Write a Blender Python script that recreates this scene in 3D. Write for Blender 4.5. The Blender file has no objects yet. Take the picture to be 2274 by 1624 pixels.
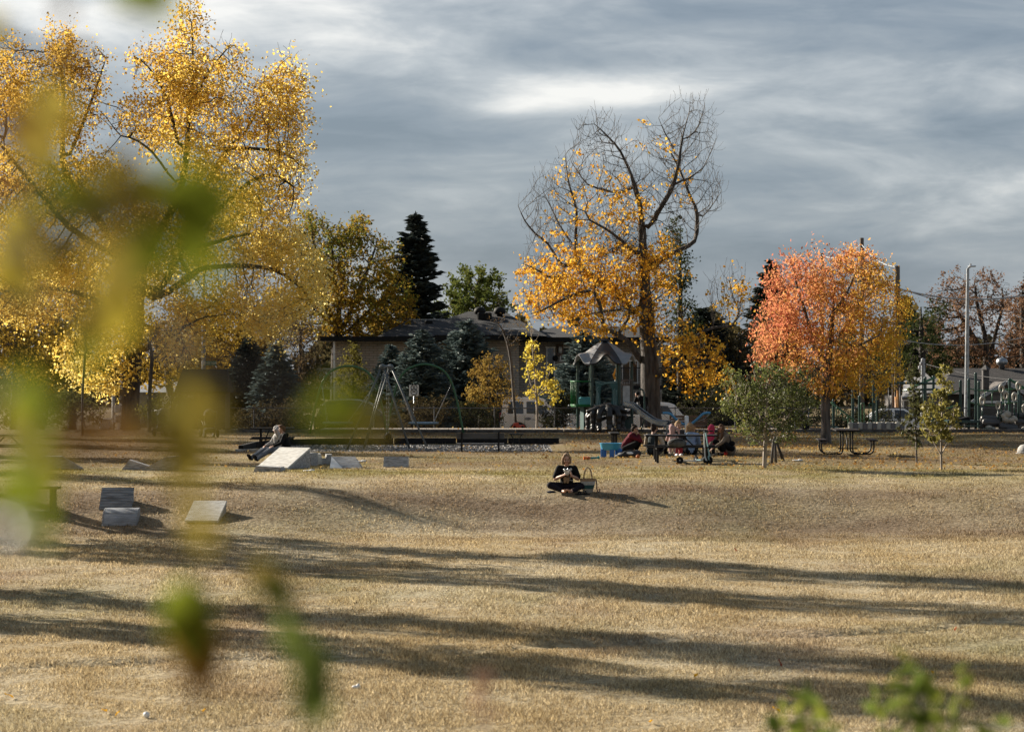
import bpy, bmesh, math, random
import numpy as np
from mathutils import Vector, Matrix, Euler, Quaternion
R = math.radians
rng = np.random.default_rng(7)
random.seed(7)
scene = bpy.context.scene
col = scene.collection
F = 5367.0            # focal length in picture units (picture 2273 wide)
EYE = 2.75

# ---------------------------------------------------------------- terrain
def sstep(a, b, x):
    t = np.clip((np.asarray(x, float) - a) / (b - a), 0, 1)
    return t * t * (3 - 2 * t)

def crease(x): return 31.2 + .42 * x + .35 * np.sin(x * .9) + .12 * np.sin(x * 3.1)
def zg(x, y):
    x = np.asarray(x, float); y = np.asarray(y, float)
    s = 0.5 * np.sin(x * 0.31 + 0.4) + 0.35 * np.sin(x * 0.73 + 2.0) + 0.9 * sstep(4, 16, x) - 1.2 * sstep(-6, -12, x)
    yy = y - s * sstep(45, 52, y) * (1 - sstep(60, 66, y))
    z = np.interp(yy, [-60, 0, 2, 10, 18, 51.2, 52.4, 53.4, 54.4, 55.2, 56, 57.5, 60, 64, 400],
                  [1.0, 1.05, 1.05, -.2, -.88, -.90, -.84, -.66, -.42, -.25, -.14, -.07, -.03, 0, 0])
    z = z + 0.05 * np.sin(x * .55 + y * .21) * np.sin(y * .37 - x * .13) * (1 - sstep(60, 70, y)) * sstep(16, 22, y)
    z = z + 0.28 * np.exp(-((x - 19) / 5) ** 2 - ((y - 88) / 6) ** 2) + 0.16 * np.exp(-((x - 7.5) / 2.5) ** 2 - ((y - 76) / 3.0) ** 2)
    z = z + 0.10 * np.exp(-((x - 5) / 4.5) ** 2 - ((y - 69.5) / 1.6) ** 2)
    z = z - 0.10 * sstep(-9.5, -8.6, x) * (1 - sstep(1.2, 2.2, x)) * sstep(77.5, 79, y) * (1 - sstep(86.6, 87.0, y))
    yc = crease(x)
    z = z - 0.12 * np.exp(-((y - yc) / .18) ** 2) * (.55 + .45 * np.sin(x * 1.3 + .6)) + .03 * np.exp(-((y - yc - .5) / .4) ** 2) * (y < 45)
    z = z + 0.10 * sstep(99.4, 99.7, y) - 0.72 * sstep(103, 107.5, y)
    return z
def z1(x, y): return float(zg(x, y))

def at(u, v, D):
    return Vector(((u - 1136.5) / F * D, D, EYE - (v - 812) / F * D))
def G(u, v):
    lo, hi = 12.0, 400.0
    for k in range(800):
        D = 12 + k * 0.25
        p = at(u, v, D)
        if p.z <= z1(p.x, p.y): hi = D; lo = D - .25; break
    for _ in range(30):
        m = (lo + hi) / 2; p = at(u, v, m)
        if p.z <= z1(p.x, p.y): hi = m
        else: lo = m
    p = at(u, v, hi); p.z = z1(p.x, p.y); return p
def GD(u, D):
    x = (u - 1136.5) / F * D
    return Vector((x, D, z1(x, D)))

# ---------------------------------------------------------------- materials
def newmat(name):
    m = bpy.data.materials.new(name); m.use_nodes = True
    nt = m.node_tree; nt.nodes.clear()
    out = nt.nodes.new('ShaderNodeOutputMaterial')
    return m, nt, out
def N(nt, kind, **kw):
    n = nt.nodes.new('ShaderNode' + kind)
    for k, v in kw.items():
        if k in n.inputs.keys() if hasattr(n.inputs, 'keys') else False: n.inputs[k].default_value = v
        else: setattr(n, k, v)
    return n
def ramp(nt, stops, interp='LINEAR'):
    r = nt.nodes.new('ShaderNodeValToRGB'); r.color_ramp.interpolation = interp
    el = r.color_ramp.elements
    while len(el) < len(stops): el.new(0.5)
    for e, (p, c) in zip(el, stops):
        e.position = p; e.color = (*c, 1) if len(c) == 3 else c
    return r
def mat(name, c, rough=.6, metal=0, ns=6, amt=.25, bump=0, bs=40, spec=.5, stretch=(1, 1, 1), c2=None, coat=0):
    m, nt, out = newmat(name)
    b = nt.nodes.new('ShaderNodeBsdfPrincipled')
    b.inputs['Roughness'].default_value = rough; b.inputs['Metallic'].default_value = metal
    b.inputs['Specular IOR Level'].default_value = spec
    b.inputs['Coat Weight'].default_value = coat
    tc = nt.nodes.new('ShaderNodeTexCoord'); mp = nt.nodes.new('ShaderNodeMapping')
    mp.inputs['Scale'].default_value = stretch
    nt.links.new(tc.outputs['Object'], mp.inputs['Vector'])
    n = N(nt, 'TexNoise'); n.inputs['Scale'].default_value = ns; n.inputs['Detail'].default_value = 6
    nt.links.new(mp.outputs[0], n.inputs['Vector'])
    d = c2 or tuple(max(0, x * (1 - amt * 1.6)) for x in c)
    l = tuple(min(1, x * (1 + amt)) for x in c)
    r = ramp(nt, [(.3, d), (.7, l)])
    nt.links.new(n.outputs['Fac'], r.inputs[0]); nt.links.new(r.outputs[0], b.inputs['Base Color'])
    if bump:
        n2 = N(nt, 'TexNoise'); n2.inputs['Scale'].default_value = bs; n2.inputs['Detail'].default_value = 5
        nt.links.new(mp.outputs[0], n2.inputs['Vector'])
        bp = nt.nodes.new('ShaderNodeBump'); bp.inputs['Strength'].default_value = bump; bp.inputs['Distance'].default_value = .03
        nt.links.new(n2.outputs['Fac'], bp.inputs['Height']); nt.links.new(bp.outputs[0], b.inputs['Normal'])
    nt.links.new(b.outputs[0], out.inputs[0])
    return m
def leafmat(name, stops, clump=.8, amt=.55, trans=.5, gloss=.0, grad=None, rough=.5):
    """leaf: diffuse + translucent + a little gloss; hue varies leaf to leaf, clump to clump and (grad) across the crown."""
    m, nt, out = newmat(name)
    geo = nt.nodes.new('ShaderNodeNewGeometry'); tc = nt.nodes.new('ShaderNodeTexCoord')
    n = N(nt, 'TexNoise'); n.inputs['Scale'].default_value = clump; n.inputs['Detail'].default_value = 3
    nt.links.new(tc.outputs['Object'], n.inputs['Vector'])
    a = N(nt, 'Math', operation='MULTIPLY_ADD'); a.inputs[1].default_value = amt * 1.6; a.inputs[2].default_value = -amt * .8 + .5
    nt.links.new(n.outputs['Fac'], a.inputs[0])
    b = N(nt, 'Math', operation='MULTIPLY_ADD'); b.inputs[1].default_value = (1 - amt); b.inputs[2].default_value = -(1 - amt) / 2
    nt.links.new(geo.outputs['Random Per Island'], b.inputs[0])
    s = N(nt, 'Math', operation='ADD'); nt.links.new(a.outputs[0], s.inputs[0]); nt.links.new(b.outputs[0], s.inputs[1])
    last = s
    if grad:
        ax, k, off = grad                      # vector, scale, offset
        dt = N(nt, 'VectorMath', operation='DOT_PRODUCT'); dt.inputs[1].default_value = ax
        nt.links.new(tc.outputs['Object'], dt.inputs[0])
        g = N(nt, 'Math', operation='MULTIPLY_ADD'); g.inputs[1].default_value = k; g.inputs[2].default_value = off
        nt.links.new(dt.outputs['Value'], g.inputs[0])
        s2 = N(nt, 'Math', operation='ADD'); nt.links.new(s.outputs[0], s2.inputs[0]); nt.links.new(g.outputs[0], s2.inputs[1]); last = s2
    r = ramp(nt, stops); nt.links.new(last.outputs[0], r.inputs[0])
    df = nt.nodes.new('ShaderNodeBsdfDiffuse'); tr = nt.nodes.new('ShaderNodeBsdfTranslucent'); gl = nt.nodes.new('ShaderNodeBsdfGlossy')
    gl.inputs['Roughness'].default_value = rough; gl.inputs['Color'].default_value = (1, 1, 1, 1)
    nt.links.new(r.outputs[0], df.inputs[0]); nt.links.new(r.outputs[0], tr.inputs[0])
    m1 = nt.nodes.new('ShaderNodeMixShader'); m1.inputs[0].default_value = trans
    nt.links.new(df.outputs[0], m1.inputs[1]); nt.links.new(tr.outputs[0], m1.inputs[2])
    m2 = nt.nodes.new('ShaderNodeMixShader'); m2.inputs[0].default_value = gloss
    nt.links.new(m1.outputs[0], m2.inputs[1]); nt.links.new(gl.outputs[0], m2.inputs[2])
    nt.links.new(m2.outputs[0], out.inputs[0])
    return m

# ---------------------------------------------------------------- objects
def tag(o, label=None, cat=None, group=None, kind=None):
    if label: o['label'] = label
    if cat: o['category'] = cat
    if group: o['group'] = group
    if kind: o['kind'] = kind
    return o
def thing(name, label, cat, loc=(0, 0, 0), rz=0, group=None, sc=1):
    o = bpy.data.objects.new(name, None); col.objects.link(o); o.empty_display_size = .1
    o.location = loc; o.rotation_euler = (0, 0, rz); o.scale = (sc, sc, sc)
    return tag(o, label, cat, group)
def fastmesh(name, V, FC, m, parent=None, smooth=False):
    """V (n,3) array, FC (k,3|4) int array"""
    me = bpy.data.meshes.new(name); V = np.asarray(V, np.float32); FC = np.asarray(FC, np.int32)
    k, w = FC.shape
    me.vertices.add(len(V)); me.vertices.foreach_set('co', V.ravel())
    me.loops.add(k * w); me.loops.foreach_set('vertex_index', FC.ravel())
    me.polygons.add(k); me.polygons.foreach_set('loop_start', np.arange(0, k * w, w, dtype=np.int32))
    try: me.polygons.foreach_set('loop_total', np.full(k, w, np.int32))
    except Exception: pass
    me.update(calc_edges=True)
    if smooth: me.polygons.foreach_set('use_smooth', np.ones(k, bool))
    me.materials.append(m)
    o = bpy.data.objects.new(name, me); col.objects.link(o)
    if parent: o.parent = parent
    return o
class MB:
    """collects solids; build() links them as ONE mesh"""
    def __init__(s): s.v = []; s.f = []; s.mi = []; s.k = 0
    def _add(s, V, FC):
        b = len(s.v); s.v += [tuple(map(float, p)) for p in V]; s.f += [tuple(b + i for i in f) for f in FC]; s.mi += [s.k] * len(FC); return s
    def box(s, c, d, rot=None, taper=1, ch=0):
        x, y, z = (k / 2 for k in d)
        if ch:                                    # chamfered along all vertical and horizontal edges: octagonal loops
            q = min(ch, x * .9, y * .9, z * .9)
            L = []
            for zz, ins in ((-z, q), (-z + q, 0), (z - q, 0), (z, q)):
                xx, yy = x - ins, y - ins
                L.append([(xx - q, -yy, zz), (xx, -yy + q, zz), (xx, yy - q, zz), (xx - q, yy, zz), (-xx + q, yy, zz), (-xx, yy - q, zz), (-xx, -yy + q, zz), (-xx + q, -yy, zz)])
            V = [p for l in L for p in l]
            FC = [tuple(range(7, -1, -1)), tuple(range(24, 32))]
            for a in range(3):
                for i in range(8):
                    j = (i + 1) % 8; FC.append((a * 8 + i, a * 8 + j, a * 8 + 8 + j, a * 8 + 8 + i))
        else:
            V = [(-x, -y, -z), (x, -y, -z), (x, y, -z), (-x, y, -z), (-x * taper, -y * taper, z), (x * taper, -y * taper, z), (x * taper, y * taper, z), (-x * taper, y * taper, z)]
            FC = [(3, 2, 1, 0), (4, 5, 6, 7), (0, 1, 5, 4), (1, 2, 6, 5), (2, 3, 7, 6), (3, 0, 4, 7)]
        M = Euler(rot).to_matrix() if rot is not None else Matrix.Identity(3)
        c = Vector(c)
        return s._add([M @ Vector(p) + c for p in V], FC)
    def bar(s, a, b, w, t, up=(0, 0, 1)):
        """rectangular bar from a to b, w across, t thick"""
        a, b = Vector(a), Vector(b); d = (b - a).normalized(); up = Vector(up)
        if abs(d.dot(up)) > .98: up = Vector((0, 1, 0))
        sx = d.cross(up).normalized() * w / 2; sz = sx.cross(d).normalized() * t / 2
        V = [a - sx - sz, a + sx - sz, a + sx + sz, a - sx + sz, b - sx - sz, b + sx - sz, b + sx + sz, b - sx + sz]
        return s._add(V, [(3, 2, 1, 0), (4, 5, 6, 7), (0, 1, 5, 4), (1, 2, 6, 5), (2, 3, 7, 6), (3, 0, 4, 7)])
    def tube(s, P, r, n=10, cap=True, closed=False):
        P = [Vector(p) for p in P]; r = r if hasattr(r, '__len__') else [r] * len(P)
        V = []; FC = []; u = None
        for i, p in enumerate(P):
            if closed: t = (P[(i + 1) % len(P)] - P[i - 1]).normalized()
            else: t = (P[min(i + 1, len(P) - 1)] - P[max(i - 1, 0)]).normalized()
            if u is None:
                u = t.cross(Vector((0, 0, 1)));
                if u.length < .05: u = t.cross(Vector((1, 0, 0)))
            u = (u - t * u.dot(t)).normalized(); w = t.cross(u)
            V += [p + (u * math.cos(2 * math.pi * k / n) + w * math.sin(2 * math.pi * k / n)) * r[i] for k in range(n)]
        m = len(P)
        for i in range(m if closed else m - 1):
            a, b = i * n, ((i + 1) % m) * n
            FC += [(a + k, a + (k + 1) % n, b + (k + 1) % n, b + k) for k in range(n)]
        if cap and not closed: FC += [tuple(range(n - 1, -1, -1)), tuple(range((m - 1) * n, m * n))]
        return s._add(V, FC)
    def ell(s, c, d, n=14, m=9, rot=None):
        c = Vector(c); M = Euler(rot).to_matrix() if rot is not None else Matrix.Identity(3); V = []; FC = []
        for i in range(1, m):
            th = math.pi * i / m
            for k in range(n):
                ph = 2 * math.pi * k / n
                V.append(M @ Vector((d[0] * math.sin(th) * math.cos(ph), d[1] * math.sin(th) * math.sin(ph), d[2] * math.cos(th))) + c)
        V += [M @ Vector((0, 0, d[2])) + c, M @ Vector((0, 0, -d[2])) + c]
        for i in range(m - 2):
            for k in range(n): FC.append((i * n + k, i * n + n + k, i * n + n + (k + 1) % n, i * n + (k + 1) % n))
        t, b = len(V) - 2, len(V) - 1
        for k in range(n): FC += [(t, k, (k + 1) % n), (b, (m - 2) * n + (k + 1) % n, (m - 2) * n + k)]
        return s._add(V, FC)
    def lathe(s, prof, c=(0, 0, 0), n=20, M=None, sx=1, sy=1):
        """prof: (r, z) list"""
        c = Vector(c); M = M or Matrix.Identity(3); V = []; FC = []
        for r, z in prof:
            V += [M @ Vector((r * sx * math.cos(2 * math.pi * k / n), r * sy * math.sin(2 * math.pi * k / n), z)) + c for k in range(n)]
        for i in range(len(prof) - 1):
            for k in range(n): FC.append((i * n + k, i * n + (k + 1) % n, i * n + n + (k + 1) % n, i * n + n + k))
        if prof[0][0] > 1e-4: FC.append(tuple(range(n - 1, -1, -1)))
        if prof[-1][0] > 1e-4: FC.append(tuple(range((len(prof) - 1) * n, len(prof) * n)))
        return s._add(V, FC)
    def prism(s, poly, y0, y1, plane='xz', off=(0, 0, 0)):
        """extrude a 2D polygon; plane xz -> along y, xy -> along z, yz -> along x"""
        def mk(p, t):
            q = {'xz': (p[0], t, p[1]), 'xy': (p[0], p[1], t), 'yz': (t, p[0], p[1])}[plane]
            return tuple(a + b for a, b in zip(q, off))
        n = len(poly)
        V = [mk(p, y0) for p in poly] + [mk(p, y1) for p in poly]
        FC = [tuple(range(n - 1, -1, -1)), tuple(range(n, 2 * n))] + [(i, (i + 1) % n, n + (i + 1) % n, n + i) for i in range(n)]
        return s._add(V, FC)
    def quad(s, *P): return s._add(P, [tuple(range(len(P)))])
    def build(s, name, m, parent=None, smooth=False, bevel=0, loc=None, rz=None):
        me = bpy.data.meshes.new(name); me.from_pydata(s.v, [], s.f); me.validate()
        ms = m if isinstance(m, (list, tuple)) else [m]
        for q in ms: me.materials.append(q)
        if len(ms) > 1:
            for p, k in zip(me.polygons, s.mi): p.material_index = k
        bm = bmesh.new(); bm.from_mesh(me); bmesh.ops.recalc_face_normals(bm, faces=bm.faces)
        if bevel: bmesh.ops.bevel(bm, geom=[e for e in bm.edges if len(e.link_faces) == 2 and e.calc_face_angle(0) > .6], offset=bevel, segments=2, affect='EDGES', clamp_overlap=True)
        bm.to_mesh(me); bm.free()
        if smooth:
            for p in me.polygons: p.use_smooth = True
            if smooth is not True:
                me.set_sharp_from_angle(angle=R(smooth))
        o = bpy.data.objects.new(name, me); col.objects.link(o)
        if parent: o.parent = parent
        if loc is not None: o.location = loc
        if rz is not None: o.rotation_euler = (0, 0, rz)
        return o
def kids(o): return [c for c in bpy.data.objects if c.parent is o]
def copy_tree(o, parent=None):
    c = o.copy(); col.objects.link(c)
    if parent: c.parent = parent
    for k in kids(o): copy_tree(k, c)
    return c
def dup(o, loc, rz=None, label=None, sc=None):
    c = copy_tree(o); c.location = loc
    if rz is not None: c.rotation_euler = (0, 0, rz)
    if label: c['label'] = label
    if sc: c.scale = (sc, sc, sc)
    return c
def text_mesh(name, body, size, m, parent, loc, rot=(R(90), 0, 0), depth=.002):
    cu = bpy.data.curves.new(name, 'FONT'); cu.body = body; cu.size = size; cu.align_x = 'CENTER'; cu.align_y = 'CENTER'; cu.extrude = depth
    t = bpy.data.objects.new(name, cu); col.objects.link(t)
    me = bpy.data.meshes.new_from_object(t); bpy.data.objects.remove(t)
    me.materials.append(m)
    o = bpy.data.objects.new(name, me); col.objects.link(o); o.parent = parent; o.location = loc; o.rotation_euler = rot
    return o
def curve_pts(P, n=8):
    """Catmull-Rom through P"""
    P = [Vector(p) for p in P]; Q = [P[0] * 2 - P[1]] + P + [P[-1] * 2 - P[-2]]; out = []
    for i in range(1, len(Q) - 2):
        a, b, c, d = Q[i - 1:i + 3]
        for k in range(n):
            t = k / n
            out.append(.5 * ((2 * b) + (c - a) * t + (2 * a - 5 * b + 4 * c - d) * t * t + (3 * b - a - 3 * c + d) * t ** 3))
    return out + [P[-1]]

# ---------------------------------------------------------------- camera, world, sun
cam = bpy.data.cameras.new('camera'); co = bpy.data.objects.new('camera', cam); col.objects.link(co)
cam.sensor_width = 36; cam.lens = 85.0; cam.clip_end = 3000; cam.clip_start = .1
co.location = (0, 0, EYE); co.rotation_euler = (R(90), 0, 0); scene.camera = co
cam.dof.use_dof = True; cam.dof.focus_distance = 66; cam.dof.aperture_fstop = 3.6; cam.dof.aperture_blades = 0

SUN_EL = R(22); SUN_AZ = math.atan2(-.80, .60)      # from +Y towards +X
sd = Vector((math.sin(SUN_AZ) * math.cos(SUN_EL), math.cos(SUN_AZ) * math.cos(SUN_EL), math.sin(SUN_EL)))
sl = bpy.data.lights.new('sun', 'SUN'); sl.energy = 5.0; sl.angle = R(.5); sl.color = (1, .90, .755)
so = bpy.data.objects.new('sun', sl); col.objects.link(so); so.rotation_euler = (-sd).to_track_quat('-Z', 'Y').to_euler(); so.location = sd * 150

w = bpy.data.worlds.new('World'); scene.world = w; w.use_nodes = True
nt = w.node_tree; nt.nodes.clear()
wo = nt.nodes.new('ShaderNodeOutputWorld'); bg = nt.nodes.new('ShaderNodeBackground'); bg.inputs[1].default_value = .05
sky = nt.nodes.new('ShaderNodeTexSky'); sky.sky_type = 'NISHITA'; sky.sun_disc = False; sky.sun_elevation = SUN_EL; sky.sun_rotation = SUN_AZ
sky.air_density = 1; sky.dust_density = 1
tc = nt.nodes.new('ShaderNodeTexCoord')
def wmap(sx, sz, ox=0, oz=0, rot=0):
    m = nt.nodes.new('ShaderNodeMapping'); m.inputs['Scale'].default_value = (sx, sx, sz); m.inputs['Location'].default_value = (ox, 3.1, oz)
    m.inputs['Rotation'].default_value = (0, rot, 0)
    nt.links.new(tc.outputs['Generated'], m.inputs[0]); return m
def wnoise(m, scale, detail=6, rough=.55, dist=0):
    n = nt.nodes.new('ShaderNodeTexNoise'); n.inputs['Scale'].default_value = scale; n.inputs['Detail'].default_value = detail
    n.inputs['Roughness'].default_value = rough; n.inputs['Distortion'].default_value = dist
    nt.links.new(m.outputs[0], n.inputs['Vector']); return n
def wm(op, a, b=None, c=None):
    n = nt.nodes.new('ShaderNodeMath'); n.operation = op
    for i, q in enumerate((a, b, c)):
        if q is None: continue
        if isinstance(q, (int, float)): n.inputs[i].default_value = q
        else: nt.links.new(q, n.inputs[i])
    return n.outputs[0]
n1 = wnoise(wmap(5.5, 24, 2.4, .55, R(-4)), 1.35, 7, .53, .6)
n2 = wnoise(wmap(16, 62, 1.7, .9, R(-3)), 1.3, 8, .6, .5)
sep = nt.nodes.new('ShaderNodeSeparateXYZ'); nt.links.new(tc.outputs['Generated'], sep.inputs[0])
X, Z = sep.outputs['X'], sep.outputs['Z']
def blob(u, v, su, sv, k):
    """a bright break in the cloud, centred on a direction"""
    dx = wm('MULTIPLY', wm('SUBTRACT', X, (u - 1136.5) / F), F / su); dz = wm('MULTIPLY', wm('SUBTRACT', Z, (812 - v) / F), F / sv)
    q = wm('ADD', wm('MULTIPLY', dx, dx), wm('MULTIPLY', dz, dz))
    return wm('MULTIPLY', wm('POWER', 2.718, wm('MULTIPLY', q, -1)), k)
f = wm('ADD', wm('MULTIPLY', n1.outputs['Fac'], .62), wm('MULTIPLY', n2.outputs['Fac'], .27))
f = wm('ADD', f, wm('MULTIPLY', wm('MINIMUM', Z, .14), .9))
f = wm('SUBTRACT', f, wm('MULTIPLY', wm('MAXIMUM', wm('SUBTRACT', Z, .2), 0), .55))
f = wm('SUBTRACT', f, .005)
for b in ((1260, 215, 210, 42, .22), (1480, 205, 150, 26, .07), (1130, 245, 110, 20, .12), (2150, 215, 300, 60, .10), (2260, 420, 120, 45, .13), (440, 60, 230, 90, .16), (120, 40, 200, 60, .1),
          (900, 100, 330, 60, .10), (1700, 40, 500, 35, -.10), (1900, 120, 360, 40, -.08), (720, 300, 260, 40, -.10), (1050, 320, 200, 30, -.05), (2000, 300, 330, 45, -.07), (1950, 560, 500, 60, -.06), (1000, 560, 600, 40, -.03)):
    f = wm('ADD', f, blob(*b))
cr = ramp(nt, [(.36, (1.55, 1.98, 2.52)), (.445, (2.05, 2.48, 3.02)), (.52, (2.7, 3.08, 3.52)), (.62, (4.1, 4.4, 4.7)), (.77, (7.8, 7.7, 7.45))])
nt.links.new(f, cr.inputs[0])
mx = nt.nodes.new('ShaderNodeMix'); mx.data_type = 'RGBA'; mx.inputs[0].default_value = .88
nt.links.new(sky.outputs[0], mx.inputs[6]); nt.links.new(cr.outputs[0], mx.inputs[7])
nt.links.new(mx.outputs[2], bg.inputs[0]); nt.links.new(bg.outputs[0], wo.inputs[0])
scene.view_settings.view_transform = 'Standard'; scene.view_settings.look = 'None'; scene.view_settings.gamma = 1; scene.view_settings.exposure = 1.33
cy = scene.cycles; cy.use_denoising = True; cy.max_bounces = 6; cy.diffuse_bounces = 3; cy.glossy_bounces = 2; cy.transmission_bounces = 4; cy.transparent_max_bounces = 6
cy.sample_clamp_indirect = 6; cy.caustics_reflective = False; cy.caustics_refractive = False
# ================================================================ ground and grass
def turf(name, blade):
    m, nt, out = newmat(name)
    tc = nt.nodes.new('ShaderNodeTexCoord')
    def noise(s, sc=(1, 1, 1), d=4):
        mp = nt.nodes.new('ShaderNodeMapping'); mp.inputs['Scale'].default_value = sc; nt.links.new(tc.outputs['Object'], mp.inputs[0])
        n = N(nt, 'TexNoise'); n.inputs['Scale'].default_value = s; n.inputs['Detail'].default_value = d; nt.links.new(mp.outputs[0], n.inputs['Vector']); return n.outputs['Fac']
    def mix(f, a, b):
        x = nt.nodes.new('ShaderNodeMix'); x.data_type = 'RGBA'
        nt.links.new(f, x.inputs[0])
        for q, i in ((a, 6), (b, 7)):
            if isinstance(q, tuple): x.inputs[i].default_value = (*q, 1)
            else: nt.links.new(q, x.inputs[i])
        return x.outputs[2]
    def thr(f, a, b):
        r = ramp(nt, [(a, (0, 0, 0)), (b, (1, 1, 1))]); nt.links.new(f, r.inputs[0]); return r.outputs[0]
    straw, pale, green, brown = (.42, .335, .20), (.49, .425, .30), (.25, .235, .13), (.32, .24, .165)
    c = mix(thr(noise(.35, (1, .5, 1)), .38, .64), straw, pale)
    c = mix(thr(noise(.22, (1, .45, 1.3), 5), .52, .74), c, green)
    c = mix(thr(noise(.5, (.8, .4, 2), 6), .54, .80), c, brown)
    sepx = nt.nodes.new('ShaderNodeSeparateXYZ'); nt.links.new(tc.outputs['Object'], sepx.inputs[0])
    # the lawn between the bank and the playground kerb is greener; leaf-strewn and brown under the trees
    mr = N(nt, 'MapRange'); mr.inputs[1].default_value = 55; mr.inputs[2].default_value = 62; nt.links.new(sepx.outputs['Y'], mr.inputs[0])
    mul = N(nt, 'Math', operation='MULTIPLY'); nt.links.new(mr.outputs[0], mul.inputs[0]); nt.links.new(thr(noise(.3, (1, 1, 1), 5), .38, .6), mul.inputs[1])
    c = mix(mul.outputs[0], c, (.25, .215, .085))
    mr2 = N(nt, 'MapRange'); mr2.inputs[1].default_value = 63; mr2.inputs[2].default_value = 68; nt.links.new(sepx.outputs['Y'], mr2.inputs[0])
    mu2 = N(nt, 'Math', operation='MULTIPLY'); nt.links.new(mr2.outputs[0], mu2.inputs[0]); nt.links.new(thr(noise(.16, (.7, 1, 1), 5), .30, .58), mu2.inputs[1])
    c = mix(mu2.outputs[0], c, (.215, .155, .088))
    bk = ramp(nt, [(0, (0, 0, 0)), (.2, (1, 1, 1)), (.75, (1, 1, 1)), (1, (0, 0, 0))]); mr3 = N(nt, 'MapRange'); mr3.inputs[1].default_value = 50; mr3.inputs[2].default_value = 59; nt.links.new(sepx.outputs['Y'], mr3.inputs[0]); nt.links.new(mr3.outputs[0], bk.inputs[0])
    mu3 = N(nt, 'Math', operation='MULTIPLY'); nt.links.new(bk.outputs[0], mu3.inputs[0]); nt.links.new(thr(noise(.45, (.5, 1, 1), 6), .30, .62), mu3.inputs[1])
    c = mix(mu3.outputs[0], c, (.235, .175, .115))  # bank strip: dry brown grass, with the slope's shade mixed into the colour
    if blade:
        geo = nt.nodes.new('ShaderNodeNewGeometry')
        r = ramp(nt, [(0, (.40, .34, .27)), (.6, (.92, .88, .80)), (1, (1.75, 1.75, 1.7))]); nt.links.new(geo.outputs['Random Per Island'], r.inputs[0])
        x = nt.nodes.new('ShaderNodeMix'); x.data_type = 'RGBA'; x.blend_type = 'MULTIPLY'; x.inputs[0].default_value = 1
        nt.links.new(c, x.inputs[6]); nt.links.new(r.outputs[0], x.inputs[7]); c = x.outputs[2]
        df = nt.nodes.new('ShaderNodeBsdfDiffuse'); tr = nt.nodes.new('ShaderNodeBsdfTranslucent'); mxs = nt.nodes.new('ShaderNodeMixShader'); mxs.inputs[0].default_value = .4
        nt.links.new(c, df.inputs[0]); nt.links.new(c, tr.inputs[0]); nt.links.new(df.outputs[0], mxs.inputs[1]); nt.links.new(tr.outputs[0], mxs.inputs[2])
        nt.links.new(mxs.outputs[0], out.inputs[0])
    else:
        x = nt.nodes.new('ShaderNodeMix'); x.data_type = 'RGBA'; x.blend_type = 'MULTIPLY'; x.inputs[0].default_value = 1
        r = ramp(nt, [(.3, (.45, .42, .38)), (.7, (1, 1, 1))]); nt.links.new(noise(9, (1, 1, 1), 8), r.inputs[0])
        nt.links.new(c, x.inputs[6]); nt.links.new(r.outputs[0], x.inputs[7])
        b = nt.nodes.new('ShaderNodeBsdfPrincipled'); b.inputs['Roughness'].default_value = .95; b.inputs['Specular IOR Level'].default_value = .1
        nt.links.new(x.outputs[2], b.inputs['Base Color']); nt.links.new(b.outputs[0], out.inputs[0])
        bp = nt.nodes.new('ShaderNodeBump'); bp.inputs['Strength'].default_value = .6; bp.inputs['Distance'].default_value = .06
        nt.links.new(noise(14, (1, 1, 1), 8), bp.inputs['Height']); nt.links.new(bp.outputs[0], b.inputs['Normal'])
    return m
def grid(name, xs, ys, m, dz=0):
    Xg, Yg = np.meshgrid(xs, ys); V = np.stack([Xg, Yg, zg(Xg, Yg) + dz], -1).reshape(-1, 3); nx = len(xs)
    i = (np.arange(len(ys) - 1)[:, None] * nx + np.arange(nx - 1)[None]).ravel()
    return fastmesh(name, V, np.stack([i, i + 1, i + nx + 1, i + nx], 1), m, smooth=True)
xs = np.concatenate([np.linspace(-400, -45, 12), np.arange(-42, 42.1, .6), np.linspace(45, 400, 12)])
ys = np.concatenate([np.linspace(-60, 10, 15), np.arange(11, 24, .8), np.arange(24, 49, .13), np.arange(49, 66, .22), np.arange(66, 101, .45), np.array([104, 110, 120, 140, 170, 220, 300, 420, 600])])
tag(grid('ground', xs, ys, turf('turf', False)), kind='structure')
def blades(n, y0, y1, hb, wb, pw=1.0):
    y = y0 * (y1 / y0) ** (rng.random(n) ** pw); x = (rng.random(n) * 2 - 1) * (.222 * y + .6)
    keep = ~((x > -8.9) & (x < 1.8) & (y > 78.6) & (y < 86.8)); keep &= ~((np.abs(y - crease(x) + .05) < .15) & (np.sin(x * 1.3 + .6) > -.5) & (rng.random(n) < .85) & (np.abs(x) < 9)); x, y = x[keep], y[keep]; n = len(x)
    cl = .66 + .42 * np.sin(x * 2.3 + np.sin(y * 1.7) * 2) * np.sin(y * 1.9 + np.sin(x * 1.3) * 2) + .22 * np.sin(x * 7.1 + np.sin(y * 5) * 2) * np.sin(y * 6.3 + np.sin(x * 4) * 2)
    h = hb * (.55 + .9 * rng.random(n)) * cl; wd = wb * (.6 + .8 * rng.random(n)) * (y / 30) ** .6
    a = rng.random(n) * math.pi; lx, ly = rng.normal(0, .55, n) * h, rng.normal(0, .55, n) * h
    z = zg(x, y) - .004
    V = np.empty((n, 3, 3)); cx, sy_ = np.cos(a) * wd, np.sin(a) * wd
    V[:, 0] = np.stack([x - cx, y - sy_, z], 1); V[:, 1] = np.stack([x + cx, y + sy_, z], 1); V[:, 2] = np.stack([x + lx, y + ly, z + h], 1)
    return V.reshape(-1, 3)
BV = np.concatenate([blades(480000, 20, 52, .055, .006), blades(110000, 50, 64, .05, .007), blades(110000, 62, 99, .05, .006)])
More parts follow.
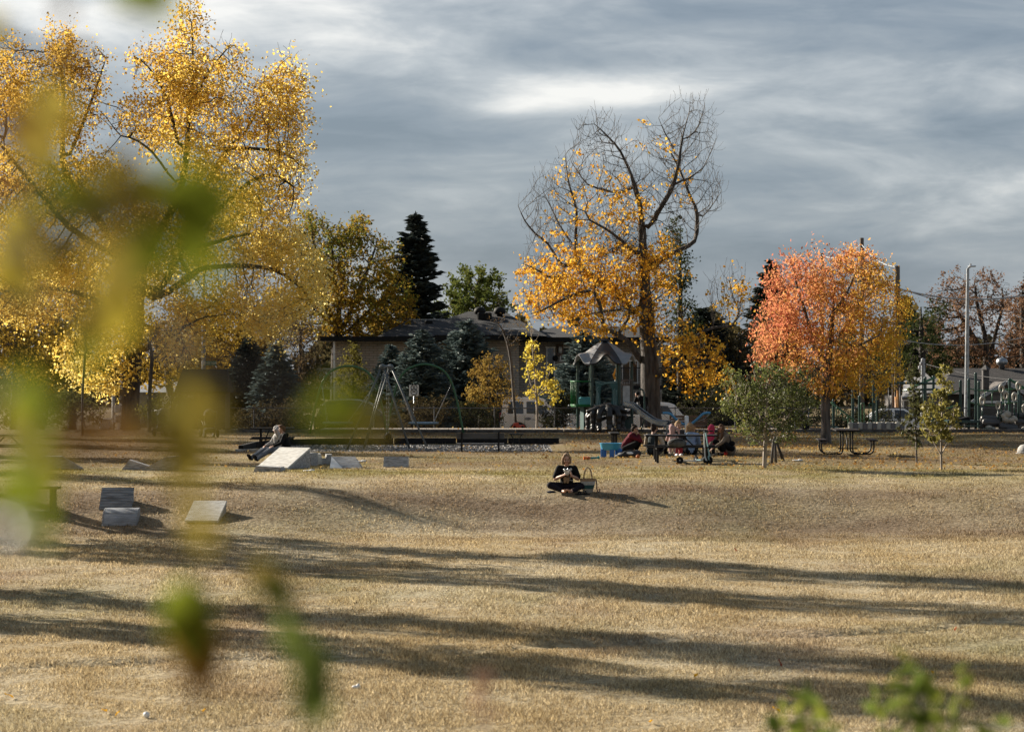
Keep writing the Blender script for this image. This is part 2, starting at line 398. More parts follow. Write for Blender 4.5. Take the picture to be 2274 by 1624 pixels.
g = fastmesh('grass', BV, np.arange(len(BV)).reshape(-1, 3), turf('grass_blade', True))
tag(g, 'dry straw coloured mown grass over the whole lawn', 'grass', kind='stuff')

# ================================================================ trees
class Tree:
    """space colonisation round a given skeleton; coordinates relative to base"""
    def __init__(s, base): s.base = np.array(base, float); s.P = [np.zeros(3)]; s.par = [-1]; s.fix = {}
    def px(s, u, v, dy=0):
        D = s.base[1] + dy; p = at(u, v, D); return np.array(p) - s.base
    def limb(s, pts, start=None, seg=.5):
        """pts local; start: index of a node to leave from (nearest to first point when None). returns index list"""
        pts = [np.array(p, float) for p in pts]
        if start is None:
            A = np.array(s.P); start = int(np.argmin(((A - pts[0]) ** 2).sum(1)))
        Q = curve_pts([Vector(s.P[start])] + [Vector(p) for p in pts], 6) if len(pts) > 1 else [Vector(s.P[start]), Vector(pts[0])]
        cur = start; ids = [start]; acc = np.array(Q[0])
        for q in Q[1:]:
            q = np.array(q)
            if np.linalg.norm(q - s.P[cur]) >= seg * .7 or q is Q[-1]:
                s.P.append(q); s.par.append(cur); cur = len(s.P) - 1; ids.append(cur)
        return ids
    def grow(s, attr, step=.4, di=3.0, dk=.7, iters=90, up=.08, jit=.25):
        A = np.asarray(attr, float); P = np.array(s.P); par = list(s.par)
        dk *= .72; near = np.zeros(len(A), int); nd = np.zeros(len(A))
        for c in range(0, len(A), 2000):
            d2 = ((A[c:c + 2000, None] - P[None]) ** 2).sum(-1); near[c:c + 2000] = d2.argmin(1); nd[c:c + 2000] = np.sqrt(d2.min(1))
        nd = nd ** 2; alive = np.ones(len(A), bool); P = list(P); seen = {}
        for it in range(iters):
            idx = np.where(alive & (nd < (di * di if it > 3 else 1e9)))[0]
            if len(P) > 16000: break
            if not len(idx): break
            nn = near[idx]; PA = np.array(P); dv = A[idx] - PA[nn]; dv /= np.linalg.norm(dv, axis=1, keepdims=True) + 1e-9
            S = np.zeros((len(P), 3)); np.add.at(S, nn, dv); new = []
            for i in np.unique(nn):
                d = S[i]; d = d / (np.linalg.norm(d) + 1e-9) + rng.normal(0, jit, 3) + np.array([0, 0, up]); d /= np.linalg.norm(d)
                q = PA[i] + d * step
                if i in seen and min(np.linalg.norm(q - r) for r in seen[i]) < step * .35: continue
                seen.setdefault(i, []).append(q); new.append(q); par.append(int(i))
            if not new: break
            st = len(P); P += new; NQ = np.array(new)
            al = np.where(alive)[0]
            for c in range(0, len(al), 1500):
                a = al[c:c + 1500]; dd = ((A[a][:, None] - NQ[None]) ** 2).sum(-1); j = dd.argmin(1); m = dd.min(1); b = m < nd[a]
                near[a[b]] = st + j[b]; nd[a[b]] = m[b]
            alive &= nd > dk * dk
        s.P = P; s.par = par; return s
    def twigs(s, every, length, rmax, up=.2, n=3, spread=.8):
        """fine side twigs on thin branches"""
        s.radii(); P = s.P; m = len(P); nw = []
        for i in range(1, m):
            if s.r[i] > rmax or rng.random() > every: continue
            d = P[i] - P[s.par[i]]; d /= np.linalg.norm(d) + 1e-9
            e = d + rng.normal(0, spread, 3) + np.array([0, 0, up]); e /= np.linalg.norm(e); cur = i; p = P[i]
            for k in range(n):
                e = e + rng.normal(0, .2, 3) + np.array([0, 0, up * .4]); e /= np.linalg.norm(e)
                p = p + e * length / n; P.append(p); s.par.append(cur); cur = len(P) - 1
    def radii(s, tip=.006, p=2.25, base=None, pw=.35):
        m = len(s.P); acc = np.zeros(m); nch = np.zeros(m, int)
        for i in range(1, m): nch[s.par[i]] += 1
        acc[nch == 0] = tip ** p
        # children always come after parents
        for i in range(m - 1, 0, -1): acc[s.par[i]] += acc[i]
        s.r = acc ** (1 / p)
        if base:
            k = base / s.r[0]; s.r = np.where(s.r > tip * 1.01, s.r * (1 + (k - 1) * np.clip((s.r - tip) / (s.r[0] - tip), 0, 1) ** pw), s.r)
        s.nch = nch; return s
    def wood(s, name, m, parent, flare=1.0, flare_h=.6):
        P = np.array(s.P); par = np.array(s.par); r = s.r.copy()
        if flare > 1: r = r * (1 + (flare - 1) * np.clip(1 - P[:, 2] / flare_h, 0, 1) ** 2 * (r > r[0] * .6))
        d = np.zeros_like(P); d[1:] = P[1:] - P[par[1:]]; d[0] = d[1]; d /= np.linalg.norm(d, axis=1, keepdims=True) + 1e-9
        main = np.zeros(len(P), int); best = np.zeros(len(P))
        for i in range(1, len(P)):
            if r[i] > best[par[i]]: best[par[i]] = r[i]; main[par[i]] = i
        Vs, Fs, off = [], [], 0
        e = np.arange(1, len(P)); pa = par[e]; ismain = main[pa] == e
        ra = np.where(ismain, r[pa], np.minimum(r[pa], r[e] * 1.35)); da = np.where(ismain[:, None], d[pa], d[e])
        for lo, hi, n in ((.07, 9, 9), (.022, .07, 5), (0, .022, 3)):
            k = (r[e] >= lo) & (r[e] < hi)
            if not k.any(): continue
            ee, pp = e[k], pa[k]
            def ring(c, dr, rr):
                ref = np.tile([0.31, .95, .05], (len(dr), 1)); u = np.cross(dr, ref); u /= np.linalg.norm(u, axis=1, keepdims=True) + 1e-9; w_ = np.cross(dr, u)
                a = np.arange(n) * 2 * math.pi / n
                return c[:, None] + rr[:, None, None] * (np.cos(a)[None, :, None] * u[:, None] + np.sin(a)[None, :, None] * w_[:, None])
            V = np.concatenate([ring(P[pp], da[k], ra[k]), ring(P[ee], d[ee], r[ee])], 1)
            j = np.arange(n); f = np.stack([j, (j + 1) % n, n + (j + 1) % n, n + j], 1)
            FC = (np.arange(len(ee)) * 2 * n)[:, None, None] + f[None] + off
            Vs.append(V.reshape(-1, 3)); Fs.append(FC.reshape(-1, 4)); off += len(ee) * 2 * n
        return fastmesh(name, np.concatenate(Vs), np.concatenate(Fs), m, parent, smooth=True)
def in_lobes(p, lobes, grow=1.12):
    """highest leaf density among the lobes that hold p"""
    o = np.zeros(len(p))
    for c, rad, n, dens in lobes:
        q = (((p - np.array(c)) / (np.array(rad) * grow)) ** 2).sum(1); o = np.maximum(o, np.where(q < 1, dens, 0))
    return o
LN = 2.2
def lobe_pts(lobes, shell=.45):
    out = []
    for c, rad, n, dens in lobes:
        n = int(n * LN); v = rng.normal(size=(n, 3)); v /= np.linalg.norm(v, axis=1, keepdims=True)
        out.append(np.array(c) + v * np.array(rad) * (rng.random(n) ** shell)[:, None])
    return np.concatenate(out)
def leafquads(C, size, droop=.35, asp=.62, flat=0, fold=.25):
    n = len(C); s = size * (.6 + .75 * rng.random(n))
    a = rng.normal(size=(n, 3)); a[:, 2] -= droop * 2; a[:, 2] *= (1 - flat); a /= np.linalg.norm(a, axis=1, keepdims=True)
    b = rng.normal(size=(n, 3)); b[:, 2] *= (1 - flat); b -= a * (a * b).sum(1, keepdims=True); b /= np.linalg.norm(b, axis=1, keepdims=True); c = np.cross(a, b)
    A, B, Cn = a * s[:, None], b * (s * asp / 2)[:, None], c * (s * fold * .5)[:, None]
    V = np.stack([C - A * .5, C - A * .05 + B + Cn, C + A * .5, C - A * .05 - B + Cn], 1)
    return V.reshape(-1, 3)
def leaves(tr, name, m, parent, lobes, size, per, rmax=.03, spread=.22, droop=.35, asp=.62, clumpy=.0, flat=0):
    """per: how many leaf layers cover each lobe at density 1"""
    P = np.array(tr.P); k = tr.r < rmax; Q = P[k]; dn = in_lobes(Q, lobes)
    tot = sum(d * math.pi * math.sqrt(r[0] * r[1]) * r[2] for c, r, n_, d in lobes) * per / (size * size * asp * .25) * .62
    if clumpy:
        o = rng.random(3) * 6; kx = .55 / spread
        f = np.sin(Q[:, 0] * kx + o[0]) * np.sin(Q[:, 2] * kx * 1.15 + o[1]) + np.sin(Q[:, 1] * kx * 1.05 + Q[:, 0] * kx * .4 + o[2]); dn = dn * np.clip(1 + clumpy * 1.5 * f, 0.04, 3)
    if dn.sum() <= 0: dn = dn + 1
    nc = max(8, int(tot / 13)); Cc = Q[rng.choice(len(Q), nc, p=dn / dn.sum())] + rng.normal(0, spread * .55, (nc, 3))
    cnt = rng.poisson(13 * np.clip(rng.lognormal(0, .55, nc), .1, 3) / 1.15); C = np.repeat(Cc, cnt, 0); rad = np.repeat(spread * (.35 + .75 * rng.random(nc)), cnt)
    C = C + rng.normal(0, 1, C.shape) * rad[:, None] * np.array([1, 1, .85])
    V = leafquads(C, size, droop, asp, flat)
    return fastmesh(name, V, np.arange(len(V)).reshape(-1, 4), m, parent)
bark_dark = mat('bark_dark', (.055, .045, .037), .9, ns=3, amt=.5, bump=1, bs=9, stretch=(3, 3, .5))
bark_grey = mat('bark_grey', (.10, .086, .075), .9, ns=3, amt=.5, bump=1, bs=9, stretch=(3, 3, .5))
bark_pale = mat('bark_pale', (.30, .25, .20), .85, ns=4, amt=.4, bump=.6, bs=12, stretch=(3, 3, .5))
YEL = [(.05, (.52, .32, .06)), (.26, (.78, .54, .10)), (.52, (.87, .67, .16)), (.82, (.88, .76, .34))]
YGR = [(.10, (.16, .10, .02)), (.35, (.42, .24, .03)), (.6, (.66, .42, .04)), (.85, (.40, .36, .05))]
leaf_yellow = leafmat('leaf_yellow', YEL, .5, .45)
leaf_gold = leafmat('leaf_gold', [(.1, (.46, .20, .02)), (.4, (.74, .39, .04)), (.65, (.84, .52, .07)), (.9, (.86, .62, .14))], .7, .4, )
leaf_ygreen = leafmat('leaf_ygreen', YGR, .5, .55)

def deciduous(name, label, cat, base, lobes, skel, m_leaf, m_bark, lsize, per, trunk_r, group=None, step=.45, di=3, dk=.8, tw=0, twl=.8, spread=.25, rmax=.03, asp=.62, droop=.35, flare=1.35, iters=90, up=.08, clumpy=.35, tip=.006, jit=.25):
    t = thing(name, label, cat, base, group=group); tr = Tree(base)
    first = True
    for pts in skel: tr.limb(pts, 0 if first else None); first = False
    if lobes: tr.grow(lobe_pts(lobes), step, di, dk, iters, up, jit)
    if tw: tr.twigs(tw, twl, .02)
    tr.radii(tip, base=trunk_r)
    tr.wood('trunk', m_bark, t, flare)
    leaves(tr, 'crown', m_leaf, t, lobes, lsize, per * .34, rmax, spread, droop, asp, clumpy=clumpy)
    return t, tr

# ---- the tall half-bare poplar behind the playhouse
base = GD(1447, 104.5); B = Tree(base); q = B.px
S = 104.5 / F   # metres per picture unit here
def lob(B, u, v, ru, rv, rd, n, dens, dy=0):
    s = (B.base[1] + dy) / F; return (B.px(u, v, dy), (ru * s, rd, rv * s), n, dens)
t = thing('poplar_tree', 'tall yellow poplar behind the playhouse with bare upper branches', 'tree', base)
B.limb([q(1444, 880), q(1442, 806), q(1437, 740), q(1434, 680), q(1430, 620), q(1427, 560), q(1424, 500), q(1420, 455), q(1412, 425), q(1401, 388), q(1389, 360), q(1374, 331), q(1353, 307), q(1323, 278, .3), q(1304, 267, .4)], 0)
B.limb([q(1428, 806, .2), q(1412, 785, -.3), q(1391, 757, -.8), q(1362, 738, -1.2), q(1337, 730, -1.5), q(1315, 745, -1.7)], None)
B.limb([q(1440, 503, -.2), q(1463, 466, -.8), q(1490, 420, -1.2), q(1506, 366, -1.2), q(1511, 329, -1.1), q(1519, 288, -1), q(1530, 248, -1), q(1533, 218, -1)])
B.limb([q(1520, 310, -.9), q(1546, 288, -.6), q(1560, 250, -.4), q(1568, 224, -.3)])
B.limb([q(1500, 405, -1.2), q(1530, 396, -1.6), q(1550, 380, -1.9), q(1565, 366, -2.0), q(1587, 315, -2.1)])
B.limb([q(1505, 356, -1), q(1485, 310, -.2), q(1476, 296, .1), q(1462, 262, .2), q(1457, 248, .3)])
B.limb([q(1455, 585, .5), q(1495, 560, 1.0), q(1533, 543, 1.2), q(1546, 522, 1.3), q(1546, 468, 1.2), q(1532, 436, 1.1), q(1511, 382, 1.0), q(1490, 340, .9)])
B.limb([q(1560, 480, 1.5), q(1575, 463, 1.8), q(1592, 440, 2), q(1604, 420, 2)])
B.limb([q(1375, 427, .5), q(1337, 420, 1.2), q(1304, 409, 1.4), q(1280, 377, 1.5), q(1262, 350, 1.5)])
B.limb([q(1405, 560, -.5), q(1388, 541, -.9), q(1345, 508, -1.5), q(1304, 484, -1.8), q(1300, 455, -1.8), q(1318, 440, -1.7)])
B.limb([q(1405, 690, .5), q(1370, 655, 1.0), q(1323, 622, 1.2), q(1283, 584, 1), q(1278, 520, .8), q(1279, 463, .8), q(1262, 404, .8), q(1253, 332, .8)])
B.limb([q(1270, 541, 1.4), q(1245, 505, 1.8), q(1227, 468, 2), q(1208, 430, 2.1), q(1196, 398, 2.2)])
B.limb([q(1250, 590, .4), q(1216, 541, .0), q(1190, 520, -.4), q(1165, 490, -.6), q(1150, 456, -.8)])
B.limb([q(1250, 610, .2), q(1220, 615, -.6), q(1184, 594, -1), q(1150, 582, -1.2)])
B.limb([q(1320, 650, -1.0), q(1260, 660, -2), q(1200, 690, -2.4), q(1160, 700, -2.6)])
B.limb([q(1400, 690, -1), q(1350, 690, -2.2), q(1290, 700, -3.0)])
B.limb([q(1462, 838, -.2), q(1480, 810, -.5), q(1510, 790, -.8), q(1550, 742, -1), q(1590, 726, -1), q(1628, 722, -1), q(1640, 690, -1)])
B.limb([q(1500, 820, -.8), q(1530, 810, -1.2), q(1570, 800, -1.6), q(1600, 810, -1.8)])
lobes = [lob(B, 1300, 640, 150, 85, 3.2, 900, 1.0), lob(B, 1230, 680, 85, 45, 2.2, 350, 1.0, -1), lob(B, 1400, 640, 90, 110, 2.8, 500, .9), lob(B, 1470, 600, 55, 80, 2.2, 260, .55),
         lob(B, 1340, 735, 60, 26, 1.8, 180, .9, -1.6), lob(B, 1545, 805, 68, 62, 1.9, 480, 1.15, -1.2), lob(B, 1570, 855, 55, 28, 1.4, 160, 1.0, -1.2), lob(B, 1485, 740, 45, 70, 1.6, 200, .55),
         lob(B, 1620, 670, 60, 70, 1.6, 260, .30, -1), lob(B, 1365, 480, 80, 90, 2.4, 300, .34), lob(B, 1370, 385, 70, 50, 2.0, 180, .14),
         lob(B, 1240, 500, 85, 130, 2.6, 460, .09), lob(B, 1480, 420, 110, 150, 2.8, 460, .045), lob(B, 1330, 320, 70, 65, 2.2, 240, .02), lob(B, 1535, 300, 60, 85, 2.2, 330, 0), lob(B, 1580, 430, 30, 70, 1.6, 140, .02), lob(B, 1270, 400, 50, 70, 1.6, 160, .04)]
B.grow(lobe_pts(lobes, .6), .34, 2.0, .50, 80, .55, .10)
B.twigs(.9, .55, .012, .8, 3, .5)
B.radii(.0062, 2.3, base=.42, pw=.75)
B.wood('trunk', mat('bark_poplar', (.075, .065, .057), .9, ns=3, amt=.5, bump=1, bs=9, stretch=(3, 3, .5)), t, 1.35, 1.0)
leaves(B, 'crown', leaf_gold, t, lobes, .13, 1.2, .03, .24, .5, .85, clumpy=.35)
# the dark twiggy nest lodged in the fork is old witch's-broom growth of the tree itself
nb = q(1385, 545, .3); NV = nb + rng.normal(0, 1, (420, 3)) * np.array([.62, .6, .32])
fastmesh('twig_cluster', leafquads(NV, .5, .3, .05), np.arange(420 * 4).reshape(-1, 4), bark_dark, t)  # loose bare twigs in one mesh, no leaves

# ---- the great yellow tree whose crown fills the upper left
base = GD(285, 108.0); B = Tree(base); q = B.px
t = thing('cottonwood_tree', 'huge spreading yellow cottonwood, widest crown, with thick dark leaning trunk', 'tree', base)
B.limb([q(287, 880), q(292, 800), q(298, 720), q(300, 660), q(318, 590, -.3), q(350, 520, -.6), q(385, 460, -.8), q(405, 400, -.9), q(415, 330, -.8), q(417, 280, -.7), q(425, 200, -.6), q(428, 120, -.5), q(425, 50, -.5)], 0)
B.limb([q(355, 640, .6), q(395, 560, 1), q(420, 480, 1.4), q(470, 390, 1.6), q(510, 325, 1.6), q(540, 300, 1.6), q(580, 230, 1.8), q(620, 180, 1.8), q(660, 160, 1.8)])
B.limb([q(420, 500, 1.2), q(500, 450, .5), q(560, 400, 0), q(610, 390, -.4), q(660, 420, -.8)])
B.limb([q(480, 330, 1.4), q(560, 330, .8), q(630, 340, .5), q(670, 370, .2)])
B.limb([q(340, 660, -.5), q(385, 640, -1.2), q(440, 600, -2), q(480, 592, -2.4), q(540, 590, -2.8), q(610, 600, -3), q(670, 640, -3.2), q(700, 690, -3.2)])
B.limb([q(400, 560, -1.2), q(470, 540, -2.2), q(560, 520, -2.8), q(640, 560, -3)])
B.limb([q(280, 600, .4), q(250, 540, .8), q(220, 490, 1), q(170, 420, 1.2), q(140, 370, 1.2), q(140, 290, 1.2), q(140, 200, 1.2), q(128, 90, 1.2)])
B.limb([q(150, 410, 1.2), q(110, 365, 1.4), q(60, 350, 1.6), q(10, 330, 1.6)])
B.limb([q(150, 350, 1.2), q(185, 270, .8), q(215, 190, .6), q(235, 130, .6)])
B.limb([q(240, 560, -.4), q(150, 500, -1.2), q(90, 430, -1.6), q(40, 370, -1.8), q(0, 320, -2)])
B.limb([q(385, 400, -1.2), q(340, 340, -1.4), q(300, 310, -1.4), q(262, 300, -1.4)])
B.limb([q(400, 330, -.9), q(370, 220, -1), q(330, 150, -1), q(290, 120, -1)])
B.limb([q(430, 210, -.3), q(470, 150, .2), q(520, 90, .4)])
B.limb([q(260, 700, -.8), q(200, 660, -1.8), q(120, 640, -2.6), q(50, 650, -3)])
B.limb([q(320, 720, -1), q(370, 740, -2.2), q(420, 720, -3)])
B.limb([q(270, 760, .8), q(230, 800, 1.0), q(180, 830, 1.0)])
lobes = [lob(B, 430, 190, 88, 105, 3.2, 700, .85), lob(B, 424, 75, 48, 58, 1.8, 200, .8), lob(B, 330, 150, 45, 42, 1.6, 130, .6), lob(B, 505, 130, 38, 50, 1.6, 130, .7), lob(B, 360, 270, 88, 70, 3.0, 330, .65), lob(B, 290, 285, 45, 35, 1.6, 90, .5),
         lob(B, 622, 270, 62, 92, 2.4, 420, .95), lob(B, 632, 150, 32, 48, 1.3, 110, .85), lob(B, 665, 200, 24, 34, 1.0, 60, .8), lob(B, 575, 215, 32, 50, 1.3, 100, .8), lob(B, 625, 390, 72, 62, 2.5, 360, .55), lob(B, 490, 360, 95, 85, 3.0, 420, .8),
         lob(B, 140, 220, 85, 115, 3.0, 560, .75), lob(B, 128, 95, 38, 42, 1.4, 110, .7), lob(B, 220, 140, 32, 45, 1.3, 90, .6), lob(B, 20, 210, 80, 120, 3.0, 380, .75), lob(B, 25, 110, 35, 35, 1.4, 80, .7), lob(B, 40, 430, 125, 95, 3.4, 540, .9), lob(B, 190, 420, 90, 90, 3.2, 360, .6),
         lob(B, 585, 455, 78, 58, 2.6, 340, .9, -.5), lob(B, 470, 460, 85, 60, 2.8, 300, .8), lob(B, 535, 250, 45, 60, 2.0, 160, .7), lob(B, 600, 555, 105, 62, 3.0, 600, 1.0, -2), lob(B, 675, 640, 46, 72, 2.2, 350, 1.5, -3), lob(B, 520, 680, 80, 58, 2.4, 340, .95, -2.4), lob(B, 400, 560, 105, 80, 3.2, 380, .8), lob(B, 400, 730, 52, 88, 2.2, 420, 1.35, -2.6), lob(B, 605, 715, 40, 52, 1.8, 160, 1.2, -3), lob(B, 700, 690, 22, 40, 1.2, 80, 1.3, -3.1),
         lob(B, 200, 620, 150, 90, 3.4, 760, .9), lob(B, 60, 620, 125, 100, 3.4, 560, .95, -1), lob(B, 220, 800, 90, 66, 2.6, 440, 1.0, 0), lob(B, 300, 500, 90, 70, 3.0, 280, .7), lob(B, 250, 720, 85, 55, 2.6, 280, .9, -1)]
B.grow(lobe_pts(lobes, .42), .42, 2.4, .62, 80, .06, .22)
B.twigs(.5, .7, .014, .15, 3, .6)
B.radii(.0085, 2.25, base=.46, pw=.7)
B.wood('trunk', bark_dark, t, 1.5, 1.3)
leaves(B, 'crown', leafmat('leaf_cottonwood', YEL, .42, .5, grad=((0.02, 0, -.035), 1, .20), trans=.68, gloss=.004), t, lobes, .12, 2.1, .03, .34, .45, .85, clumpy=.46)

# ---- orange and red ash
base = GD(1833, 85); B = Tree(base); q = B.px
t = thing('ash_tree', 'rounded autumn tree turning pink, red and orange beside the utility poles', 'tree', base)
B.limb([q(1833, 930), q(1832, 880), q(1834, 840), q(1840, 790), q(1845, 740), q(1850, 680), q(1855, 620)], 0)
B.limb([q(1826, 800, -.2), q(1805, 760, -.5), q(1790, 700, -.8), q(1770, 640, -1), q(1760, 590, -1)])
B.limb([q(1850, 760, .3), q(1880, 720, .6), q(1910, 670, .9), q(1930, 610, 1)])
B.limb([q(1845, 700, -.4), q(1880, 650, -1), q(1900, 600, -1.2)])
B.limb([q(1835, 830, .4), q(1790, 800, .8), q(1740, 770, 1.2)])
B.limb([q(1845, 800, -.5), q(1900, 770, -1.2), q(1960, 740, -1.6)])
lobes = [lob(B, 1860, 660, 130, 105, 2.5, 900, 1), lob(B, 1770, 640, 75, 75, 1.9, 420, 1), lob(B, 1735, 730, 62, 85, 1.7, 330, 1), lob(B, 1940, 700, 82, 100, 2, 520, 1), lob(B, 1850, 790, 130, 70, 2.3, 520, 1), lob(B, 1940, 810, 62, 62, 1.7, 260, 1),
         lob(B, 1900, 600, 60, 45, 1.5, 220, .9), lob(B, 1700, 790, 42, 30, 1.0, 100, .9), lob(B, 1870, 850, 75, 34, 1.6, 180, .9), lob(B, 1995, 690, 32, 50, 1.0, 110, .8), lob(B, 1800, 575, 45, 22, 1.0, 70, .7), lob(B, 1690, 830, 32, 20, .9, 60, .9)]
B.grow(lobe_pts(lobes, .42), .26, 1.6, .4, 80, .1, .22)
B.radii(.006, 2.25, base=.165)
B.wood('trunk', bark_grey, t, 1.3, .8)
leaf_ash = leafmat('leaf_ash', [(.02, (.55, .19, .11)), (.25, (.65, .29, .14)), (.48, (.66, .35, .12)), (.7, (.64, .37, .06)), (.95, (.60, .43, .07))], 1.1, .5, .55, 0, grad=((.15, .02, -.07), 1, .30))
leaves(B, 'crown', leaf_ash, t, lobes, .115, 1.25, .024, .20, .6, .5, clumpy=.68)

# ---- trees and shrubs further back:  (name, label, u, v_base, D, lobes, trunk skeleton, leaf, size, per, trunk_r)
def simple(name, label, cat, u, D, lobes_px, leaf, lsize, per, tr_r, bark=bark_dark, group=None, skel=None, vb=None, z=None, **kw):
    base = GD(u, D) if vb is None else at(u, vb, D)
    B = Tree(base); L = [lob(B, *l) for l in lobes_px]
    cu = sum(l[0] * l[5] for l in lobes_px) / sum(l[5] for l in lobes_px); cv = min(l[1] - l[3] * .3 for l in lobes_px)
    sk = [[B.px(*p) for p in s_] for s_ in skel] if skel else [[B.px(u, 812 + (base.z and 0) + (EYE - base.z) / D * F * .0 + (v_), 0) for v_ in ()] or [B.px((u * 2 + cu) / 3, (812 + (EYE - base.z) / D * F) * .6 + cv * .4), B.px(cu, cv)]]
    return deciduous(name, label, cat, base, L, sk, leaf, bark, lsize, per, tr_r, group, **kw)
BG = 'background trees beyond the street'
leaf_elm = leafmat('leaf_elm', [(.1, (.13, .075, .025)), (.35, (.27, .155, .03)), (.55, (.36, .22, .03)), (.8, (.18, .18, .035)), (.95, (.11, .145, .03))], .35, .6, .45, grad=((0, 0, .03), 1, -.12))
simple('elm_tree', 'broad green and rust tree just beside the dark spire spruce', 'tree', 745, 132,
       [(740, 600, 90, 105, 4, 700, 1), (830, 640, 75, 80, 3.4, 450, 1), (700, 540, 55, 65, 2.6, 260, .9), (790, 530, 42, 46, 2, 170, .9), (850, 560, 40, 40, 2, 150, 1), (880, 690, 45, 50, 2.2, 220, 1), (700, 700, 75, 60, 3, 340, .9), (800, 720, 90, 40, 3, 300, 1), (690, 490, 22, 25, 1.2, 50, .8), (800, 498, 24, 20, 1.2, 50, .9)],
       leaf_elm, .17, 4.6, .3, group=BG, skel=[[(745, 860), (748, 760), (752, 690), (742, 600), (735, 540)], [(760, 730), (790, 660), (815, 600), (830, 560)], [(740, 720), (715, 640), (700, 560), (690, 500)], [(765, 740), (820, 690), (860, 650)]], step=.5, di=2.8, dk=.75, tip=.011, tw=.3)
leaf_green = leafmat('leaf_green', [(.1, (.045, .06, .018)), (.45, (.085, .11, .028)), (.8, (.16, .155, .035)), (1, (.24, .19, .04))], .3, .6, .4)
simple('round_tree', 'rounded olive green tree behind the dark hip roof', 'tree', 1060, 190,
       [(1055, 660, 70, 70, 4.5, 620, 1), (1110, 680, 38, 45, 3, 240, 1), (1010, 690, 45, 40, 3, 240, 1), (1060, 720, 90, 30, 4, 300, 1)], leaf_green, .26, 6.0, .3, group=BG, step=.7, di=3.6, dk=1.0, tip=.014)
leaf_dkgreen = leafmat('leaf_dkgreen', [(.1, (.02, .028, .014)), (.5, (.045, .058, .022)), (.9, (.085, .09, .03))], .5, .5, .3)
simple('columnar_poplar', 'narrow dark green poplar half hidden behind the bare poplar', 'tree', 1510, 138,
       [(1508, 640, 26, 80, 1.3, 260, 1), (1500, 540, 14, 60, .8, 120, .8), (1516, 720, 32, 70, 1.5, 260, 1)], leaf_dkgreen, .16, 3.4, .2, group=BG, step=.45, di=2.2, dk=.6, tip=.01, up=.35)
leaf_brown = leafmat('leaf_brown', [(.1, (.10, .055, .035)), (.45, (.20, .115, .07)), (.75, (.28, .17, .10)), (.95, (.17, .15, .05))], .3, .6, .35)
simple('maple_tree', 'thinning russet brown tree behind the tall street lamp', 'tree', 2190, 172,
       [(2120, 690, 62, 75, 4, 420, .8), (2190, 660, 62, 50, 3.4, 300, .7), (2100, 760, 65, 65, 4, 380, .9), (2215, 740, 50, 70, 3, 200, .4), (2150, 780, 60, 50, 3, 240, .8)],
       leaf_brown, .17, 2.4, .35, group=BG, skel=[[(2190, 870), (2192, 800), (2185, 740), (2170, 680), (2165, 640)], [(2195, 800), (2210, 740), (2225, 680), (2225, 640)], [(2185, 790), (2150, 730), (2125, 690)]], step=.6, di=3, dk=.8, tip=.014, tw=.4)
simple('maple_tree', 'pinkish brown tree at the edge beyond the brown roofed house', 'tree', 2275, 165,
       [(2270, 720, 40, 90, 3, 350, 1), (2255, 790, 45, 55, 3, 240, 1), (2290, 660, 40, 40, 3, 160, .8)], leaf_brown, .17, 2.8, .3, group=BG, step=.6, di=3, dk=.8, tip=.014)
simple('dark_tree', 'deep green broad tree behind the wooden utility pole', 'tree', 2050, 160,
       [(2045, 760, 55, 70, 3.4, 500, 1), (2070, 830, 60, 45, 3.4, 300, 1), (2000, 800, 50, 60, 3, 260, 1), (2080, 690, 25, 30, 1.6, 90, .7)], leaf_dkgreen, .2, 3.6, .3, group=BG, step=.6, di=3, dk=.8, tip=.012)
leaf_thicket = leafmat('leaf_thicket', [(.1, (.035, .03, .02)), (.5, (.075, .06, .03)), (.9, (.13, .10, .045))], .4, .5, .3)
for (u, D, L, lb) in ((1640, 140, [(1640, 800, 62, 62, 3, 420, 1), (1590, 770, 40, 60, 2.4, 200, .8), (1690, 770, 40, 80, 2.4, 260, .8)], 'dim brown thicket tree between the poplar and the orange tree'),
                      (1760, 150, [(1770, 850, 90, 45, 3, 420, 1), (1700, 860, 50, 50, 2.4, 220, 1)], 'low dim thicket behind the green apple tree'),
                      (1900, 150, [(1900, 850, 90, 50, 3, 420, 1), (1980, 860, 50, 60, 2.4, 220, 1)], 'low dim thicket behind the climbing bars')):
    simple('thicket', lb, 'shrub', u, D, L, leaf_thicket, .18, 3.0, .16, group='dim thickets beyond the street', step=.5, di=2.6, dk=.7, tip=.011, tw=.3)
leaf_back = leafmat('leaf_back', [(.08, (.085, .065, .02)), (.35, (.20, .13, .025)), (.6, (.40, .26, .035)), (.85, (.30, .25, .04))], .35, .6, .5)
for (u, D, L, lb) in ((30, 122, [(20, 720, 120, 120, 4, 900, 1), (90, 800, 80, 80, 3, 420, 1)], 'yellow green tree low at the picture edge behind the cottonwood'),
                      (160, 118, [(165, 760, 70, 100, 3, 520, 1), (140, 850, 70, 50, 2.6, 260, 1)], 'rust brown tree between the cottonwood trunk and the yellow green tree'),
                      (545, 128, [(540, 740, 100, 80, 3.6, 600, 1), (470, 760, 70, 80, 3, 380, 1), (610, 700, 60, 60, 3, 260, 1)], 'olive tree behind the dark roofed hut'),
                      (385, 126, [(385, 800, 90, 70, 3, 420, 1), (330, 770, 60, 60, 3, 260, 1)], 'olive tree beside the cottonwood trunk, in front of a pale house')):
    simple('street_tree', lb, 'tree', u, D, L, leaf_back, .15, 4.0, .2, group='trees behind the cottonwood', step=.5, di=2.6, dk=.7, tip=.011)
leaf_weep = leafmat('leaf_weep', [(.1, (.07, .05, .03)), (.5, (.13, .09, .045)), (.9, (.20, .14, .06))], .5, .5, .35)
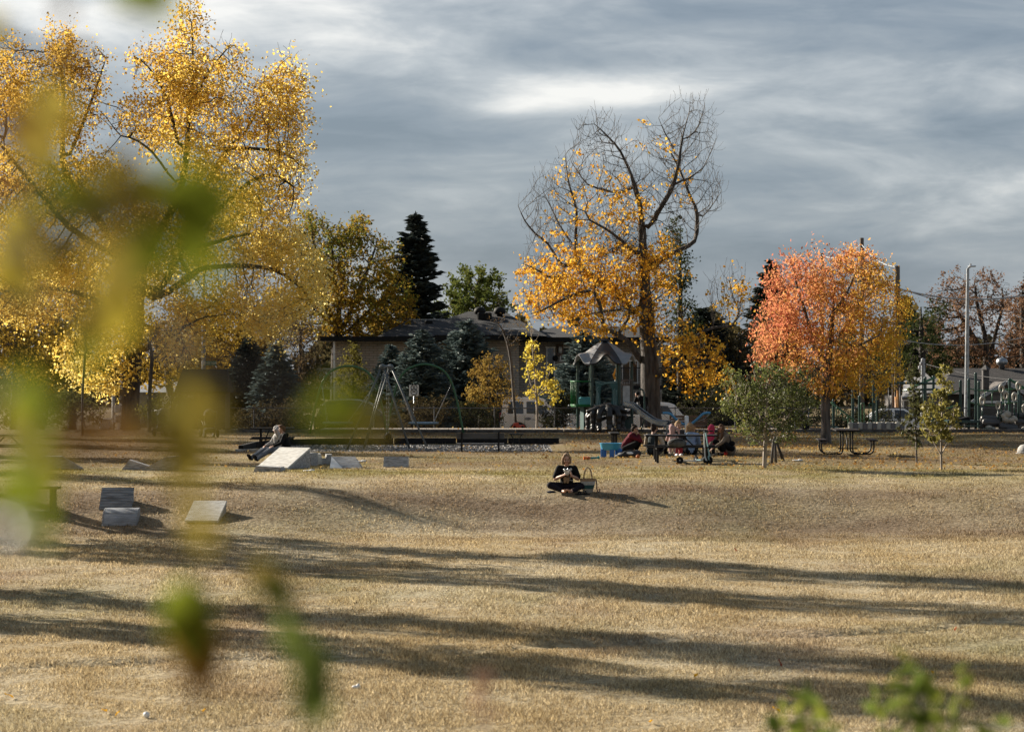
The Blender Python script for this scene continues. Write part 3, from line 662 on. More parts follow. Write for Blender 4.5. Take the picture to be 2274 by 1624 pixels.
simple('weeping_tree', 'brown drooping tree shading the end of the brick house', 'tree', 668, 122, [(660, 760, 48, 90, 2, 420, .8), (690, 830, 36, 70, 1.8, 240, .8), (650, 860, 30, 60, 1.6, 160, .8)], leaf_weep, .12, 2.6, .14, step=.42, di=2.2, dk=.6, tip=.01, tw=.4, up=-.1)

# ---- young trees on the lawn
def sapling(name, label, u, v, L, leaf, lsize, per, tr_r, skel, bark=bark_grey, group=None, D=None, **kw):
    base = GD(u, D) if D else G(u, v); B = Tree(base); LL = [lob(B, *l) for l in L]; sk = [[B.px(*p) for p in s_] for s_ in skel]
    return deciduous(name, label, 'tree', base, LL, sk, leaf, bark, lsize, per, tr_r, group, **kw)
leaf_apple = leafmat('leaf_apple', [(.1, (.060, .075, .022)), (.45, (.115, .135, .040)), (.75, (.17, .185, .055)), (1, (.36, .32, .06))], 1.2, .4, .42, .025, rough=.45, grad=((-.09, 0, 0), 1, -.03))
sapling('apple_tree', 'small bushy green tree on the lawn just beyond the picnic group', 1697, 1038,
        [(1700, 890, 85, 70, .95, 600, 1), (1645, 880, 44, 52, .7, 280, 1), (1770, 890, 50, 60, .7, 300, 1), (1702, 950, 72, 32, .8, 240, .9), (1620, 850, 22, 40, .4, 90, .9), (1765, 830, 25, 30, .4, 70, .8), (1700, 830, 40, 30, .5, 110, .8), (1620, 905, 24, 20, .4, 50, .8)],
        leaf_apple, .08, 3.3, .055, [[(1698, 1000), (1700, 968), (1702, 900), (1700, 850)], [(1690, 985, .1), (1660, 950, .3), (1630, 900, .4)], [(1706, 980, -.1), (1740, 940, -.3), (1770, 890, -.3)], [(1700, 965, -.2), (1680, 900, -.4)]], step=.12, di=.8, dk=.2, tip=.004, spread=.11, rmax=.012, clumpy=.55, flare=1.15, bark=bark_pale)
leaf_sap = leafmat('leaf_sap', [(.1, (.10, .09, .02)), (.5, (.21, .19, .045)), (.85, (.36, .31, .08))], 1.5, .35, .45, .025, rough=.5)
sapling('young_pear_tree', 'larger leafy olive young pear tree in front of the climbing frame', 2090, 1043,
        [(2085, 930, 40, 62, .55, 240, 1), (2095, 850, 17, 50, .25, 110, 1), (2055, 930, 18, 45, .3, 90, 1), (2118, 925, 15, 45, .3, 80, 1)], leaf_sap, .10, 6.0, .03,
        [[(2089, 1010), (2090, 950), (2092, 880), (2094, 815)], [(2085, 1000), (2065, 965), (2055, 920)], [(2094, 1000), (2110, 965), (2118, 910)]], step=.11, di=.7, dk=.2, tip=.004, spread=.06, rmax=.012, flare=1.1, bark=bark_pale)
leaf_sap2 = leafmat('leaf_sap2', [(.1, (.035, .04, .015)), (.5, (.07, .075, .025)), (.85, (.13, .12, .04))], 1.5, .35, .4, .025, rough=.5)
sapling('young_pear_tree', 'slimmer dark leaved young pear tree beside the larger olive one', 2035, 1027,
        [(2030, 920, 20, 75, .35, 260, 1), (2028, 845, 12, 30, .2, 60, 1), (2010, 950, 22, 30, .3, 80, .7)], leaf_sap2, .09, 6.5, .025, [[(2034, 980), (2032, 920), (2028, 850), (2027, 820)]], step=.12, di=.7, dk=.2, tip=.004, spread=.06, rmax=.012, flare=1.1)
sapling('poplar_sapling', 'slender sparse yellow poplar sapling beside the white van', 1192, 950,
        [(1180, 770, 22, 60, .5, 130, .9), (1195, 850, 34, 50, .7, 200, 1), (1222, 870, 18, 45, .5, 90, .9), (1170, 720, 14, 22, .3, 40, .8)], leaf_ygreen if 0 else leafmat('leaf_lemon', [(.1, (.46, .34, .04)), (.5, (.66, .52, .07)), (.9, (.72, .62, .16))], 1, .4, .5), .12, 2.4, .05,
        [[(1192, 900), (1188, 840), (1183, 780), (1178, 720), (1180, 700)], [(1196, 890), (1215, 850), (1224, 800)], [(1188, 880), (1172, 830), (1168, 790)]], step=.2, di=1.2, dk=.32, tip=.006, spread=.12, rmax=.016, bark=bark_pale, up=.25, D=103)
sapling('leaning_dead_tree', 'thin dead brown conifer leaning by the yellow sapling', 1147, 952, [(1125, 745, 26, 22, .5, 60, .5), (1105, 712, 20, 10, .4, 40, .5)], leaf_weep, .10, 1.6, .06,
        [[(1140, 880), (1134, 800), (1126, 760), (1117, 735), (1100, 712), (1085, 712)]], step=.2, di=1.2, dk=.3, tip=.007, tw=.4, twl=.5, up=-.1, bark=bark_grey, D=105.5)
# ---- shrubs along the fence
leaf_shrub = leafmat('leaf_shrub', [(.1, (.018, .022, .012)), (.5, (.04, .042, .02)), (.9, (.08, .075, .035))], .8, .5, .3)
leaf_olive = leafmat('leaf_olive', [(.1, (.05, .05, .018)), (.5, (.12, .115, .035)), (.9, (.22, .19, .05))], .8, .5, .45)
leaf_ochre = leafmat('leaf_ochre', [(.1, (.13, .075, .02)), (.5, (.26, .165, .04)), (.9, (.34, .26, .07))], .8, .5, .45)
SH = 'shrubs planted along the back fence'
for (nm, lb, u, D, L, lf, ls, per) in (
    ('shrub', 'dark low shrub in front of the rear of the white van', 1060, 106, [(1055, 925, 52, 34, 1.1, 330, 1), (1085, 930, 35, 26, .9, 160, 1)], leaf_shrub, .09, 5),
    ('shrub', 'dark rounded shrub between white van and playhouse', 1232, 106, [(1232, 925, 38, 34, 1.0, 300, 1), (1250, 905, 26, 40, .8, 150, .9)], leaf_shrub, .09, 5),
    ('shrub', 'tall ochre leaved shrub in front of the biggest blue spruce', 1085, 108, [(1085, 840, 45, 50, 1.4, 330, 1), (1060, 880, 35, 35, 1.1, 180, .9), (1110, 870, 38, 45, 1.1, 200, .8), (1095, 805, 22, 20, .7, 80, 1)], leaf_ochre, .10, 3.2),
    ('shrub', 'brown grey shrub below the no parking sign', 945, 107, [(940, 915, 58, 34, 1.2, 380, 1), (975, 905, 30, 30, .9, 130, .9)], leaf_thicket, .09, 4.5),
    ('shrub', 'dusky shrub mass behind the seated couple', 620, 107, [(615, 925, 62, 34, 1.3, 380, 1), (560, 930, 45, 30, 1.2, 200, 1), (660, 915, 45, 32, 1.2, 220, 1)], leaf_thicket, .10, 4.5),
    ('shrub', 'pale olive shrub in front of the dark roofed hut', 400, 100.6, [(405, 900, 30, 32, .9, 230, 1), (420, 925, 26, 30, .8, 130, 1)], leaf_olive, .10, 4),
    ('shrub', 'pale olive shrub next to the cottonwood trunk', 335, 102, [(335, 915, 34, 26, .9, 230, 1), (352, 900, 22, 20, .6, 90, 1)], leaf_olive, .09, 4),
    ('shrub', 'glossy green bush between two trunks near the white bin', 190, 103, [(185, 910, 52, 36, 1.2, 360, 1), (150, 900, 40, 40, 1.1, 200, 1)], leaf_olive, .10, 4.2),
    ('shrub', 'dark bush at the picture edge behind the picnic table', 50, 103, [(45, 900, 75, 60, 1.6, 460, 1), (110, 920, 45, 40, 1.2, 220, 1)], leaf_thicket, .10, 4.2),
    ('shrub', 'clipped dark shrub behind the green ladder', 1950, 104, [(1955, 930, 42, 28, 1.0, 260, 1), (1905, 935, 30, 24, .9, 140, 1)], leaf_shrub, .09, 5),
    ('shrub', 'dark shrub beneath the climbing frame deck', 2120, 106, [(2110, 935, 40, 24, 1.0, 200, 1)], leaf_shrub, .09, 5),
    ('shrub', 'dark shrub under the diagonal loop ladder', 1868, 106, [(1868, 928, 40, 28, 1.1, 260, 1)], leaf_shrub, .09, 5),
    ('shrub', 'dark shrub between the apple tree and the orange tree', 1790, 107, [(1780, 915, 60, 36, 1.2, 360, 1), (1720, 900, 40, 40, 1.1, 200, 1)], leaf_shrub, .09, 5),
    ('shrub', 'dark shrub behind the brown bench, partly hidden by the seesaw', 1560, 109, [(1565, 905, 60, 45, 1.3, 380, 1)], leaf_shrub, .1, 5),
    ('shrub', 'dim shrub behind the swinging blue seesaw and fence', 1640, 112, [(1640, 900, 50, 40, 1.2, 300, 1), (1600, 880, 30, 30, 1, 130, 1)], leaf_shrub, .10, 4.5)):
    simple(nm, lb, 'shrub', u, D, L, lf, ls, per, .03, group=SH, step=.24, di=1.3, dk=.35, tip=.006, spread=.13, rmax=.02, flare=1.0)
simple('tall_cedar', 'narrow yellow green conifer against the brick wall', 'tree', 783, 116, [(783, 850, 38, 60, 1.0, 330, 1), (784, 800, 16, 40, .5, 110, 1)], leafmat('leaf_cedar', [(.1, (.07, .065, .015)), (.5, (.14, .125, .03)), (.9, (.22, .19, .05))], 1, .4, .4), .1, 4.5, .06, step=.24, di=1.4, dk=.36, tip=.006, spread=.13, rmax=.02, flare=1.0, up=.3)

# ---- conifers
def conifer(name, label, u, vtop, vbase, D, wpx, m, group, seed, dens=1.0, tuft=.34, lean=0, ragged=.3):
    g_ = np.random.default_rng(seed); base = at(u, vbase, D); base.z = z1(base.x, base.y); H = EYE - (vtop - 812) / F * D - base.z; Rm = wpx / F * D / 2 * 1.5
    t = thing(name, label, 'tree', base, group=group); tr = Tree(base); tr.limb([(0, 0, H * .5), (0, 0, H)], 0)
    tr.radii(.01, base=.012 * H + .03); tr.r = np.linspace(.012 * H + .03, .012, len(tr.P)); tr.wood('trunk', bark_dark, t)
    C = []; Dr = []; z = H * .05; L0 = []
    while z < H * .985:
        f = 1 - z / H; Rr = Rm * (f ** .68) * 1.15 * (.86 + .28 * g_.random()) + .06; nb = int(6 + 9 * f)
        for a in g_.random(nb) * 2 * math.pi:
            L = Rr * (1 - ragged * g_.random() ** 1.5); dn = .10 + .34 * f
            nk = max(3, int(L / .13 * dens)); ts = np.linspace(.12, 1, nk)
            dv = np.array([math.cos(a), math.sin(a), 0]); zz = z + g_.normal(0, .012 * H) - dn * L * ts + .30 * L * ts ** 2 + .04 * Rm
            for tt, z_ in zip(ts, zz):
                wd = .22 * L * (1 - tt) + .05
                for _ in range(3):
                    side = g_.normal(0, wd); C.append(dv * L * tt + np.array([-dv[1], dv[0], 0]) * side + np.array([0, 0, z_ - abs(side) * .15]))
                    dd = dv * .8 + np.array([-dv[1], dv[0], 0]) * np.sign(side) * g_.random() + np.array([0, 0, .05 + .4 * g_.random() - .25]); Dr.append(dd / np.linalg.norm(dd))
        z += H * (.010 + .010 * g_.random())
    for k in range(14): C.append(np.array([0, 0, H * (1 - .05 * k / 14)])); dd = g_.normal(0, .5, 3) + [0, 0, .9]; Dr.append(dd / np.linalg.norm(dd))
    C = np.array(C); Dr = np.array(Dr); n = len(C); s_ = tuft * (.7 + .6 * g_.random(n)); Vs = []
    for k in range(2):
        b = g_.normal(size=(n, 3)); b -= Dr * (Dr * b).sum(1, keepdims=True); b /= np.linalg.norm(b, axis=1, keepdims=True)
        A = Dr * s_[:, None]; Bv = b * (s_ * .16)[:, None]
        Vs.append(np.stack([C - A * .5, C - A * .1 + Bv, C + A * .5, C - A * .1 - Bv], 1).reshape(-1, 3))
    V = np.concatenate(Vs); fastmesh('crown', V, np.arange(len(V)).reshape(-1, 4), m, t)
    return t
nd_dark = leafmat('needle_dark', [(.1, (.016, .022, .020)), (.5, (.032, .042, .036)), (.9, (.06, .075, .06))], .8, .4, .3, .02)
nd_blue = leafmat('needle_blue', [(.1, (.055, .075, .072)), (.5, (.115, .155, .15)), (.9, (.22, .28, .275))], 1.2, .35, .3, .02)
CN = 'conifers round the brick house'
conifer('spruce_tree', 'tall dark spire spruce rising above the flat roof', 922, 476, 960, 165, 140, nd_dark, CN, 1, 1.0, .66, ragged=.6)
conifer('spruce_tree', 'biggest blue spruce, right against the tall window', 1034, 716, 958, 116, 165, nd_blue, CN, 2, 1.1, .30)
conifer('spruce_tree', 'pale blue spruce standing just behind the no parking sign', 936, 738, 958, 114, 140, nd_blue, CN, 3, 1.0, .30)
conifer('spruce_tree', 'small dark spruce in front of blank brick wall', 868, 770, 958, 118, 92, nd_blue, CN, 4, 1.0, .28)
conifer('spruce_tree', 'dark bluish spruce partly behind the playhouse roof', 1296, 738, 958, 117, 140, nd_blue, CN, 5, 1.0, .30)
conifer('spruce_tree', 'blue spruce near the hut, behind the seated couple', 612, 765, 958, 116, 105, nd_blue, CN, 6, 1.0, .30)
conifer('spruce_tree', 'dusky wide spruce between the hut and the blue spruce', 552, 755, 958, 118, 104, nd_dark, CN, 7, 1.0, .30)
conifer('spruce_tree', 'pointed dark spruce top peeping over the orange tree', 1712, 580, 960, 160, 120, nd_dark, CN, 8, .9, .5)
conifer('spruce_tree', 'dark conifer behind the poplar trunk and white car', 1560, 690, 958, 140, 170, nd_dark, CN, 9, .9, .45)
conifer('spruce_tree', 'ragged dark conifer at the far edge above the brown house', 2290, 600, 960, 175, 90, nd_dark, CN, 10, .9, .5, ragged=.5)
conifer('spruce_tree', 'small dark conifer tip behind the wires', 2010, 660, 960, 168, 70, nd_dark, CN, 11, .9, .5, ragged=.5)

# ---- a far line of dark trees closing the view beyond the houses
n = 26000; x_ = rng.uniform(-62, 62, n); hmax = 5.6 + 1.5 * np.sin(x_ * .42) + 1.2 * np.sin(x_ * 1.13 + 1) + .7 * np.sin(x_ * 2.7); C = np.stack([x_, 205 + rng.normal(0, 2.5, n), -.7 + hmax * rng.random(n) ** .8], 1)
tag(fastmesh('treeline', leafquads(C, .75, .2, .7), np.arange(n * 4).reshape(-1, 4), leafmat('leaf_far', [(.1, (.035, .035, .022)), (.5, (.07, .06, .03)), (.9, (.13, .10, .04))], .12, .6, .3)), 'dark far line of trees beyond the houses', 'treeline', kind='stuff')
# ---- trees standing to the side of the lawn, whose long shadows lie across it
for k, (x, y, h, w_, dn) in enumerate(((-15, 57.2, 17, 1.0, 1.0), (-16.2, 52.6, 18.5, 1.35, .9), (-17, 45.6, 19, 1.15, 1.0), (-15, 40.4, 13.5, 1.2, 1.0), (-13.6, 53.2, 6.5, 1.5, 1.0), (-19.5, 66.5, 8, 1.4, .9), (-24.5, 97.5, 19, 1.7, 1.0), (-22.5, 88, 10.5, 1.8, 1.0), (-20.5, 77, 8.5, 1.5, 1.0))):
    b = Vector((x, y, z1(x, y)))
    L = [((0, 0, h * .52), (w_, w_, h * .36), 300, dn), ((.1, .1, h * .82), (w_ * .7, w_ * .7, h * .18), 110, dn), ((-.2, -.1, h * .26), (w_ * .8, w_ * .8, h * .14), 90, dn)]
    deciduous('park_tree', 'yellow leaved tree beside the lawn, outside the picture, casting a long shadow', 'tree', b, L, [[(0, 0, h * .3), (.1, 0, h * .7)]], leaf_yellow, bark_grey, .16, 6.0, .16, 'trees beside the lawn', step=.5, di=2.4, dk=.7)
# ================================================================ street side: road, houses, fence, vehicles, poles
def sheet(name, xs, ys, m, dz): return tag(grid(name, xs, ys, m, dz), kind='structure')
asphalt = mat('asphalt', (.05, .05, .052), .9, ns=8, amt=.3)
concrete = mat('concrete', (.36, .35, .33), .85, ns=5, amt=.3, bump=.3, bs=30)
gravel_m = mat('gravel', (.19, .18, .175), .95, ns=26, amt=.55, bump=1, bs=50)
chips_m = mat('woodchip', (.27, .235, .20), .95, ns=18, amt=.5, bump=1, bs=40)
rubber = mat('rubber_black', (.010, .010, .011), .8, ns=8, amt=.4, spec=.2)
black_paint = mat('black_paint', (.005, .005, .006), .5, ns=14, amt=.3, spec=.25)
steel = mat('galvanised', (.30, .32, .34), .42, .75, ns=8, amt=.2)
white_paint = mat('white_paint', (.72, .72, .70), .45, ns=6, amt=.12)
sheet('road', np.linspace(-120, 120, 60), np.linspace(109, 119, 8), asphalt, .008)
sheet('playground_surface', np.linspace(-8, 26, 40), np.linspace(99.8, 103.6, 8), chips_m, .008)
tag(grid('gravel_pit', np.linspace(-8.4, 1.4, 40), np.linspace(79, 86.7, 40), gravel_m, .008), kind='structure')
# loose stones over the gravel
n = 5000; px_ = rng.uniform(-8.3, 1.3, n); py_ = rng.uniform(79.1, 86.6, n); C = np.stack([px_, py_, zg(px_, py_) + .02], 1)
tag(fastmesh('gravel_stones', leafquads(C, .07, 0, .9), np.arange(n * 4).reshape(-1, 4), mat('pale_stone', (.27, .26, .25), .9, ns=3, amt=.4)), 'pale loose stones lying in the swing pit', 'gravel', kind='stuff')
# kerbs
def kerb(name, P, w_, h, m, label, cat='kerb', dz=-.06):
    V = MB()
    for a, b in zip(P[:-1], P[1:]):
        a, b = Vector(a), Vector(b); k = max(1, round((b - a).length / 2.4))
        for i in range(k):
            p, q_ = a.lerp(b, i / k), a.lerp(b, (i + 1) / k); g_ = (q_ - p).normalized() * .012
            V.bar(p + g_ + Vector((0, 0, dz + h / 2)), q_ - g_ + Vector((0, 0, dz + h / 2)), w_, h)
    return tag(V.build(name, m, bevel=.012), kind='structure')
P = [Vector((x, 99.5, z1(x, 98.9))) for x in np.linspace(-11.8, 26, 20)]
kerb('kerb', P, .20, .20, mat('kerb_timber', (.085, .077, .07), .9, ns=6, amt=.4, bump=.4), '')
P = [Vector((-9.0, 80.2, -.04)), Vector((-8.9, 83.5, -.03)), Vector((-8.4, 85.6, -.02)), Vector((-6.5, 86.8, 0)), Vector((-2, 87, 0)), Vector((1.7, 87, 0))]
kerb('pit_edging', P, .16, .22, rubber, '')
P = [Vector((-9.0, 78.6, -.03)), Vector((-6.6, 78.4, -.03))]
kerb('pit_edging_front', P, .14, .14, concrete, '')

# ---- the brick house
HD = 128.0; HZ = z1(0, HD)
def hx(u, dy=0): return (u - 1136.5) / F * (HD + dy)
def hz(v, dy=0): return EYE - (v - 812) / F * (HD + dy) - HZ
def brickmat(name, c1, c2, mo, sc=1.0):
    m, nt, out = newmat(name); b = nt.nodes.new('ShaderNodeBsdfPrincipled'); b.inputs['Roughness'].default_value = .9
    tc = nt.nodes.new('ShaderNodeTexCoord'); mp = nt.nodes.new('ShaderNodeMapping'); mp.inputs['Rotation'].default_value = (R(90), 0, 0); nt.links.new(tc.outputs['Object'], mp.inputs[0])
    br = nt.nodes.new('ShaderNodeTexBrick'); br.inputs['Color1'].default_value = (*c1, 1); br.inputs['Color2'].default_value = (*c2, 1); br.inputs['Mortar'].default_value = (*mo, 1)
    br.inputs['Scale'].default_value = sc; br.inputs['Brick Width'].default_value = .42; br.inputs['Row Height'].default_value = .13; br.inputs['Mortar Size'].default_value = .018
    nt.links.new(mp.outputs[0], br.inputs['Vector'])
    n = N(nt, 'TexNoise'); n.inputs['Scale'].default_value = .6; n.inputs['Detail'].default_value = 6; nt.links.new(tc.outputs['Object'], n.inputs[0])
    r = ramp(nt, [(.3, (.7, .7, .7)), (.7, (1.1, 1.08, 1.05))]); nt.links.new(n.outputs[0], r.inputs[0])
    x = nt.nodes.new('ShaderNodeMix'); x.data_type = 'RGBA'; x.blend_type = 'MULTIPLY'; x.inputs[0].default_value = 1
    nt.links.new(br.outputs[0], x.inputs[6]); nt.links.new(r.outputs[0], x.inputs[7]); nt.links.new(x.outputs[2], b.inputs['Base Color'])
    bp = nt.nodes.new('ShaderNodeBump'); bp.inputs['Strength'].default_value = .6; bp.inputs['Distance'].default_value = .02; bp.invert = True
    nt.links.new(br.outputs['Fac'], bp.inputs['Height']); nt.links.new(bp.outputs[0], b.inputs['Normal']); nt.links.new(b.outputs[0], out.inputs[0]); return m
brick = brickmat('tan_brick', (.43, .385, .335), (.36, .32, .275), (.22, .20, .175))
shingle = mat('dark_shingle', (.008, .009, .012), .9, ns=2.5, amt=.4, bump=.8, bs=14, stretch=(1, 1, 4))
shingle_brown = mat('brown_shingle', (.022, .018, .017), .9, ns=2.5, amt=.4, bump=.8, bs=14, stretch=(1, 1, 4))
fascia_m = mat('black_fascia', (.009, .009, .009), .7, spec=.2)
wood_panel = mat('wood_panel', (.24, .185, .14), .8, ns=3, amt=.3, stretch=(8, 1, .4))
glass_dk, _nt, _o = newmat('window_glass'); _b = _nt.nodes.new('ShaderNodeBsdfPrincipled'); _b.inputs['Base Color'].default_value = (.02, .025, .03, 1); _b.inputs['Roughness'].default_value = .06; _b.inputs['Specular IOR Level'].default_value = .8; _nt.links.new(_b.outputs[0], _o.inputs[0])
H = thing('brick_house', 'long tan brick house with black fascia and dark hip roof', 'house', (0, HD, HZ))
b = MB()
b.box(((hx(742) + hx(905)) / 2, 4.5, hz(757) / 2), (hx(905) - hx(742), 9, hz(757)))
b.box(((hx(905) + hx(1075)) / 2, 5.1, hz(755) / 2), (hx(1075) - hx(905) - .006, 8, hz(755)))
b.box(((hx(1075) + hx(1152)) / 2, 4.4, hz(755) / 2), (hx(1152) - hx(1075), 8.8, hz(755)))
b.box(((hx(1152) + hx(1475)) / 2, 5.6, hz(757) / 2), (hx(1475) - hx(1152) - .006, 7, hz(757)))
b.build('wall', brick, H)
b = MB(); b.box(((hx(710) + hx(968)) / 2, 4.2, hz(752)), (hx(968) - hx(710), 10.4, hz(747) - hz(757)))
b.box(((hx(966) + hx(1168)) / 2, 4.0, hz(749.5)), (hx(1168) - hx(966) - .01, 10.2, hz(744) - hz(755)))
b.box(((hx(1168) + hx(1490)) / 2, 5.2, hz(753)), (hx(1490) - hx(1168) - .01, 9.2, hz(748) - hz(758))); b.build('fascia', fascia_m, H)
def hiproof(mb, x0, x1, y0, y1, z0, rx0, rx1, ry, rz):
    V = [(x0, y0, z0), (x1, y0, z0), (x1, y1, z0), (x0, y1, z0), (rx0, ry, rz), (rx1, ry, rz)]
    mb._add(V, [(0, 1, 5, 4), (1, 2, 5), (2, 3, 4, 5), (3, 0, 4), (3, 2, 1, 0)])
b = MB(); hiproof(b, hx(880), hx(1215), -1.0, 12, hz(746.5), hx(1040, 5), hx(1118, 5), 5.5, hz(691, 5.5))
hiproof(b, hx(840), hx(1010), -.8, 9.8, hz(746.8), hx(905, 4), hx(1005, 4), 4.5, hz(710, 4.5))
hiproof(b, hx(1150), hx(1495), .5, 10, hz(748), hx(1235, 5), hx(1420, 5), 5.2, hz(724, 5))
rf = b.build('roof', shingle, H)
b = MB(); b.bar((hx(908, 4), 4.5, hz(710, 4.5) + .02), (hx(1000, 4), 4.5, hz(710, 4.5) + .02), .28, .05); b.build('ridge_cap', mat('ridge_metal', (.42, .44, .46), .5), rf)
for u, v in ((1065, 691), (1109, 691)):
    b = MB(); b.lathe([(.16, 0), (.16, .18), (.30, .22), (.33, .38), (.27, .52), (.1, .6), (0, .6)], (hx(u, 4), 4.2, hz(v, 4) - .35)); b.build('roof_vent', fascia_m, rf, True)
for u, v in ((1068, 698), (1083, 698), (951, 715)):
    b = MB(); b.box((hx(u, 3), 3.4, hz(v, 3) - .1), (.42, .42, .42), ch=.05); b.build('roof_vent', fascia_m, rf)
b = MB(); b.tube([(hx(1108), 0.4, hz(744)), (hx(1108), .4, hz(722))], .13, 14); b.lathe([(.17, 0), (.17, .07), (0, .1)], (hx(1108), .4, hz(722))); b.build('flue_pipe', steel, rf, 40)
b = MB(); b.box((hx(1137), 0.6, hz(738)), (1.6, .9, .22), (R(20), 0, 0), ch=.05); b.build('skylight', mat('skylight', (.35, .36, .37), .4), rf)
def window(parent, u0, v0, u1, v1, dy, mull=(.5,), fm=white_paint, d=.07):
    x0, x1, z0, z1_ = hx(u0), hx(u1), hz(v1), hz(v0); b = MB(); f = .07
    b.box(((x0 + x1) / 2, dy, z0), (x1 - x0 + 2 * f, d, f)); b.box(((x0 + x1) / 2, dy, z1_), (x1 - x0 + 2 * f, d, f))
    for x in (x0, x1): b.box((x, dy, (z0 + z1_) / 2), (f, d, z1_ - z0 - f))
    for k in mull: b.box((x0 + (x1 - x0) * k, dy, (z0 + z1_) / 2), (f * .8, d * .8, z1_ - z0 - f))
    wn = b.build('window', fm, parent); b = MB(); b.box(((x0 + x1) / 2, dy + .012, (z0 + z1_) / 2), (x1 - x0 - f, .02, z1_ - z0 - f)); b.build('pane', glass_dk, wn); return wn
window(H, 948, 776, 1000, 838, 1.06); window(H, 1215, 770, 1232, 850, 2.06, ()); window(H, 1246, 770, 1266, 800, 2.06, ())
window(H, 1308, 772, 1345, 830, 2.06); window(H, 1385, 800, 1420, 850, 2.06)
b = MB(); b.box((hx(972), 1.05, hz(765)), (hx(1000) - hx(945), .08, hz(758) - hz(772)));
for k in range(9): b.box((hx(946 + k * 6.6), 1.0, hz(765)), (.03, .04, hz(758) - hz(772)))
b.build('wood_panel', wood_panel, H)
b = MB(); b.box((hx(788), -.06, hz(757) / 2 + .1), (.2, .12, hz(757) - .3)); b.build('downpipe', mat('downpipe', (.05, .043, .038), .6), H)
b = MB(); b.box((hx(744), -.75, hz(757) / 2), (.10, .10, hz(757) - .02)); b.build('porch_post', white_paint, H)
b = MB(); b.bar((hx(706), -.8, hz(818)), (hx(743), -.8, hz(818)), .06, .06); b.bar((hx(700), -.8, hz(861)), (hx(743), -.8, hz(861)), .16, .12)
for k in range(13): b.bar((hx(706 + k * 3), -.8, hz(818)), (hx(706 + k * 3), -.8, hz(860)), .025, .025)
b.build('balcony_railing', steel, H)
b = MB(); b.bar((hx(1330), .9, hz(816)), (hx(1476), .9, hz(816)), .06, .06); b.bar((hx(1330), .9, hz(860)), (hx(1476), .9, hz(860)), .14, .2)
for k in range(40): b.bar((hx(1330 + k * 3.7), .9, hz(816)), (hx(1330 + k * 3.7), .9, hz(859)), .025, .025)
b.build('balcony_railing', black_paint, H)
for u, v in ((1245, 776),):
    b = MB(); b.box((hx(u), 1.98, hz(v)), (.34, .14, .62), ch=.03); l = b.build('wall_lamp', mat('lamp_bronze', (.10, .06, .04), .5), H); b = MB(); b.lathe([(.09, -.18), (.1, 0), (.09, .16)], (hx(u), 1.88, hz(v))); b.build('lamp_glass', mat('lamp_glass', (.6, .6, .58), .3), l, True)
for u, v in ((799, 798), (892, 806), (1234, 793)):
    b = MB(); b.lathe([(.12, 0), (.15, .12), (.15, .34), (0, .36)], (hx(u), -.28 if u < 1000 else 1.9, hz(v)), M=Euler((R(100), 0, 0)).to_matrix(), n=12); b.build('floodlight', fascia_m, H, 40)

# ---- brown roofed house at the far end of the street
HD = 135.0; HZ = z1(0, HD)
H2 = thing('brown_house', 'low house with broad brown shingle roof and gabled garage', 'house', (0, HD, HZ))
stucco = mat('stucco', (.12, .11, .10), .9, ns=4, amt=.2)
b = MB(); b.box(((hx(2095) + hx(2400)) / 2, 5, hz(872) / 2), (hx(2400) - hx(2095), 9, hz(872)))
b.prism([(hx(2158), 0), (hx(2292), 0), (hx(2292), hz(888)), (hx(2224), hz(851)), (hx(2158), hz(888))], -1.0, .49); b.build('wall', stucco, H2)
b = MB(); hiproof(b, hx(2080), hx(2420), -.6, 11, hz(874), hx(2116, 5), hx(2390, 5), 5.2, hz(817, 5.2)); rf = b.build('roof', shingle_brown, H2)
b = MB()
for s_, e in ((2224, 2148), (2224, 2300)):
    b.bar((hx(s_), -1.25, hz(847.5)), (hx(e), -1.25, hz(892)), .06, .2)
b.build('barge_board', mat('barge_board', (.42, .43, .44), .6), H2)
b = MB()
b._add([(hx(2222), -1.3, hz(847)), (hx(2222), 3.2, hz(847)), (hx(2146), 1.0, hz(893)), (hx(2146), -1.3, hz(893))], [(0, 1, 2, 3)]); b._add([(hx(2226), -1.3, hz(847)), (hx(2302), -1.3, hz(893)), (hx(2302), 1.0, hz(893)), (hx(2226), 3.2, hz(847))], [(0, 1, 2, 3)])
b.build('garage_roof', mat('pale_shingle', (.10, .088, .08), .9, ns=5, amt=.5, bump=.6, bs=20), rf)
b = MB(); b.bar((hx(2160), -1.03, hz(892)), (hx(2290), -1.03, hz(892)), .05, .16); b.build('garage_trim', white_paint, H2)
b = MB(); b.box(((hx(2168) + hx(2285)) / 2, -1.02, hz(897) / 2), (hx(2285) - hx(2168), .04, hz(897) - .05))
for k in range(4): b.box(((hx(2168) + hx(2285)) / 2, -1.05, .3 + k * .5), (hx(2285) - hx(2168), .02, .04))
b.build('garage_door', mat('garage_door', (.05, .045, .042), .6), H2)
b = MB(); b.lathe([(.16, 0), (.16, .2), (.30, .24), (.34, .4), (.28, .56), (.1, .64), (0, .64)], (hx(2224, 5), 5, hz(818, 5))); b.build('roof_vent', steel, rf, True)
b = MB(); b.box((hx(2186), -.2, hz(842)), (.36, .36, 1.2), ch=.04); b.lathe([(.3, 0), (.05, .25), (0, .26)], (hx(2186), -.2, hz(842) + .55), 4); b.build('chimney', mat('chimney_pipe', (.05, .045, .043), .7), rf)
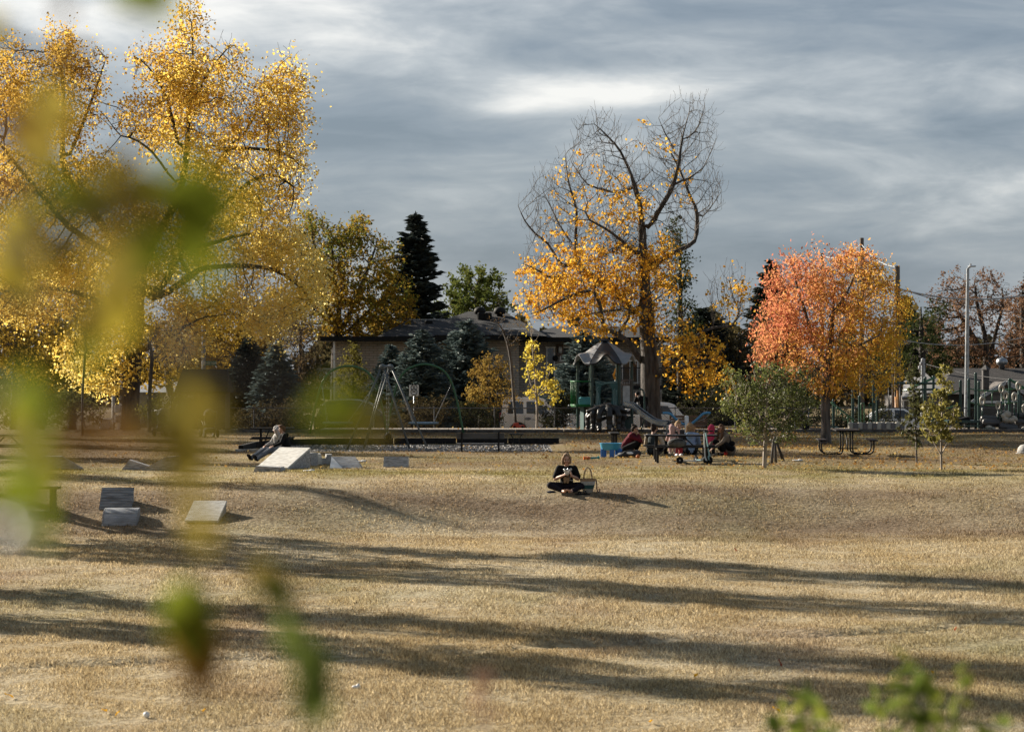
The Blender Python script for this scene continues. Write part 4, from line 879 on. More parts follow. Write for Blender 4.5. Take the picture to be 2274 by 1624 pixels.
# ---- small pale house between the utility pole and the pear trees
HD = 130.0; HZ = z1(0, HD)
H3 = thing('pale_house', 'small pale house with a grey lean to roof and white window', 'house', (0, HD, HZ))
b = MB(); b.box(((hx(2002) + hx(2095)) / 2, 3, hz(880) / 2), (hx(2095) - hx(2002), 6, hz(880))); b.build('wall', mat('dim_siding', (.15, .135, .125), .85, ns=3), H3)
b = MB(); b._add([(hx(1998), -.6, hz(882)), (hx(2090), -.6, hz(864)), (hx(2090), 5, hz(828)), (hx(2040), 5, hz(846))], [(0, 1, 2, 3)]); b._add([(hx(1998), -.6, hz(884)), (hx(2090), -.6, hz(866)), (hx(2090), -.6, hz(864)), (hx(1998), -.6, hz(882))], [(0, 1, 2, 3)]); b.build('roof', mat('grey_sheet_roof', (.17, .165, .16), .6, ns=2), H3)
window(H3, 2005, 888, 2018, 920, -.03, ())
# ---- pale house behind the cottonwood trunk
HD = 132.0; HZ = z1(0, HD)
H4 = thing('grey_house', 'pale grey house with garage glimpsed behind the cottonwood trunk', 'house', (0, HD, HZ))
b = MB(); b.box(((hx(300) + hx(420)) / 2, 4, hz(868) / 2), (hx(420) - hx(300), 7, hz(868))); b.build('wall', mat('grey_siding', (.28, .29, .31), .8, ns=3), H4)
b = MB(); hiproof(b, hx(290), hx(430), -.7, 9, hz(870), hx(330, 4), hx(400, 4), 4.5, hz(842, 4)); b.build('roof', mat('grey_roof', (.22, .24, .27), .8, ns=3, bump=.5), H4)
b = MB(); b.box((hx(345), -.02, hz(882) / 2), (hx(366) - hx(328), .06, hz(882) - .1)); b.build('garage_door', fascia_m, H4)

# ---- dark roofed hut at the lawn's edge
HD = 102.0; HZ = z1(hx(447), HD)
HT = thing('hut', 'small brown hut with steep dark shingle roof and pale door', 'hut', (hx(447), HD, HZ))
o = hx(447); b = MB(); b.box((0, .9, hz(866) / 2), (2.0, 1.8, hz(866))); b.build('wall', mat('hut_siding', (.085, .065, .05), .85, ns=4, stretch=(1, 1, 6)), HT)
b = MB(); x0, x1 = hx(389) - o, hx(506) - o; t0, t1 = hx(399) - o, hx(500) - o; za, zb = hz(868), hz(819)
b._add([(x0, -.25, za), (x1, -.25, za), (t1, .9, zb), (t0, .9, zb), (x1, 2.05, za), (x0, 2.05, za), (x0, -.25, za - .07), (x1, -.25, za - .07), (x1, 2.05, za - .07), (x0, 2.05, za - .07)], [(0, 1, 2, 3), (4, 5, 3, 2), (1, 4, 2), (5, 0, 3), (6, 7, 1, 0), (7, 8, 4, 1), (8, 9, 5, 4), (9, 6, 0, 5), (9, 8, 7, 6)]); b.build('roof', shingle, HT)
b = MB(); b.box((hx(424) - o, -.03, hz(872) / 2), (.75, .05, hz(872) - .1)); d_ = b.build('door', mat('tan_door', (.24, .185, .10), .7), HT); b = MB(); b.box((hx(424) - o, -.06, hz(888)), (.24, .03, .42)); b.build('door_window', mat('door_window', (.45, .44, .38), .3), d_)

# ---- chain link fence
def chainlink(name, label, x0, x1, y, h, group=None):
    t = thing(name, label, 'fence', (x0, y, 0), group=group); L = x1 - x0; zz = lambda x: z1(x0 + x, y)
    sp = .11; n = int(L / sp); Vs = []; Fc = []; k = 0
    for i in range(-int(h / sp) - 1, n + 1):
        for s_ in (1, -1):
            a = i * sp; p0 = (a, 0.0) if s_ > 0 else (a + h, 0.0); p1 = (a + h, h) if s_ > 0 else (a, h)
            (xa, za), (xb, zb) = p0, p1
            # clip to the run
            if max(xa, xb) < 0 or min(xa, xb) > L: continue
            def cl(xa, za, xb, zb, X0, X1):
                d = xb - xa; t0, t1 = 0, 1
                for lim, sg in ((X0, 1), (X1, -1)):
                    fa, fb = sg * (xa - lim), sg * (xb - lim)
                    if fa < 0: t0 = max(t0, fa / (fa - fb))
                    if fb < 0: t1 = min(t1, fa / (fa - fb))
                return (xa + d * t0, za + (zb - za) * t0, xa + d * t1, za + (zb - za) * t1)
            xa, za, xb, zb = cl(xa, za, xb, zb, 0, L); w_ = .0035
            z0 = zz((xa + xb) / 2)
            for dy_, dx_ in ((w_, w_), ):
                Vs += [(xa - dx_, -dy_, z0 + za), (xa + dx_, dy_, z0 + za), (xb + dx_, dy_, z0 + zb), (xb - dx_, -dy_, z0 + zb)]; Fc.append((k, k + 1, k + 2, k + 3)); k += 4
    fastmesh('mesh', np.array(Vs), np.array(Fc), steel_dark, t)
    for i in range(int(L / 2.6) + 1): x = i * 2.6; b = MB(); b.tube([(x, .02, zz(x)), (x, .02, zz(x) + h + .06)], .028, 8); b.build('post', steel_dark, t, 40)
    b = MB(); b.tube([(x, .02, zz(x) + h) for x in np.linspace(0, L, 12)], .022, 8); b.build('top_rail', steel_dark, t, True)
    return t
steel_dark = mat('fence_steel', (.10, .10, .105), .5, .6)
chainlink('chain_link_fence', 'low chain link fence with top rail in front of the parked vehicles', hx(430) * 104.5 / HD, 25.5, 104.5, 1.02)

# ---- vehicles
def car(name, label, u0, D, L, prof, cab, wins, paint, flip=1, W=1.8, wr=.34, wx=(.8, 3.6), zoff=0):
    """prof / cab: (x, z) outlines from the rear (x=0) to the nose, in metres; flip=-1 faces the other way"""
    base = GD(u0, D); t = thing(name, label, 'car', (base.x, base.y, base.z + zoff)); f = lambda P: [(x * flip, z) for x, z in P]
    low = [];
    for x, z in prof: low.append((x, z))
    # wheel arches along the bottom, front to rear
    bot = []; zb = .26
    for c in sorted(wx, reverse=True):
        for k in range(9): a = math.pi * k / 8; bot.append((c + (wr + .06) * math.cos(a), max(zb, wr + (wr + .06) * math.sin(a))))
    b = MB(); b.prism(f(low + [(L - .1, zb)] + bot + [(.1, zb)]), -W / 2, W / 2); b.build('body', paint, t, 35, bevel=.045)
    zt = max(z for x, z in cab); V = []; n = len(cab)
    for s_ in (-1, 1):
        for x, z in cab: V.append((x * flip, s_ * (W / 2 - .04 - .17 * (z - cab[0][1]) / (zt - cab[0][1])), z))
    b = MB(); b._add(V, [tuple(range(n)), tuple(range(2 * n - 1, n - 1, -1))] + [(i, (i + 1) % n, n + (i + 1) % n, n + i) for i in range(n)]); b.build('cabin', paint, t, 35, bevel=.04)
    for wn in wins:
        for s_ in (-1, 1):
            b = MB(); P_ = []
            for x, z in wn: P_.append((x * flip, s_ * (W / 2 - .03 - .17 * (z - cab[0][1]) / (zt - cab[0][1])), z))
            Q = [(x, y - s_ * .05, z) for x, y, z in P_]; m_ = len(P_); b._add(P_ + Q, [tuple(range(m_)), tuple(range(2 * m_ - 1, m_ - 1, -1))] + [(i, (i + 1) % m_, m_ + (i + 1) % m_, m_ + i) for i in range(m_)]); b.build('window', glass_dk, t)
    for x in wx:
        for s_ in (-1, 1):
            b = MB(); M = Euler((R(90), 0, 0)).to_matrix(); b.lathe([(wr * .62, -.09), (wr * .93, -.11), (wr, -.07), (wr, .07), (wr * .93, .11), (wr * .62, .09)], (x * flip, s_ * (W / 2 - .12), wr), 28, M); wh = b.build('wheel', rubber, t, 40)
            b = MB(); b.lathe([(0, -.10), (wr * .2, -.10), (wr * .24, -.07), (wr * .55, -.06), (wr * .62, -.09), (wr * .62, .09), (wr * .55, .06), (wr * .24, .07), (wr * .2, .10), (0, .10)], (x * flip, s_ * (W / 2 - .12), wr), 20, M)
            b.build('rim', steel, wh, 40)
    return t
pw = mat('car_white', (.85, .85, .84), .28, ns=2, amt=.05, coat=.6); pd = mat('car_black', (.012, .012, .014), .22, ns=2, amt=.1, coat=1)
lampred = mat('tail_lamp', (.30, .02, .02), .2)
v1 = car('van', 'tall white crew van parked behind yellow sapling and dark shrubs', 1110, 112, 5.0, [(0, .45), (0, 1.12), (.04, 1.16), (3.35, 1.16), (4.5, 1.06), (4.95, .86), (5.0, .45)],
         [(.06, 1.10), (.12, 1.72), (.25, 1.90), (.6, 1.93), (1.75, 1.92), (2.05, 1.86), (2.75, 1.10)], [[(.35, 1.18), (.40, 1.68), (.50, 1.74), (1.06, 1.74), (1.08, 1.18)], [(1.22, 1.18), (1.22, 1.74), (1.8, 1.72), (2.3, 1.18)]], pw, wx=(.85, 4.05), W=1.9, wr=.37)
v1['category'] = 'van'
b = MB(); b.lathe([(.01, 0), (.16, 0), (.16, .02), (0, .025)], (1.28, -.955, .95), 20, Euler((R(90), 0, 0)).to_matrix(), 1, .42); b.build('door_emblem', mat('emblem', (.22, .24, .27), .4), v1)
b = MB(); b.box((1.14, -.951, .75), (.012, .01, .7)); b.box((2.35, -.951, .75), (.012, .01, .7)); b.box((1.7, -.953, .52), (3, .012, .04)); b.build('door_seam', rubber, v1)
for s_ in (-1, 1): b = MB(); b.box((.02, s_ * .86, 1.0), (.08, .14, .4), ch=.02); b.build('tail_lamp', lampred, v1)
v2 = car('suv', 'white hatchback suv parked beyond the slide and poplar trunk', 1521, 112.5, 4.6, [(.12, .45), (.0, .62), (.05, 1.08), (.16, 1.12), (3.3, 1.08), (4.25, .98), (4.55, .78), (4.6, .45)],
         [(.12, 1.06), (.32, 1.30), (.52, 1.58), (.75, 1.66), (1.5, 1.70), (2.3, 1.66), (3.3, 1.05)], [[(.62, 1.16), (.86, 1.52), (1.6, 1.56), (1.62, 1.14)], [(1.72, 1.14), (1.72, 1.57), (2.3, 1.54), (2.9, 1.14)]], pw, -1, wx=(.85, 3.6), wr=.35)
for s_ in (-1, 1): b = MB(); b.box((-.06, s_ * .80, .98), (.22, .2, .16), ch=.03); b.build('tail_lamp', lampred, v2)
v3 = car('suv', 'black suv with chrome roof edge parked behind the green swing arches', 700, 112, 4.5, [(.05, .45), (0, .95), (.1, 1.08), (3.2, 1.06), (4.1, .96), (4.45, .76), (4.5, .45)],
         [(.08, 1.04), (.36, 1.55), (.62, 1.72), (1.3, 1.78), (2.1, 1.76), (2.55, 1.62), (3.35, 1.03)], [[(.36, 1.12), (.58, 1.56), (1.2, 1.64), (1.26, 1.12)], [(1.36, 1.12), (1.36, 1.65), (2.1, 1.63), (2.3, 1.12)], [(2.4, 1.12), (2.3, 1.58), (2.5, 1.52), (3.0, 1.12)]], pd, wx=(.85, 3.55), wr=.36)
for s_ in (-1, 1):
    b = MB(); b.tube(curve_pts([(.3, s_ * .74, 1.56), (.62, s_ * .73, 1.745), (1.3, s_ * .725, 1.80), (2.1, s_ * .73, 1.78), (2.6, s_ * .74, 1.61), (3.3, s_ * .84, 1.08)], 5), .022, 6); b.build('roof_trim', mat('chrome', (.7, .7, .7), .15, 1), v3, True)
v4 = car('sedan', 'white sedan partly hidden behind the hanging cups of the climbing frame', 1893, 112, 4.5, [(.05, .40), (0, .82), (.1, .92), (3.1, .92), (4.1, .78), (4.4, .62), (4.5, .40)],
         [(.55, .88), (1.1, 1.32), (1.6, 1.42), (2.3, 1.40), (3.15, .88)], [[(.9, .95), (1.2, 1.28), (1.7, 1.35), (1.72, .95)], [(1.82, .95), (1.82, 1.35), (2.25, 1.33), (2.8, .95)]], pw, wx=(.85, 3.6), wr=.32)

# ---- poles, lamps, signs and wires
pole_wood = mat('weathered_pole', (.13, .105, .085), .9, ns=3, amt=.4, bump=.7, bs=8, stretch=(6, 6, .3))
def pole(name, label, u, D, vtop, r0, r1, m, lean=0, group=None):
    base = GD(u, D); h = EYE - (vtop - 812) / F * D - base.z; t = thing(name, label, 'pole', base, group=group)
    b = MB(); b.tube([(lean * h * k / 6, 0, h * k / 6) for k in range(7)], [r0 + (r1 - r0) * k / 6 for k in range(7)], 16); b.build('shaft', m, t, 40); return t, h
UG = 'wooden utility poles'
p1, h1 = pole('utility_pole', 'stout wooden utility pole with orange guy guards, right beside the orange tree', 1993, 118, 590, .17, .13, pole_wood, -.004, UG)
for du, vt, lb in ((-7, 880, 1), (-3.5, 866, 2)):
    zt = EYE - (vt - 812) / F * 118 - p1.location.z; b = MB(); b.tube([(du * 118 / F, -.5, .3), (du * 118 / F, -.35, zt)], .05, 10); b.build('guy_guard', mat('guard_orange', (.50, .20, .02), .5), p1, True)
    b = MB(); b.tube([(du * 118 / F, -.35, zt), (-.05, -.1, h1 * .93)], .012, 6); b.build('guy_wire', fascia_m, p1)
b = MB(); b.tube([(-.25, -.05, .2), (-.25, -.05, h1 * .62)], .05, 10); b.build('conduit', pole_wood, p1, True)
p2_, h2 = pole('utility_pole', 'tallest utility pole, its top poking out above the orange tree', 1913, 142, 528, .15, .12, pole_wood, 0, UG)
p3_, h3 = pole('utility_pole', 'far utility pole almost hidden by the orange tree', 1825, 180, 562, .16, .13, pole_wood, 0, UG)
b = MB(); b.box((0, -.1, h2 - .9), (.24, .2, .3), ch=.03); b.build('bracket', pole_wood, p2_)
p4_, h4 = pole('utility_pole', 'short grey steel pole with insulators above the pale house', 2049, 125, 796, .14, .11, steel)

for k in range(3): b = MB(); b.lathe([(.05, 0), (.09, .04), (.05, .08), (.09, .12), (.04, .18), (0, .19)], (-.2 + .08 * k, -.12, h4 - .55 + .2 * k), 10); b.build('insulator', mat('insulator', (.33, .34, .36), .4), p4_, True)
b = MB(); b.box((0, -.13, h4 * .66), (.42, .14, .14), ch=.03); b.build('bracket', steel, p4_)
L1, hl = pole('street_lamp', 'tall steel street lamp with a flat head, in front of the brown house', 2145, 112, 596, .12, .07, steel, .0085); L1['category'] = 'street lamp'
b = MB(); b.tube(curve_pts([(.0085 * hl, 0, hl), (.0085 * hl + .06, 0, hl + .05), (.2, 0, hl + .09)], 4), .04, 8); b.build('arm', steel, L1, True)
b = MB(); b.box((.26, 0, hl + .1), (.36, .26, .07), (0, R(-3), 0), ch=.03); b.lathe([(.05, 0), (.05, .09), (0, .1)], (.2, 0, hl + .13), 10); b.build('lamp_head', mat('lamp_head', (.5, .52, .54), .4), L1)
L2, hl = pole('street_lamp', 'steel street pole with green street sign beside the hut roof', 452, 119, 560, .11, .075, steel); L2['category'] = 'street lamp'
b = MB(); b.box((.34, -.12, EYE - (806 - 812) / F * 119 - L2.location.z), (.58, .03, .22)); sg = b.build('street_sign', mat('sign_green', (.02, .16, .13), .5), L2)
text_mesh('sign_text', '15 ST NW', .15, mat('sign_white', (.75, .76, .75), .5), sg, (.34, -.14, EYE - (806 - 812) / F * 119 - L2.location.z))
b = MB(); b.bar((0, -.1, EYE - (806 - 812) / F * 119 - L2.location.z), (.1, -.12, EYE - (806 - 812) / F * 119 - L2.location.z), .2, .2); b.build('bracket', white_paint, L2)
def sagged(name, label, A, B_, sag, r, m, group='overhead cables'):
    A, B_ = Vector(A), Vector(B_); b = MB(); b.tube([A.lerp(B_, k / 20) - Vector((0, 0, sag * 4 * (k / 20) * (1 - k / 20))) for k in range(21)], r, 6)
    return tag(b.build(name, m, smooth=True), label, 'cable', group)
wire_w = mat('wire_pale', (.34, .35, .36), .6); wire_d = mat('wire_dark', (.05, .05, .055), .6)
sagged('overhead_cable', 'pale cable from the tallest pole down to the stout pole', at(1913, 543, 142), at(1990, 592, 118), .3, .024, wire_w)
sagged('overhead_cable', 'pale cable running from the tallest pole to the far pole', at(1913, 540, 142), at(1825, 566, 180), .5, .028, wire_w)
sagged('overhead_cable', 'thick pale twisted cable crossing high in front of the street lamp', at(1992, 640, 118), at(2310, 648, 118), .45, .042, wire_w)
sagged('overhead_cable', 'thin pale cable crossing the middle of the street lamp', at(1992, 752, 118), at(2310, 738, 118), .45, .022, wire_w)
sagged('overhead_cable', 'thin dark cable just below the thick twisted cable', at(1992, 638, 118), at(2310, 690, 135), .4, .02, wire_d)
sagged('overhead_cable', 'dark cable sloping down across the brown roof', at(2049, 806, 125), at(2310, 846, 118), .2, .018, wire_d)
# signs
def sign_face(parent, w_, h, z, cols):
    b = MB(); b.box((0, 0, z), (w_, .02, h), ch=.004); return b.build('plate', mat('sign_plate', (.66, .66, .64), .5, ns=3, amt=.08), parent)
def ring(mb, c, r, t_, y): mb.tube([(c[0] + r * math.cos(a), y, c[1] + r * math.sin(a)) for a in np.linspace(0, 2 * math.pi, 25)[:-1]], t_, 6, closed=True)
ink = mat('sign_black', (.03, .03, .03), .6)
S1 = thing('parking_sign', 'white no parking sign with P in a circle above a second circle', 'sign', GD(919, 107.5)); zz = lambda v: EYE - (v - 812) / F * 107.5 - S1.location.z
b = MB(); b.tube([(0, .05, 0), (0, .05, zz(856))], .03, 8); b.build('post', steel, S1, True)
pl = sign_face(S1, .42, zz(854) - zz(879), (zz(854) + zz(879)) / 2, None)
b = MB(); ring(b, (0, zz(860)), .135, .016, -.02); b.bar((-.09, -.02, zz(860) + .09), (.09, -.02, zz(860) - .09), .02, .024, (0, 1, 0)); ring(b, (0, zz(869.5)), .135, .016, -.02); b.bar((-.07, -.02, zz(869.5)), (.07, -.02, zz(869.5)), .03, .02, (0, 1, 0)); b.bar((-.05, -.02, zz(877)), (.06, -.02, zz(877)), .03, .02, (0, 1, 0)); b.build('marking', ink, pl)
text_mesh('letter', 'P', .2, ink, pl, (0, -.016, zz(860)))
S2 = thing('parking_sign', 'small parking sign with black square on white plate beside the cottonwood trunk', 'sign', GD(370, 106)); zz = lambda v: EYE - (v - 812) / F * 106 - S2.location.z
b = MB(); b.tube([(0, .05, 0), (0, .05, zz(880))], .03, 8); b.build('post', steel, S2, True); pl = sign_face(S2, .38, zz(878) - zz(906), (zz(878) + zz(906)) / 2, None)
b = MB(); b.box((0, -.014, zz(884.5)), (.36, .006, zz(878.5) - zz(891))); b.box((0, -.014, zz(898)), (.2, .006, .05)); b.build('marking', ink, pl)
b = MB(); ring(b, (0, zz(884.5)), .11, .018, -.022); b.bar((-.07, -.022, zz(884.5) - .04), (.07, -.022, zz(884.5) + .05), .03, .05, (0, 1, 0)); b.build('marking', white_paint, pl)
S3 = thing('warning_sign', 'narrow orange diamond warning sign behind the playhouse window', 'sign', GD(1366, 108)); zz = lambda v: EYE - (v - 812) / F * 108 - S3.location.z
b = MB(); b.tube([(0, .05, 0), (0, .05, zz(826))], .03, 8); b.build('post', steel, S3, True)
b = MB(); b.prism([(0, -.32), (.12, 0), (0, .32), (-.12, 0)], -.01, .01, off=(0, 0, zz(832))); pl = b.build('plate', mat('sign_orange', (.62, .30, .02), .5), S3)
b = MB(); b.prism([(-.03, -.07), (.03, -.07), (.025, .03), (0, .1), (-.025, .03)], -.016, -.011, off=(0, 0, zz(832))); b.build('marking', ink, pl)
# utility boxes by the cottonwood
U = thing('utility_pedestal', 'grey post carrying two meter boxes against the cottonwood trunk', 'utility box', GD(252, 104.5)); b = MB(); b.tube([(-.12, 0, 0), (-.02, 0, .2), (0, 0, .4), (0, 0, 1.55)], [.12, .09, .08, .08], 10); b.build('post', concrete, U, True)
for z in (.55, .98): b = MB(); b.box((.2, -.1, z), (.26, .18, .34), ch=.03); b.build('meter_box', mat('box_grey', (.36, .36, .35), .5), U)
U = thing('white_bin', 'squat white bin on the ground left of the meter post', 'bin', GD(234, 104)); b = MB(); b.box((0, 0, .2), (.5, .4, .4), taper=1.06, ch=.05); b.build('tub', white_paint, U); b = MB(); b.box((0, 0, .44), (.56, .46, .07), ch=.02); b.build('lid', white_paint, U)
# ================================================================ playhouse
def plast(name, c, rough=.35, **k): return mat(name, c, rough, ns=3, amt=.12, **k)
post_green = plast('post_green', (.010, .042, .036)); bright_green = plast('bright_green', (.006, .115, .028), .5, spec=.3); teal = plast('teal_plastic', (.020, .085, .08), .5)
canopy_grey = plast('canopy_grey', (.24, .245, .255), .42); charcoal = plast('charcoal_plastic', (.007, .009, .013), .40, spec=.6); root_m = mat('root_plastic', (.017, .016, .016), .42, ns=4, amt=.5, bump=.8, bs=7, stretch=(1, 1, .4)); grey_pl = plast('grey_plastic', (.13, .12, .115), .5)
bark_panel = mat('bark_panel', (.10, .075, .06), .6, ns=6, amt=.4); cream = plast('cream_plastic', (.36, .335, .28), .5)
PD = 101.0; T = thing('playhouse', 'green playhouse tower with charcoal scalloped roof and steel slide', 'playhouse', GD(1342.4, PD)); k = PD / F
lx = lambda u: (u - 1342.4) * k
lz = lambda v: EYE - (v - 812) * k - T.location.z
RP = 1.13
for i in range(6):
    a = math.pi / 3 * i; b = MB(); b.tube([(RP * math.cos(a), RP * math.sin(a) + 0, 0), (RP * math.cos(a), RP * math.sin(a), lz(802))], .062, 14); b.build('post', post_green, T, 40)
    for z in (1.0, 2.0): b = MB(); b.tube([(RP * math.cos(a), RP * math.sin(a), z), (RP * math.cos(a), RP * math.sin(a), z + .1)], .078, 14); b.build('clamp', post_green, T, 40)
dk = lz(899)
b = MB(); b.prism([(RP * 1.02 * math.cos(math.pi / 3 * i), RP * 1.02 * math.sin(math.pi / 3 * i)) for i in range(6)], dk - .12, dk, 'xy'); b.build('deck', grey_pl, T)
# roof: six pressed panels whose rims arch up between the posts
for pnl in range(6):
    V = []; NA, NR = 17, 14; Fc = []; a0 = math.pi / 3 * pnl
    for j in range(NR):
        t = j / (NR - 1)
        for i in range(NA):
            s_ = i / (NA - 1); a = a0 + (s_ * .97 + .015) * math.pi / 3; md = math.cos((s_ - .5) * math.pi)
            Rr = .13 + 1.20 * t * (1 - .02 * md); z = lz(757) - (lz(757) - lz(803)) * (t ** 1.12) - .0
            arch = max(0, (t - .52) / .48) ** 1.6; prof_ = math.exp(-((s_ - .5) / .21) ** 2)
            z += .30 * arch * prof_ - .06 * arch * (1 - prof_); hood = math.exp(-((s_ - .5) / .24) ** 4) * max(0, min(1, (t - .58) / .10)); z += .05 * hood * (1 if t < .99 else .6)
            if t > .93: z -= .02
            V.append((Rr * math.cos(a), Rr * math.sin(a), z))
    m0 = len(V); V += [(x * .985, y * .985, z - .05) for x, y, z in V]
    for j in range(NR - 1):
        for i in range(NA - 1):
            q_ = (j * NA + i, j * NA + i + 1, j * NA + NA + i + 1, j * NA + NA + i); Fc.append(q_); Fc.append(tuple(m0 + x for x in reversed(q_)))
    edge = [i for i in range(NA)] + [j * NA + NA - 1 for j in range(1, NR)] + [(NR - 1) * NA + i for i in range(NA - 2, -1, -1)] + [j * NA for j in range(NR - 2, 0, -1)]
    for i in range(len(edge)): e0, e1 = edge[i], edge[(i + 1) % len(edge)]; Fc.append((e0, e1, m0 + e1, m0 + e0))
    b = MB(); b._add(V, Fc); b.build('roof_panel', charcoal if pnl % 2 == 0 else canopy_grey, T, 50)
b = MB(); b.lathe([(.0, lz(749)), (.06, lz(750)), (.22, lz(754.5)), (.235, lz(756)), (.16, lz(758.5)), (0, lz(758.6))], n=24); b.build('roof_cap', charcoal, T, 50)
# balcony on the sunny side: bowed green bars
arc = [(-RP - .02 - .27 * math.sin(t), -.98 * math.cos(t) * 1.0 + 0, 0) for t in np.linspace(.0, math.pi, 12)]; arc = [(x if i else -.57, y, 0) for i, (x, y, z) in enumerate(arc)]
b = MB()
for z in (dk + .02, lz(846)): b.tube([(x, y, z) for x, y, _ in arc], .028, 8)
for x, y, _ in [(a_ + (c_ - a_) * f_, b_ + (d_ - b_) * f_, 0) for (a_, b_, _), (c_, d_, _) in zip(arc[:-1], arc[1:]) for f_ in (0,)]: b.tube([(x, y, dk), (x, y, lz(846))], .013, 6)
b.build('balcony_bars', bright_green, T, True)
b = MB(); b.prism([(x, y) for x, y, _ in arc], dk - .05, dk, 'xy'); b.build('balcony_floor', bright_green, T)
b = MB(); b.box((lx(1298), -.5, dk + .17), (.52, .34, .34), taper=.8, ch=.05); b.build('play_bin', plast('bin_teal', (.06, .25, .27)), T); 
# front opening: a teal panel cut like two leaning trees
yF = -RP * math.sin(math.pi / 3) - .02
def Pz(L): return [(lx(u), lz(v)) for u, v in L]
zu, zv = (lambda x: 1237.65 + x * .14644), (lambda y: 732.6 + y * .14644)
Z6 = lambda L: [(zu(x), zv(y)) for x, y in L]
b = MB()
b.prism(Pz(Z6([(555, 1160), (575, 1000), (572, 860), (560, 800), (620, 800), (650, 830), (640, 900), (632, 1000), (652, 1160)])), yF, yF + .03)
b.prism(Pz(Z6([(785, 1160), (812, 1010), (810, 900), (780, 835), (770, 812), (895, 800), (898, 1160)])), yF, yF + .03)
b.prism(Pz(Z6([(550, 770), (640, 766), (735, 784), (830, 766), (895, 766), (895, 800), (770, 812), (700, 822), (640, 850), (625, 815), (560, 800)])), yF + .002, yF + .032)
tp = b.build('tree_panel', teal, T)
b = MB(); lines = [[(590, 1150), (600, 1000), (590, 930), (600, 900)], [(575, 1150), (588, 1010), (580, 900), (605, 850)], [(620, 1150), (610, 1000), (605, 940)], [(560, 785), (640, 775), (735, 795), (800, 780), (890, 775)], [(575, 795), (650, 812), (740, 800), (890, 790)], [(860, 1150), (850, 1000), (855, 930), (850, 880)], [(875, 1150), (870, 1000), (880, 900)], [(840, 1150), (830, 1000), (835, 900)]]
for L in lines: b.tube([(x, yF - .004, z) for x, z in Pz(Z6(L))], .008, 5)
b.build('carved_lines', plast('pale_teal', (.30, .42, .40)), tp)
# side with slide hood
b = MB()
for i in range(8): x = lx(1375) + i * (lx(1402) - lx(1375)) / 7; b.box((x, yF + .25 + .06 * i, (dk + lz(843)) / 2), (.05, .05, lz(843) - dk))
b.bar((lx(1374), yF + .2, lz(843)), (lx(1403), yF + .72, lz(843)), .07, .05); b.build('slatted_barrier', bark_panel, T)
b = MB(); b.box((lx(1388), yF + .36, (dk + lz(856)) / 2), (.34, .05, lz(856) - dk), (0, 0, R(30))); b.build('slide_hood', mat('hood_clear', (.36, .36, .35), .35), T)
def sweepU(P, wdir, w_, h, th):
    """channel with raised sides along P"""
    b = MB(); wd = Vector(wdir).normalized() * w_ / 2; P = [Vector(p) for p in P]; sec = []
    for i, p in enumerate(P):
        t = (P[min(i + 1, len(P) - 1)] - P[max(i - 1, 0)]).normalized(); up = wd.cross(t).normalized(); up = up if up.z > 0 else -up; n_ = wd.normalized()
        sec.append([p - wd + up * h, p - wd, p + wd, p + wd + up * h, p + wd + up * h + n_ * th, p + wd - up * th + n_ * th, p - wd - up * th - n_ * th, p - wd + up * h - n_ * th])
    V = [q_ for s_ in sec for q_ in s_]; Fc = []
    for i in range(len(P) - 1):
        for j in range(8): Fc.append((i * 8 + j, i * 8 + (j + 1) % 8, i * 8 + 8 + (j + 1) % 8, i * 8 + 8 + j))
    Fc += [tuple(range(8)), tuple(range(len(V) - 1, len(V) - 9, -1))]; b._add(V, Fc); return b
sdir = Vector((.90, -.43, 0)); s0 = Vector((lx(1389), yF + .25, dk - .02)); Ls = (lx(1478) - lx(1389)) / .90
prof = [(0, 0), (.1, -.03), (.2, -.15), (.4, -.48), (.6, -.76), (.72, -.88), (.85, -.93), (.95, -.93), (1, -.97)]
P = curve_pts([s0 + sdir * Ls * a + Vector((0, 0, (dk - .25) * z / .93)) for a, z in prof], 4)
slide_m = mat('slide_steel', (.34, .37, .40), .22, .85, ns=4, amt=.2)
sl_ = sweepU(P, (-sdir.y, sdir.x, 0), .46, .17, .02).build('slide', slide_m, T, 50)
b = MB()
for s_ in (-1, 1):
    o_ = Vector((-sdir.y, sdir.x, 0)) * .24 * s_; b.tube([p + o_ + Vector((0, 0, .17)) for p in P], .022, 8)
    e = P[-5] + o_; b.tube([e, Vector((e.x, e.y, 0))], .022, 8)
b.build('slide_rail', steel, sl_, True)
b = MB(); b.box(tuple(P[-1] + Vector((0, 0, -.10))), (.06, .46, .26), (0, 0, math.atan2(sdir.y, sdir.x)), ch=.02); b.build('slide_end', cream, sl_)
